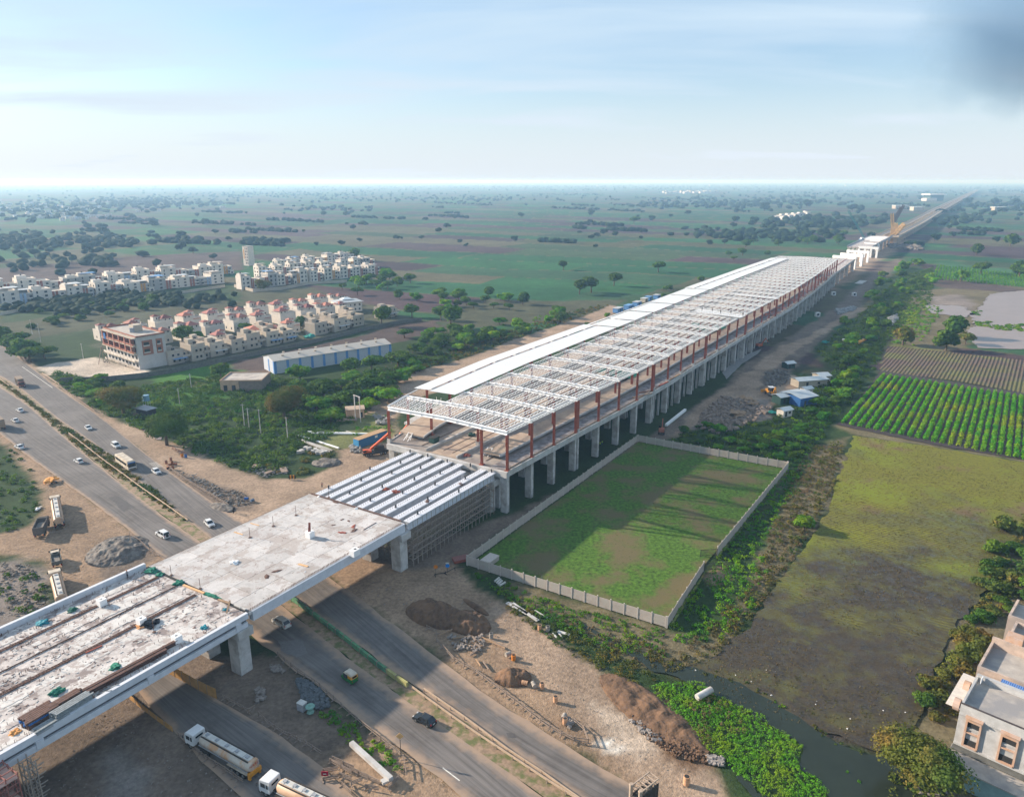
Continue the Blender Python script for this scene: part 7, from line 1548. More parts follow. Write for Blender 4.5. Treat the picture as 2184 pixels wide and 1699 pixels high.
REDP = M('red_print', (.45,.03,.03))
def tanker(px_tail, px_head, cabm, tankm, label, L=None, side=None, rear=None, z=1.2):
    a, b = G(*px_tail, z), G(*px_head, z); D = math.hypot(b[0]-a[0], b[1]-a[1]); L = L or D; rz = math.atan2(b[1]-a[1], b[0]-a[0])
    t = thing('tanker_lorry', label, 'tanker', (b[0]-math.cos(rz)*L/2, b[1]-math.sin(rz)*L/2, .01), rz, 'tanker lorries by the viaduct'); hx = L/2
    cab(t, hx-1.1, cabm); MB().box((-.4,0,.95),(L-1.4,1.0,.32)).build('chassis', CHASS, t)
    x0, x1 = -hx+.25, hx-3.3; m = MB(); n = 22; P = []
    for x, k in ((x0,.82),(x0+.35,1.0),(x1-.45,1.0),(x1,.72)):
        for q in range(n): an = 6.2832*q/n; P.append((x, 1.22*k*math.cos(an), 2.25+.98*k*math.sin(an)))
    F = [(j*n+q, j*n+(q+1)%n, (j+1)*n+(q+1)%n, (j+1)*n+q) for j in range(3) for q in range(n)]+[tuple(range(n))[::-1], tuple(range(3*n,4*n))]
    F = [f[::-1] for f in F]
    tk = m.add(P, F).build('tank', tankm, t, smooth=False); 
    for f in tk.data.polygons: f.use_smooth = len(f.vertices) == 4
    ubox('walkway', PG, t, ((x0+x1)/2,0,3.24), (x1-x0-1.0,1.0,.06)); 
    for s in (-1,1): ubox('top_rail', CHASS, t, ((x0+x1)/2,s*.72,3.2), (x1-x0-.8,.16,.14)); ubox('side_rail', STEEL, t, ((x0+x1)/2,s*1.16,1.72), (x1-x0-.4,.12,.12)); ubox('mudguard', CREAM if rear else CHASS, t, (-hx+2.9,s*1.08,1.18), (4.6,.45,.07)); ubox('mudguard', CHASS, t, (hx-4.5,s*1.05,1.18), (2.6,.5,.07))
    for k in range(5): ubox('hatch', STEEL, t, (x0+1.3+k*(x1-x0-2.4)/4,0,3.34), (.55,.5,.18)); ubox('seam', STEEL, t, (x0+1.9+k*(x1-x0-2.4)/4.4,0,3.29), (.07,1.0,.04))
    for x in (hx-1.2,hx-4.0,hx-5.2,-hx+4.2,-hx+2.9,-hx+1.6):
        for s in (-1,1): wheel(t, x, s*1.02, .5, .34)
    if rear: MB().box((x0-.05,0,1.15),(.35,2.4,.75)).box((x0+.1,-.95,.85),(.5,.3,1.2)).box((x0+.1,.95,.85),(.5,.3,1.2)).build('rear_bumper', YELP, t); lettering(rear, t, (x0-.06,0,2.3), (R(90),0,R(-90)), .55, REDP)
    else: ubox('rear_bumper', CHASS, t, (x0,0,.9), (.25,2.3,.3))
    for s in (-1,1): ubox('tail_light', TAILL, t, (x0-.1,s*.95,1.0), (.1,.25,.2))
    for q in range(6): ubox('ladder_rung', STEEL, t, (x0-.12,-.75,1.3+q*.3), (.06,.45,.05))
    return t
tanker(zC(660,1420), zC(110,1110), PW, TANKW, 'white tanker lorry with red letters and yellow bumper, left of the near pair', rear='N.R.P.L')
tanker(zC(1330,1790), zC(740,1510), PW, TANKO, 'white-cabbed peach tanker lorry cut by the bottom edge', rear=None)
tanker(zB(505,320), zB(470,110), CREAM, TANKO, 'dusty tanker lorry parked beside the grey dump truck, seen from behind', z=2)
tanker(zB(530,990), zB(468,745), CREAM, TANKO, 'dusty orange tanker lorry parked half behind the viaduct parapet', z=2)
def dumper(px_tail, px_head, body, cabm, label, L=None, covered=False, z=1.2, w=2.5, hb=1.6):
    a, b = G(*px_tail, z), G(*px_head, z); L = L or math.hypot(b[0]-a[0], b[1]-a[1]); rz = math.atan2(b[1]-a[1], b[0]-a[0])
    t = thing('lorry', label, 'lorry', ((a[0]+b[0])/2,(a[1]+b[1])/2,.01), rz); hx = L/2; k_ = w/2.5
    cab(t, hx-1.1*k_, cabm, w*.95, 2.8*k_, 2.0*k_); MB().box((0,0,.9*k_),(L-.6,.9*k_,.3)).build('chassis', CHASS, t); x0, x1 = -hx, hx-2.4*k_; zb = 1.15*k_
    MB().box(((x0+x1)/2,-w/2+.06,zb+hb/2),(x1-x0,.12,hb)).box(((x0+x1)/2,w/2-.06,zb+hb/2),(x1-x0,.12,hb)).box((x0+.06,0,zb+hb/2),(.12,w-.24,hb)).box((x1-.06,0,zb+hb/2+.1),(.12,w-.24,hb+.2)).box(((x0+x1)/2,0,zb+.05),(x1-x0,w,.12)).build('load_box', body, t)
    if covered: MB().profile([(-w/2,hb+zb-.1),(w/2,hb+zb-.1),(w/2-.3,hb+zb+.55),(-w/2+.3,hb+zb+.55)], x0, x1).build('tarpaulin', BROWNT, t, (0,0,0), -math.pi/2) if False else ubox('tarpaulin', BROWNT, t, ((x0+x1)/2,0,zb+hb+.2), (x1-x0,w-.05,.5))
    else: MB().box(((x0+x1)/2,0,zb+hb*.35),(x1-x0-.3,w-.3,hb*.5),0,.8).build('load', M('gravel_load',(.17,.155,.14),var=.3,scale=4), t)
    for k in range(int((x1-x0)/.9)):
        for s in (-1,1): ubox('rib', body, t, (x0+.4+k*.9,s*(w/2+.04),zb+hb/2), (.1,.1,hb))
    for x in (hx-1.2*k_,-hx+2.6*k_,-hx+1.3*k_):
        for s in (-1,1): wheel(t, x, s*(w/2-.2), .5*k_, .32)
    for s in (-1,1): ubox('tail_light', TAILL, t, (x0-.05,s*(w/2-.25),.9*k_), (.08,.25,.18))
    return t
dumper(zA(140,400), zA(208,478), BROWNT, MAROON, 'maroon-cabbed lorry under a brown tarpaulin coming down the highway', covered=True, L=9.5, z=1.5, hb=2.2)
dumper(zA(35,835), zA(-60,745), M('tan_load_box',(.30,.21,.15)), CREAM, 'tan covered lorry cut by the left edge', covered=True, L=10, z=1.5, hb=2.6)
dumper(zB(315,450), zB(395,275), M('grey_brown_box',(.13,.115,.105),var=.25), CHASS, 'grey-brown open dump truck beside the parked tanker', L=8.6, z=1.4, hb=1.9)
dumper(zB(492,685), zB(470,580), M('light_truck_box',(.12,.12,.11)), CREAM, 'small open pickup lorry parked between the two dusty tankers', L=6.2, z=1.2, w=2.1, hb=.9)
# auto rickshaw
a, b = G(*zC(1500,640), .6), G(*zC(1432,595), .6); rz = math.atan2(b[1]-a[1], b[0]-a[0]); t = thing('auto_rickshaw', 'green and yellow three-wheeled auto rickshaw with cream hood on the highway', 'rickshaw', ((a[0]+b[0])/2,(a[1]+b[1])/2,.01), rz); t.scale = (1.2,1.2,1.15)
MB().profile([(-1.3,.35),(.75,.3),(1.3,.45),(1.25,.85),(.8,.95),(-.15,.6),(-.2,1.0),(-1.3,1.05)], -.66, .66, lambda z: 0 if z < .9 else .04).build('body', CGREEN, t)
MB().profile([(-1.28,1.0),(-.35,1.0),(-.3,1.6),(-1.2,1.62)], -.62, .62).build('upper_panel', YELP, t); MB().profile([(-1.25,1.6),(.7,1.6),(.62,1.74),(.3,1.84),(-1.0,1.86),(-1.22,1.76)], -.64, .64, lambda z: 0 if z < 1.7 else .1).build('hood', CREAM, t)
ubox('windscreen', GLASS, t, (.92,0,1.25), (.06,1.0,.65)); ubox('rear_window', GLASS, t, (-1.27,0,1.35), (.06,.8,.3)); MB().bar((.85,-.58,.9),(.65,-.58,1.62),.07).bar((.85,.58,.9),(.65,.58,1.62),.07).build('front_frame', CGREEN, t)
for s in (-1,1): wheel(t, -.85, s*.55, .23, .14); ubox('tail_light', TAILL, t, (-1.31,s*.5,.7), (.04,.12,.14)); ubox('doorway', DARK, t, (.2,s*.665,1.15), (.85,.03,.75))
wheel(t, 1.0, 0, .23, .14)
# machines
def excav(px, rz, bm_, label, jcb=False, sc=1.0):
    x, y = G(*px); t = thing('excavator', label, 'excavator', (x,y,0), rz); t.scale = (sc,)*3
    if jcb:
        MB().box((0,0,1.1),(3.6,1.5,.8)).build('body', bm_, t); MB().box((1.6,0,1.3),(1.6,1.0,.7)).build('bonnet', bm_, t); MB().box((-.5,0,2.1),(1.6,1.4,1.3)).build('cab', GLASS, t); MB().box((-.5,0,2.85),(1.8,1.6,.14)).build('cab_roof', PW, t); MB().box((3.6,0,.5),(.7,2.4,.8)).build('front_bucket', bm_, t)
        for s in (-1,1): MB().bar((.8,s*.6,1.4),(3.4,s*.6,.6),.2).build('loader_arm', bm_, t); wheel(t,-1.1,s*.8,.75,.4); wheel(t,1.6,s*.8,.45,.3)
        MB().bar((-1.8,0,1.3),(-2.8,0,3.4),.3).build('boom', bm_, t); MB().bar((-2.8,0,3.4),(-3.6,0,1.6),.25).build('dipper', bm_, t); MB().box((-3.6,0,1.3),(.6,.7,.6)).build('bucket', CHASS, t)
    else:
        for s in (-1,1): MB().box((0,s*1.05,.45),(3.8,.55,.85)).build('track', CHASS, t)
        MB().box((-.5,0,1.7),(3.2,2.3,1.2)).build('body', bm_, t); MB().box((.8,.7,2.2),(1.4,.9,1.5)).build('cab', GLASS, t); MB().bar((1.0,-.2,1.8),(4.2,-.2,5.0),.4).build('boom', bm_, t); MB().bar((4.2,-.2,5.0),(6.2,-.2,2.6),.3).build('dipper', bm_, t); MB().box((6.3,-.2,2.1),(.9,1.0,.9)).build('bucket', CHASS, t)
    return t
zE = lambda a,b: Zm(2500,1400,3.64,[(a,b)])[0]
excav(zE(1890,540), 1.75, YELP, 'orange-yellow backhoe loader on the pale dirt track', True, 1.35)
excav(zE(340,1085), 1.35, M('faded_red_paint',(.30,.10,.06)), 'red excavator with raised arm behind the lawn wall corner', False, .9)
excav(Zm(2300,900,2.184,[(1480,1010)])[0], .5, M('orange_red_paint',(.40,.10,.04)), 'orange machine parked between the station piers', False, 1.0)
ORG_ = M('orange_machine_paint',(.55,.10,.035), rough=.5, var=.12)
zF = lambda a,b: Zm(900,1300,2.184,[(a,b)])[0]
x, y = G(*zF(1250,1050)); t = thing('mobile_crane', 'orange mobile crane with raised boom beside the blue container', 'crane', (x,y,0), .45)
MB().box((0,0,1.0),(9,2.4,.9)).build('chassis', CHASS, t); MB().box((-3.6,-.5,1.7),(1.6,1.3,1.5)).build('cab', ORG_, t); MB().box((-3.9,-.5,2.0),(1.1,1.36,.7)).build('cab_window', GLASS, t); MB().box((1.2,0,2.2),(3.4,2.2,1.6)).build('engine_house', CHASS, t); MB().bar((-1.6,0,2.2),(6.0,1.2,6.8),.75).build('boom', ORG_, t); MB().box((-2.4,0,1.7),(1.6,2.5,.5)).build('deck', ORG_, t)
for x_ in (-3.4,-1.9,1.8,3.2):
    for s in (-1,1): wheel(t, x_, s*1.05, .55, .4)
x, y = G(*zF(1455,905)); t = thing('boom_lift', 'small orange-red boom lift under the station corner', 'lift', (x,y,0), .6); MB().box((0,0,.8),(3,2,.8)).build('base', CHASS, t); MB().bar((0,0,1.2),(3.8,0,4.6),.45).build('boom', ORG_, t); MB().box((4,0,4.6),(1,1,.9)).build('basket', ORG_, t)
A_, B_ = G(*zF(1112,1000)), G(*zF(1385,900)); rz = math.atan2(B_[1]-A_[1], B_[0]-A_[0]); t = thing('container', 'long blue shipping container with a rusty tan top by the station', 'container', (A_[0],A_[1],0), rz); L = 13.5
MB().box((L/2,1.5,1.55),(L,3,3.0)).build('body', M('blue_container_paint',(.03,.14,.30),rough=.6,var=.15,wave=(.35,(math.cos(rz),math.sin(rz),0))), t); MB().box((L/2,1.5,3.1),(L+.1,3.1,.14)).build('roof', M('rusty_tan_top',(.38,.25,.14),var=.2), t); ubox('end_door', M('bright_blue_door',(.04,.22,.42)), t, (-.04,1.5,1.5), (.1,2.8,2.8)); ubox('notice', PLATE, t, (L*.6,-.04,2.2), (1.2,.06,.8))
# ---------------------------------------------------------------- people
def make_body(pose='stand'):
    me = bpy.data.meshes.new('body'); V = [(0,0,.95),(0,0,1.2),(0,0,1.42),(0,0,1.52),(0,.0,1.66),(0,.11,.88),(0,-.11,.88),(.05,.13,.48),(.02,-.13,.48),(0,.13,.06),(-.04,-.13,.06),(.13,.13,.03),(.10,-.13,.03),(0,.2,1.4),(0,-.2,1.4),(.02,.27,1.12),(.06,-.27,1.14),(.12,.27,.9),(.2,-.25,1.0)]
    E_ = [(0,1),(1,2),(2,3),(3,4),(0,5),(0,6),(5,7),(6,8),(7,9),(8,10),(9,11),(10,12),(2,13),(2,14),(13,15),(14,16),(15,17),(16,18)]
    me.from_pydata(V, E_, []); o = bpy.data.objects.new('tmp', me); COL.objects.link(o); md = o.modifiers.new('s','SKIN'); o.modifiers.new('b','SUBSURF').levels = 1
    rad = [.15,.15,.15,.06,.105,.1,.1,.075,.075,.05,.05,.045,.045,.07,.07,.05,.05,.04,.04]
    for k, r_ in enumerate(rad): me.skin_vertices[0].data[k].radius = (r_, r_)
    me.skin_vertices[0].data[0].use_root = True
    dg = bpy.context.evaluated_depsgraph_get(); out = bpy.data.meshes.new_from_object(o.evaluated_get(dg)); bpy.data.objects.remove(o); return out
BODY = make_body(); SKIN = M('skin',(.20,.11,.07)); 
def person(px, z, shirt, trousers, label, helmet=None, rz=0.0, s=1.0):
    x, y = G(*px, z); t = thing('person', label, 'person', (x,y,z), rz); t.scale = (s,)*3
    me = BODY.copy(); me.materials.clear(); me.materials.append(trousers); me.materials.append(SKIN); me.materials.append(shirt)
    for f in me.polygons: c = f.center; f.material_index = 1 if (c.z > 1.5 or (abs(c.y) > .22 and c.z < 1.14)) else (2 if c.z > .95 else 0)
    link('body', me, t); MB().cyl((0,0,.9),(0,0,1.46),.17,.20,10).build('shirt', shirt, t); MB().cyl((-.01,0,1.70),(-.01,0,1.82),.125,.06,10).build('helmet' if helmet else 'hair', helmet or BLACK, t); return t
C_ = lambda n, c: M(n, c)
person(zB(1093,795), d12, C_('grey_shirt',(.2,.2,.22)), C_('dark_trousers',(.02,.02,.03)), 'worker in orange helmet standing beside the blue-white parapet', ORANGE, 0)
person(zB(2000,245), 0, C_('black_shirt',(.02,.02,.02)), MATS['dark_trousers'], 'person in dark clothes at the end of the verge barricade', None, 1)
person(zF(793,1335), 0, C_('pink_shirt',(.4,.22,.18)), MATS['dark_trousers'], 'person in pale shirt walking on the haul road by the girders', None, 2)
person(zA(205,990), 0, PW, MATS['dark_trousers'], 'person in white shirt standing beside the stopped white car', None, 2)
person(Zm(1500,1400,2.184,[(1862,765)])[0], 0, C_('hi_vis_vest',(.25,.45,.05)), MATS['dark_trousers'], 'worker in yellow-green vest between the station piers', YELP, 1)
person(Zm(1500,1400,2.184,[(1880,752)])[0], 0, MATS['hi_vis_vest'], C_('blue_trousers',(.03,.06,.14)), 'second worker in the vests next to the first pier worker', None, 2)
for k, p in enumerate(((1075,705),(1235,720),(1147,718),(988,698),(1338,740))): person(Zm(2300,900,2.184,[p])[0], 24.9, MATS['black_shirt'], MATS['dark_trousers'], '%s worker from the left on the narrow roof sheet'%('second','fourth','third','first','fifth')[k], None, k, 1.15)
person(Zm(3100,750,3.64,[(545,965)])[0], 12.1, MATS['black_shirt'], MATS['dark_trousers'], 'left worker on the far end of the station deck', None, 1, 1.3); person(Zm(3100,750,3.64,[(568,955)])[0], 12.1, MATS['black_shirt'], MATS['blue_trousers'], 'right worker on the far end of the station deck', None, 1, 1.3)
person(Zm(900,1300,2.184,[(40,1545)])[0], 0, MATS['black_shirt'], MATS['dark_trousers'], 'person in black near the haul road corner beside the deck', None, 1)
# ---------------------------------------------------------------- fences and barriers
def fence(pts, label, h=1.1, sp=2.6, mat=TIMB2, rails=(.45,.9), rw=.11, z=0.0, name='barricade_fence', foot=True, group=None):
    P = GP(pts, z) if isinstance(pts[0][0], (int, float)) else pts
    t = thing(name, label, 'fence', (P[0][0], P[0][1], z), 0, group); o = Vector((P[0][0], P[0][1], 0))
    for i in range(len(P)-1):
        a, b = Vector((*P[i],0))-o, Vector((*P[i+1],0))-o; L = (b-a).length; n = max(1, round(L/sp)); dn = (b-a).normalized(); nr = Vector((-dn.y, dn.x, 0)); rz = math.atan2(dn.y, dn.x)
        for k in range(n):
            p = a.lerp(b, k/n); q = a.lerp(b, (k+1)/n); m_ = (p+q)/2
            ubox('post', mat, t, (p.x, p.y, h/2), (rw*1.2, rw*1.2, h), rz)
            if foot: ubox('foot', mat, t, (p.x, p.y, .07), (.16, 1.1, .12), rz)
            for r_ in rails: ubox('rail', mat, t, (m_.x, m_.y, r_+rb.uniform(-.05,.05)), ((q-p).length+.2, rw*.7, rw*1.3), rz+rb.uniform(-.02,.02))
    return t
fence([zD(*p) for p in ((463,310),(610,470),(790,570),(935,680),(1060,775),(1200,880),(1350,1000),(1430,1055),(1530,1110),(1640,1165))], 'long timber barricade along the right edge of the highway')
fence([zD(*p) for p in ((1640,1165),(1760,1180),(1720,1070),(1640,1000))], 'tangled end of the timber barricade turning back from the road')
fence([zD(*p) for p in ((380,200),(463,240),(463,310))], 'short timber barricade stub beside the big soil heap')
fence([zC(*p) for p in ((385,800),(480,850),(600,920),(655,885))], 'timber barricade on the island left of the rubble', sp=2)
fence([zC(*p) for p in ((690,950),(780,1030),(880,1095),(1080,1190),(1220,1280))], 'timber barricade along the service road edge', sp=2)
fence([zC(*p) for p in ((0,1120),(120,1230),(240,1320),(400,1420),(550,1520))], 'timber barricade left of the near tanker lorry', sp=2.2)
fence([zC(*p) for p in ((850,430),(1020,570),(1210,700),(1330,810),(1460,930),(1580,1030),(1730,1150),(1870,1260),(1930,1320),(1950,1460))], 'timber barricade between the highway and the rubble island', sp=2.2)
fence([zA(*p) for p in ((1440,1165),(1560,1255),(1680,1330),(1800,1400),(1960,1500))], 'timber barricade along the highway before the viaduct', sp=2.4)
fence([zB(*p) for p in ((1110,430),(1200,500),(1280,570),(1360,620))], 'timber barricade beside the dark rubble mound', sp=2.0)
fence([zA(1480,1005), zA(1560,1045), zA(1620,1060)], 'short red-brown barricade by the orange and blue drums', mat=M('faded_red_board',(.25,.12,.09)))
fence([Zm(900,1900,2.184,[p])[0] for p in ((1760,780),(1850,765),(1930,725),(2010,718))], 'low rail barrier under the two round signs', h=.7, rails=(.5,), mat=DARK)
for k, pts in enumerate((((1240,1500),(1360,1480)),((1240,1430),(1360,1410)),((1300,1340),(1480,1440)),((1320,1320),(1500,1400)),((1450,1400),(1720,1530)),((1400,1540),(1480,1610)),((1480,1540),(1570,1500)),((1600,1560),(1710,1580)),((1800,1570),(1890,1480)),((1380,1460),(1480,1500)))):
    fence([zC(*p) for p in pts], ('timber barricade in front of the red sign','timber barricade behind the red sign','broken timber barricade of the pile, upper left one','second broken timber barricade of the pile','longest fallen barricade below the concrete beam','fallen barricade at the lower left of the pile','barricade leaning in the middle of the pile','fallen barricade under the concrete beam end','barricade at the right end of the pile','third broken timber barricade of the pile')[k], sp=2.4, h=.8, rails=(.2,.5,.75), group=None)
# median guard rails
def rail_line(P, label, posts=4.0, mat=M('beige_guard_rail',(.42,.31,.22),var=.15), h=.75, w=.32):
    t = thing('guard_rail', label, 'guard rail', (P[0][0], P[0][1], 0)); o = Vector((P[0][0], P[0][1], 0)); acc = 0
    for i in range(len(P)-1):
        a, b = Vector((*P[i],0))-o, Vector((*P[i+1],0))-o; L = (b-a).length; 
        if L < .01: continue
        rz = math.atan2((b-a).y, (b-a).x); m_ = (a+b)/2; ubox('beam', mat, t, (m_.x, m_.y, h-.15), (L+.02,.09,w), rz); ubox('beam_cap', mat, t, (m_.x, m_.y, h+.03), (L+.02,.22,.06), rz); ubox('post', TIMB2, t, (a.x, a.y, h/2-.1), (.16,.16,h), rz)
    return t
def resamp(P, step):
    P = np.array(P); s = np.r_[0, np.cumsum(np.hypot(*(P[1:]-P[:-1]).T))]; t = np.arange(0, s[-1], step); return [tuple(q) for q in np.stack([np.interp(t, s, P[:,0]), np.interp(t, s, P[:,1])], -1)]
rail_line(resamp(GP([zD(*p) for p in ((255,720),(420,840),(620,985),(830,1130),(1040,1270),(1250,1410),(1460,1550),(1640,1660),(1900,1830))]), 3.6), 'beige guard rail on the left side of the lower median')
rail_line(resamp(GP([zD(*p) for p in ((355,735),(500,835),(700,975),(880,1110),(1100,1275),(1330,1420),(1560,1590),(1900,1820))]), 3.6), 'beige guard rail on the right side of the lower median')
rail_line(resamp(GP([zA(*p) for p in ((-60,380),(20,430),(95,485))]), 3.6), 'short beige guard rail piece in the median at the far left')
rail_line(resamp(GP([zA(*p) for p in ((590,880),(760,1010),(900,1120),(1060,1235),(1200,1340),(1400,1480),(1610,1628))]), 3.6), 'beige guard rail with shrubs along the upper median')
rail_line(resamp(GP([zA(*p) for p in ((360,365),(420,400),(515,465))]), 3.6), 'pale guard rail beside the highway verge near the bare yard')
rail_line(resamp(GP([zA(*p) for p in ((0,108),(110,185),(240,280))]), 3.6), 'guard rail at the far left edge of the highway')
rail_line(resamp(GP([zA(*p) for p in ((520,485),(640,570),(820,695))]), 3.6), 'guard rail running down to the roadside shack', mat=M('rusty_rail',(.25,.17,.12)))
# green netted barricade under the viaduct
P = resamp(GP([zC(*p) for p in ((700,-250),(900,-90),(1060,20),(1230,150),(1440,310),(1600,440),(1700,520),(1880,650),(1990,725))]), 3.0)
t = thing('net_barricade', 'green netted barricade along the median, leaving the viaduct shade', 'barricade', (P[0][0],P[0][1],0)); o = Vector((*P[0],0)); NETP = M('pale_green_net',(.10,.24,.12),var=.3,scale=1.5,col2=(.06,.15,.09),scale2=.4)
for i in range(len(P)-1):
    a, b = Vector((*P[i],0))-o, Vector((*P[i+1],0))-o; rz = math.atan2((b-a).y,(b-a).x); m_ = (a+b)/2; ubox('net_panel', NETP if i < len(P)-3 else M('yellow_green_net',(.32,.30,.12)), t, (m_.x,m_.y,.75), ((b-a).length-.05,.5,1.0), rz); ubox('post', TIMB2, t, (a.x,a.y,.7), (.12,.6,1.4), rz)
# orange hoarding under the deck
HOARD = M('ochre_hoarding',(.40,.22,.07),rough=.8,var=.2,scale=.8)
for k, pts in enumerate((((1300,500),(1560,640),(1740,740),(1900,815)),((1000,700),(1150,830),(1330,970),(1490,1085)))):
    Q = resamp(GP([PZ2(*p) for p in pts]), 2.4); t = thing('hoarding', ('ochre sheet hoarding beside the right edge of the service road','low ochre hoarding at the left edge of the service road')[k], 'hoarding', (Q[0][0],Q[0][1],0)); o = Vector((*Q[0],0)); hh = (2.1,1.0)[k]
    for i in range(len(Q)-1):
        a, b = Vector((*Q[i],0))-o, Vector((*Q[i+1],0))-o; m_ = (a+b)/2; rz = math.atan2((b-a).y,(b-a).x); ubox('sheet_panel', HOARD, t, (m_.x,m_.y,hh/2), ((b-a).length-.04,.08,hh), rz); ubox('post', TIMB2, t, (a.x,a.y,hh/2), (.12,.16,hh+.1), rz)
# signs
def sign(px, shape, face, label, h=2.4, extra=None, lean=.0):
    x, y = G(*px); t = thing('road_sign', label, 'sign', (x,y,0), 0); MB().bar((0,0,0),(0,lean,h),.09).build('post', CHASS, t); m = MB()
    if shape == 'round': m.cyl((0,lean-.04,h+.3),(0,lean-.09,h+.3),.5,.5,18)
    elif shape == 'diamond': m.add([(p[0],lean+q,h+.3+p[1]) for q in (-.1,-.05) for p in ((0,-.65),(.65,0),(0,.65),(-.65,0))],[(0,1,2,3),(7,6,5,4),(0,4,5,1),(1,5,6,2),(2,6,7,3),(3,7,4,0)])
    else: m.box((0,lean-.06,h+.2),(1.1,.05,.85))
    m.build('sign_face', face, t)
    if extra: extra(t, h)
    return t
ORF = M('orange_sign_face',(.52,.17,.02)); BLF = M('blue_sign_face',(.01,.17,.50)); YLF = M('peach_sign_face',(.60,.36,.16)); RDF = M('red_sign_face',(.42,.01,.04))
zG = lambda a,b: Zm(900,1900,2.184,[(a,b)])[0]
sign(zG(1768,775), 'round', ORF, 'orange round sign left of the blue one beside the scaffolding', 2.0)
sign(zG(1868,755), 'round', BLF, 'blue round sign with white plate above beside the scaffolding', 1.7, lambda t,h: ubox('sign_plate', PLATE, t, (0,-.07,h+.98), (.8,.05,.3)))
sign(zC(1905,1300), 'diamond', YLF, 'peach diamond sign at the tip of the rubble island', 4.0)
sign(zC(1257,1475), 'rect', RDF, 'small red sign with a white bar beside the timber barricades', .75, lambda t,h: (MB().cyl((0,-.1,h+.2),(0,-.13,h+.2),.36,.36,16).build('disc', M('dark_red_disc',(.30,.005,.02)), t), ubox('white_bar', PLATE, t, (0,-.15,h+.2), (.5,.04,.13))))
# overhead gantry frame at the bottom edge
zH = lambda a,b: Zm(2400,2374,2.184,[(a,b)])[0]
ga, gb = G(*zH(165,1540), 6.0), G(*zH(320,1420), 6.0); rz = math.atan2(gb[1]-ga[1], gb[0]-ga[0]); Lg = math.hypot(gb[0]-ga[0], gb[1]-ga[1])
t = thing('sign_gantry', 'beige steel lattice gantry standing at the bottom edge by the road', 'gantry', (ga[0],ga[1],0), rz); GT = M('beige_steel',(.40,.31,.24),var=.15)
for s in (0,-1.7): MB().cyl((0,s,0),(0,s,6.2),.28,.28,10).build('column', GT, t); MB().cyl((0,s,6.2),(0,s,6.4),.36,.3,10).build('column_cap', GT, t)
for s in (0,-1.7):
    for z in (4.6,6.0): MB().bar((0,s,z),(Lg,s,z),.16).build('chord', GT, t)
for k in range(5):
    x0, x1 = Lg*k/5, Lg*(k+1)/5
    for s in (0,-1.7): MB().bar((x0,s,4.6 if k%2 else 6.0),(x1,s,6.0 if k%2 else 4.6),.1).build('brace', GT, t)
    MB().bar((x1,0,6.0),(x1,-1.7,6.0),.1).build('brace', GT, t); MB().bar((x0,0,6.0),(x1,-1.7,6.0),.08).build('brace', GT, t)
ubox('sign_board', CHASS, t, (Lg/2,-1.85,3.9), (Lg*.95,.1,3.0)); ubox('walk_deck', CHASS, t, (Lg/2,-.85,4.5), (Lg,1.5,.08))
# ---------------------------------------------------------------- heaps, drums, pipes, litter
def mound(name, px, r, h, mat, label, cat='soil heap', seed=0, rot=0.0, res=56):
    x, y = G(*px); bm = bmesh.new(); n = res; V = {}
    for i in range(n+1):
        for j in range(n+1):
            a, b = 2*i/n-1, 2*j/n-1; d = math.sqrt(a*a+b*b); X, Y = a*r[0], b*r[1]
            e = max(0, 1-d**2+.25*mnoise.noise(Vector((a*1.8+seed, b*1.8, seed))))
            z = h*(e**.9)*(1+.5*mnoise.noise(Vector((X*.45, Y*.45, seed))))+.16*h*mnoise.noise(Vector((X*1.1, Y*1.1, seed)))*(e > 0)+.05*h*mnoise.noise(Vector((X*2.2, Y*2.2, seed)))
            V[i,j] = bm.verts.new((X, Y, z-.12 if d < .98 else -.4))
    for i in range(n):
        for j in range(n): bm.faces.new((V[i,j],V[i+1,j],V[i+1,j+1],V[i,j+1]))
    me = bpy.data.meshes.new(name); bm.to_mesh(me); bm.free(); me.materials.append(mat); return tag(link(name, me, None, (x,y,0), rot), label, cat)
SOIL = M('brown_soil',(.115,.07,.045),rough=.95,var=.35,scale=1.2,col2=(.17,.10,.06),scale2=.35,bump=.6,bscale=4); GREYS = M('dark_rubble_soil',(.12,.105,.095),rough=.95,var=.4,scale=1.5,col2=(.2,.18,.16),scale2=.5,bump=.6,bscale=4)
mound('soil_heap', zG(1770,1110), (7.6,4.6), 2.6, SOIL, 'large dark brown soil heap beside the highway', seed=3, rot=-.5)
mound('soil_heap', zG(2030,1180), (5.8,4.0), 2.0, SOIL, 'second brown soil heap touching the large one', seed=5, rot=-.6)
mound('soil_heap', zD(1115,610), (3.6,2.8), 1.6, SOIL, 'small cone of brown soil among the barrels', seed=8)
mound('soil_bank', zH(330,900), (4.2,13), 1.0, SOIL, 'long reddish-brown soil bank along the reeds', seed=11, rot=.62)
mound('rubble_heap', zB(1010,560), (7.5,8.5), 1.7, GREYS, 'dark rubble mound inside the verge fence beside the viaduct', seed=13, rot=.3)
mound('rubble_heap', zF(830,1120), (5,4), 1.2, GREYS, 'dark earth heap at the end of the grass island by the haul road', seed=15)
mound('rubble_heap', zA(1900,1560-60), (5,2.5), .8, GREYS, 'low grey heap at the end of the verge barricade', seed=17, rot=-.6)
mound('soil_heap', Zm(900,1900,2.184,[(2110,1040)])[0], (4.5,.9), .5, SOIL, 'thin line of dark soil on the haul road', seed=19, rot=-.85)
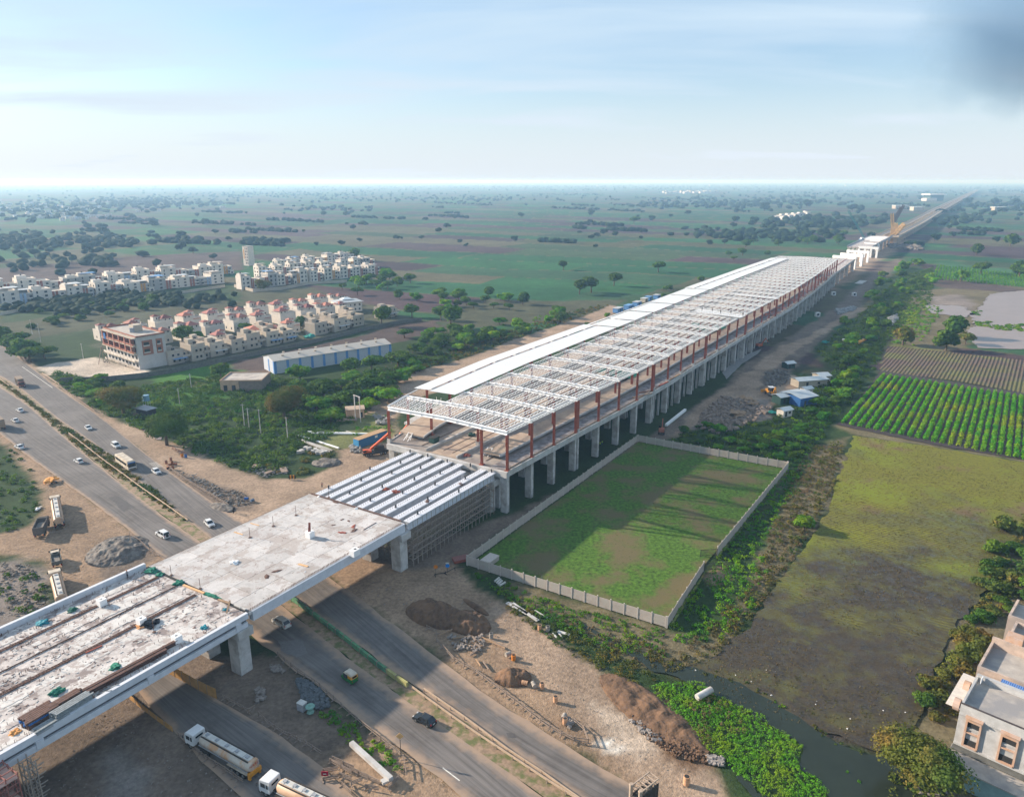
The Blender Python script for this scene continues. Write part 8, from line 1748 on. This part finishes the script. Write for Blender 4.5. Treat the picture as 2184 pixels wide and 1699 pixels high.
def rubble(polys, n, size, mat, label, seed, name='rubble', flat=.6, zmax=0.0):
    g = np.random.default_rng(seed); m = MB(); k = 0; t_ = 0
    gps = [GP(p) for p in polys]
    while k < n and t_ < n*40:
        t_ += 1; gp = gps[k % len(gps)]; xs = [p[0] for p in gp]; ys = [p[1] for p in gp]; x, y = g.uniform(min(xs), max(xs)), g.uniform(min(ys), max(ys))
        if not pip(np.array([x]), np.array([y]), gp)[0]: continue
        s = size*g.uniform(.3,1.2)**1.3; m.box((x,y,s*.25+g.uniform(0,zmax)), (s*g.uniform(.6,1.6), s*g.uniform(.5,1), s*flat*g.uniform(.5,1)), g.uniform(0,3.1), g.uniform(.5,1), g.uniform(-.4,.4)); k += 1
    return stuff(m.build(name, mat), label, 'rubble')
STONE = M('pale_stone',(.22,.19,.17),var=.3,scale=2); 
rubble([[zC(*p) for p in ((1000,620),(1120,650),(1250,760),(1300,860),(1200,900),(1060,800))]], 700, .55, M('blue_grey_rubble',(.10,.11,.12),var=.35,scale=2), 'blue-grey broken rubble on the island between the roads', 1, zmax=.15)
rubble([[zC(*p) for p in ((660,700),(740,720),(740,790),(670,830))],[zC(*p) for p in ((770,500),(870,520),(900,570),(800,560))]], 120, .6, STONE, 'pale stones under the viaduct edge', 2)
rubble([[zD(*p) for p in ((560,260),(860,250),(880,400),(600,380))],[zD(*p) for p in ((1540,930),(1640,1000),(1600,1050))]], 220, .6, STONE, 'broken pale stones below the big soil heap', 3)
rubble([Zm(2400,2374,2.184,[(0,640),(120,660),(480,860),(520,960),(700,1130),(830,1260),(800,1350),(560,1300),(330,1150),(160,950)])], 900, .5, SOIL, 'clods of brown earth along the soil bank', 4, flat=.8)
rubble([Zm(2500,1400,3.64,[(1200,560),(1500,600),(1700,640),(1900,720),(1850,800),(1500,1000),(1150,1100),(850,1000),(900,830)])], 800, 1.3, TIMB2, 'scrap timber and rubble strewn between the track and the sheds', 5)
rubble([Zm(2500,1400,3.64,[(1450,560),(1720,620),(1700,700),(1480,680)]),Zm(2500,1400,3.64,[(1350,780),(1540,800),(1500,860),(1350,840)])], 90, 2.4, TIMBER, 'long orange-brown boards among the scrap', 6, flat=.12)
rubble([Zm(2500,1400,3.64,[(1820,220),(2100,170),(2180,300),(2050,420),(1830,400)])], 260, 1.3, GREYS, 'dark rubble beside the pale dirt track', 7)
rubble([Zm(3000,700,2.152,[(590,1110),(750,1080),(770,1110),(620,1150)]),Zm(3000,700,2.152,[(1040,1180),(1110,1150),(1120,1180),(1060,1250)])], 260, 2.0, M('white_rubble',(.28,.28,.28)), 'white broken stone by the dirt track', 8)
rubble([Zm(3000,700,2.152,[(1040,560),(1300,560),(1310,610),(1060,590)])], 200, 6, GREYS, 'grey spoil beside the yellow gantry crane', 9, flat=.4)
rubble([[zF(*p) for p in ((1230,720),(1370,740),(1350,800),(1260,790))],[zF(*p) for p in ((1020,970),(1110,960),(1130,1040),(1040,1030))]], 260, .9, M('white_rubble2',(.26,.25,.24)), 'heap of pale broken concrete beside the pump house', 10, zmax=.5)
rubble([[zA(*p) for p in ((1500,1180),(1640,1215),(1900,1340),(2060,1400),(2100,1480),(1980,1490),(1700,1330))],[zF(*p) for p in ((100,1180),(500,1160),(520,1210),(300,1250))]], 260, .8, M('dark_scrap',(.12,.12,.12),var=.4,scale=2), 'grey scrap sheets on the dark island beside the haul road', 11, flat=.2)
rubble([[(380,1010),(520,1050),(540,1075),(480,1075)],[(60,1200),(110,1290),(20,1320),(0,1200)]], 320, .6, GREYS, 'grey rubble on the dark ground left of the viaduct', 12)
rubble([[zH(*p) for p in ((820,1290),(960,1300),(940,1370),(830,1350))],[zH(*p) for p in ((150,980),(300,990),(430,1180),(300,1140))]], 200, .6, M('white_rubble3',(.26,.23,.21)), 'pale stones at the foot of the soil bank', 13)
rubble([FLOOD_PX[10:17]], 22, .25, M('litter_white',(.55,.55,.55)), 'white litter scattered over the flooded field', 14)
rubble([[zb(1150,1350),zb(1250,1300),zb(1420,1450),(2020,1690),(1960,1699)]], 260, .5, M('litter_mixed',(.20,.18,.17),var=.6,scale=5), 'heap of household rubbish under the olive tree', 15)
rubble([[(560,1190),(700,1240),(1000,1240),(1250,1450),(1500,1640),(1450,1699),(1180,1500),(950,1290),(700,1290)],[(0,1150),(200,1100),(300,1200),(200,1290)],[(200,1500),(600,1699),(100,1699)]], 700, .22, STONE, 'small stones scattered over the dirt verges', 16)
def drum(px, mat, label, lying=False, r=.42, h=1.15, rz=0.0, cat='drum', name='drum'):
    x, y = G(*px); t = thing(name, label, cat, (x,y,0), rz)
    if lying: MB().cyl((-h/2,0,r),(h/2,0,r),r,r,14).build('barrel', mat, t); MB().cyl((h/2,0,r),(h/2+.02,0,r),r*.8,r*.8,12).build('opening', DARK, t)
    else: MB().cyl((0,0,0),(0,0,h),r,r,14).build('barrel', mat, t); MB().cyl((0,0,h),(0,0,h+.02),r*.8,r*.8,12).build('opening', DARK, t)
    for q in (.33,.66): (MB().cyl((-h/2+h*q,0,r),(-h/2+h*q+.06,0,r),r+.03,r+.03,14) if lying else MB().cyl((0,0,h*q),(0,0,h*q+.06),r+.03,r+.03,14)).build('hoop', mat, t)
DRO = M('orange_drum',(.58,.20,.03),var=.15); DRP = M('peach_drum',(.50,.29,.17),var=.2); DRG = M('grey_drum',(.30,.27,.24),var=.2)
for p, mt, lab, ly, rz in (((930,275),DRG,'grey upright drum beside the broken logs',0,0),((1122,462),DRO,'bright orange drum on the haul road edge',0,0),((1075,428),DRG,'grey drum lying beside the bright orange one',1,.6),((1217,675),DRP,'peach drum lying nearest the small soil cone',1,-.3),((1295,690),DRG,'grey open drum lying between two peach ones',1,1.9),((1365,705),DRP,'peach upright drum right of the open grey one',0,0),((1480,820),DRP,'peach upright drum alone down the haul road edge',0,0),((1562,1010),DRP,'peach upright drum with black mouth by the barricade end',0,0),((1553,965),DRG,'pale drum leaning against the black-mouthed one',1,1.2),((1345,205),DRP,'orange-topped drum on the far side of the haul road',0,0),((1415,215),DRG,'pale post-like drum beside the orange-topped one',0,0)): drum(zD(*p), mt, lab, ly, rz=rz)
drum(zH(635,1525), DRP, 'tan drum standing alone at the bottom of the haul road', r=.5, h=1.5)
drum(zA(1560,1070), DRO, 'orange drum by the red-brown barricade'); drum(zA(1592,1075), M('blue_drum',(.02,.10,.32)), 'blue drum by the red-brown barricade')
drum(zA(2112,1440), MATS['blue_drum'], 'blue drum lying in the scrap near the haul road', True); drum(zA(2160,1455), M('grey_blue_drum',(.12,.17,.25)), 'grey-blue drum lying beside the blue one', True, rz=1)
for k, p in enumerate(((1425,1130),(1450,1150),(1475,1135),(1500,1140),(1480,1175),(1440,1175),(1465,1105))): drum(zA(*p), M('terracotta_drum',(.28,.12,.07),var=.3), '%s rusty drum of the cluster by the pedestrian crossing'%nice(k), k%2, rz=k, cat='drum')
x, y = G(*zH(790,780)); t = thing('concrete_pipe', 'large pale concrete pipe lying in the reeds', 'pipe', (x,y,.7), .55); MB().cyl((-1.9,0,0),(1.7,0,.2),.6,.6,18).build('pipe_barrel', CONCW, t); MB().cyl((1.7,0,.2),(1.73,0,.2),.48,.48,16).build('pipe_bore', DARK, t)
plank(zE(405,985), zE(680,765), 0, .9,.9, WHITE, 'steel_tube', 'long thick white tube lying beside the track below the station', 'tube')
for k, (a_, b_, c_, d_, w_) in enumerate(((670,860,1200,878,.5),(700,872,1200,880,.3),(590,890,935,1000,.55),(620,930,880,1020,.35),(640,945,860,1030,.3),(1000,855,1040,868,.4))): plank(zF(a_,b_), zF(c_,d_), 0, w_,.4, WHITE if k < 3 else CONCW, 'steel_beam', ('longest white beam lying on the grass by the container','second white beam beside the longest one','slanting white beam below the long pair','pale beam next to the slanting white one','lowest pale beam beside the stone blocks','short white beam end on the long pair')[k], 'beam')
for k, p in enumerate(((720,1035),(745,1030),(770,1035),(795,1030),(820,1038),(760,1045),(790,1048),(735,1020),(620,1030),(600,1040),(680,1010),(650,1005))):
    x, y = G(*zF(*p)); tag(MB().box((0,0,.45),(1.7,1.1,.9)).build('stone_block', CONCW, None, (x,y,0), k*.7), 'pale block of the stacked row at the beam ends, %s one'%nice(k), 'block', 'pale blocks at the beam ends')
for k, (p, s) in enumerate((((240,1155),(3.2,2.6)),((345,1205),(3.5,1.4)),((465,1190),(4.4,2.0)))): x, y = G(*zF(*p)); tag(MB().box((0,0,.3),(s[0],s[1],.25),k).box((.2,.1,.1),(s[0]*.8,s[1]*.8,.25),k+.2).build('pallet', TIMB2, None, (x,y,0)), ('square pallet on the grass island','left board stack at the edge of the haul road','right board stack at the edge of the haul road')[k], 'pallet')
x, y = G(*zF(538,1262)); t = thing('road_barrier', 'black and yellow striped barrier at the haul road edge', 'barrier', (x,y,0), .1)
for k in range(5): ubox('stripe_panel', YELP if k%2 else DARK, t, (-.9+k*.45,0,.8), (.44,.12,1.2))
for s in (-1,1): ubox('leg', CHASS, t, (s*.8,0,.3), (.1,.9,.6))
plank(zC(1480,1190), zC(1820,1500), .5, .8,.7, CONCW, 'concrete_beam', 'long pale precast beam lying on the rubble island', 'beam'); plank(zC(1740,1520), zC(1830,1480), .3, .9,.4, CONCW, 'concrete_slab', 'pale slab at the lower end of the long precast beam', 'slab')
x, y = G(*zC(1060,890)); t = thing('junction_box', 'grey steel cabinet beside the rubble on the island', 'cabinet', (x,y,0), -.5); MB().box((0,0,.8),(1.4,1.1,1.5)).build('cabinet_body', STEEL, t); MB().box((0,0,1.58),(1.5,1.2,.08)).build('lid', PG, t)
x, y = G(*zC(1130,910)); t = thing('water_fountain', 'pale green round-topped stand beside the grey cabinet', 'stand', (x,y,0)); PGR = M('pale_sea_green',(.18,.32,.27)); MB().cyl((0,0,.5),(0,0,1.2),.2,.2,8).build('stem', PGR, t); MB().cyl((0,0,1.2),(0,0,1.3),.85,.8,16).build('table_top', PGR, t); MB().cyl((0,0,1.3),(0,0,1.7),.3,.1,8).build('finial', PGR, t); MB().cyl((0,0,0),(0,0,.5),.7,.5,6).build('base', PGR, t)
for k, (a_, b_, c_, d_) in enumerate(((600,285,770,265),(770,270,800,300),(810,300,850,300),(790,330,840,360),(820,260,1050,370),(940,300,1050,365),(480,260,640,190),(750,430,810,390),(800,460,840,520),(860,480,910,550))): plank(zD(a_,b_), zD(c_,d_), 0, .35 if k in (1,2,3) else .16,.3, TIMB2 if k % 2 else TIMBER, 'log', ('long dark pole lying below the soil heap','short fat log, upper left of the log pile','short fat log, right one of the log pile','short fat log, lower one of the log pile','long pale pole pointing at the orange drum','second long pole beside the pale one','dark pole leaning on the soil heap','short dark stick on the grey dirt','left crossed stick above the soil cone','right crossed stick above the soil cone')[k], 'log')
for k, (a_, b_, c_, d_, w_) in enumerate(((1065,-25,1240,70,.9),(1100,-30,1330,130,.8),(1305,40,1410,105,.25),(1500,220,1600,250,.7),(1460,235,1490,275,.3),(1500,225,1540,275,.3),(1410,180,1420,215,.3))): plank(zD(a_,b_), zD(c_,d_), 0, w_,.15, CONCW if k < 2 else PG, 'board', ('wide pale board lying at the haul road edge, left one','wide pale board lying at the haul road edge, right one','thin white pole at the edge of the weeds','pale board on the blue-grey scrap','left white bar on the scrap','right white bar on the scrap','short white bar beside the drum')[k], 'board')
zI = lambda a,b: Zm(1800,1650,1.68,[(a,b)])[0]
for k, (a_, b_, c_, d_) in enumerate(((235,1060,265,1035),(248,1070,275,1045),(258,1080,285,1055),(268,1088,305,1065))): plank(zI(a_,b_), zI(c_,d_), .1, .35,.35, PG, 'pipe', '%s of the four white pipes lying outside the lawn wall corner'%('leftmost','second','third','rightmost')[k], 'pipe', 'white pipes by the lawn wall')
crumple('tarp_heap', zA(425,1275), .6, M('orange_tarp',(.62,.27,.06),rough=.7,var=.1), 'bright orange tarpaulin stretched over a roadside stall', 'tarpaulin', 2.6, 81).scale = (2.9,2.2,1.8)
x, y = G(*zA(465,1300)); t = thing('motorcycle', 'parked motorcycle beside the orange tarpaulin', 'motorcycle', (x,y,0), .5)
def bike(t):
    for s in (-.65,.65): MB().cyl((s,-.05,.3),(s,.05,.3),.3,.3,12).build('wheel', TYRE, t)
    MB().box((0,0,.62),(1.0,.28,.3)).build('body', CHASS, t); MB().box((-.25,0,.82),(.7,.26,.12)).build('saddle', DARK, t); MB().bar((.62,0,.3),(.4,0,1.0),.07).bar((.42,-.33,1.0),(.42,.33,1.0),.05).build('handlebar', STEEL, t)
bike(t); x, y = G(*zA(910,265)); t = thing('motorcycle', 'motorcycle parked on the bare yard near the apartments', 'motorcycle', (x,y,0), .2); bike(t); x, y = G(*zA(1090,300)); t = thing('motorcycle', 'motorcycle parked against the apartment block', 'motorcycle', (x,y,0), .2); bike(t)
for k, (p, m_, s) in enumerate(((zB(325,205),WHITE,.8),(zB(350,190),CREAM,.6),(zB(310,215),WHITE,.6))): crumple('bag', p, 0, m_, ('larger white sack in the weeds beside the tankers','tan sack in the weeds beside the tankers','smaller white sack in the weeds beside the tankers')[k], 'sack', s, 84+k)
crumple('tarp_heap', Zm(2300,900,2.184,[(2040,965)])[0], .5, M('sea_green_tarp',(.02,.22,.19)), 'sea-green tarpaulin over a stall by the dirt track', 'tarpaulin', 2.4, 90)
crumple('tarp_heap', zE(1920,790), .5, MATS['sea_green_tarp'], 'dark teal sheet hanging beside the lean-to', 'tarpaulin', 1.8, 91)
crumple('tarp_heap', (660,719), 1, MATS['sea_green_tarp'], 'green sheets between the cream house blocks', 'tarpaulin', 4, 93)
for k, p in enumerate(((575,985),(750,990),(440,1163))): 
    x, y = G(*Zm(3000,700,2.152,[p])[0]); t = thing('box_culvert', ('white box culvert section, upper left on the dark ground','white box culvert section at the scrub edge','white box culvert section beside the dirt track')[k], 'culvert', (x,y,0), .2); m = MB().box((0,-1.3,1.4),(2.2,.35,2.8)).box((0,1.3,1.4),(2.2,.35,2.8)).box((0,0,2.6),(2.2,2.25,.35)).box((0,0,.2),(2.2,2.25,.35)); m.build('culvert_walls', WHITE, t, (0,0,0), 1.57); MB().box((0,0,1.4),(.3,2.25,2.0)).build('dark_inside', DARK, t, (0,0,0), 1.57)
plank(Zm(3000,700,2.152,[(770,1395)])[0], Zm(3000,700,2.152,[(840,1360)])[0], 0, 2.2,.7, YELP, 'timber_pile', 'orange timber stack by the dirt track', 'timber'); plank(Zm(3000,700,2.152,[(655,1370)])[0], Zm(3000,700,2.152,[(705,1372)])[0], 0, 3.0,1.0, WHITE, 'panel_stack', 'small white panel stack right of the green tarpaulin', 'stack'); plank(Zm(3000,700,2.152,[(785,890)])[0], Zm(3000,700,2.152,[(830,865)])[0], 0, 6,.6, CONCW, 'concrete_slab', 'pale concrete slab on the grey yard beyond the piers', 'slab')
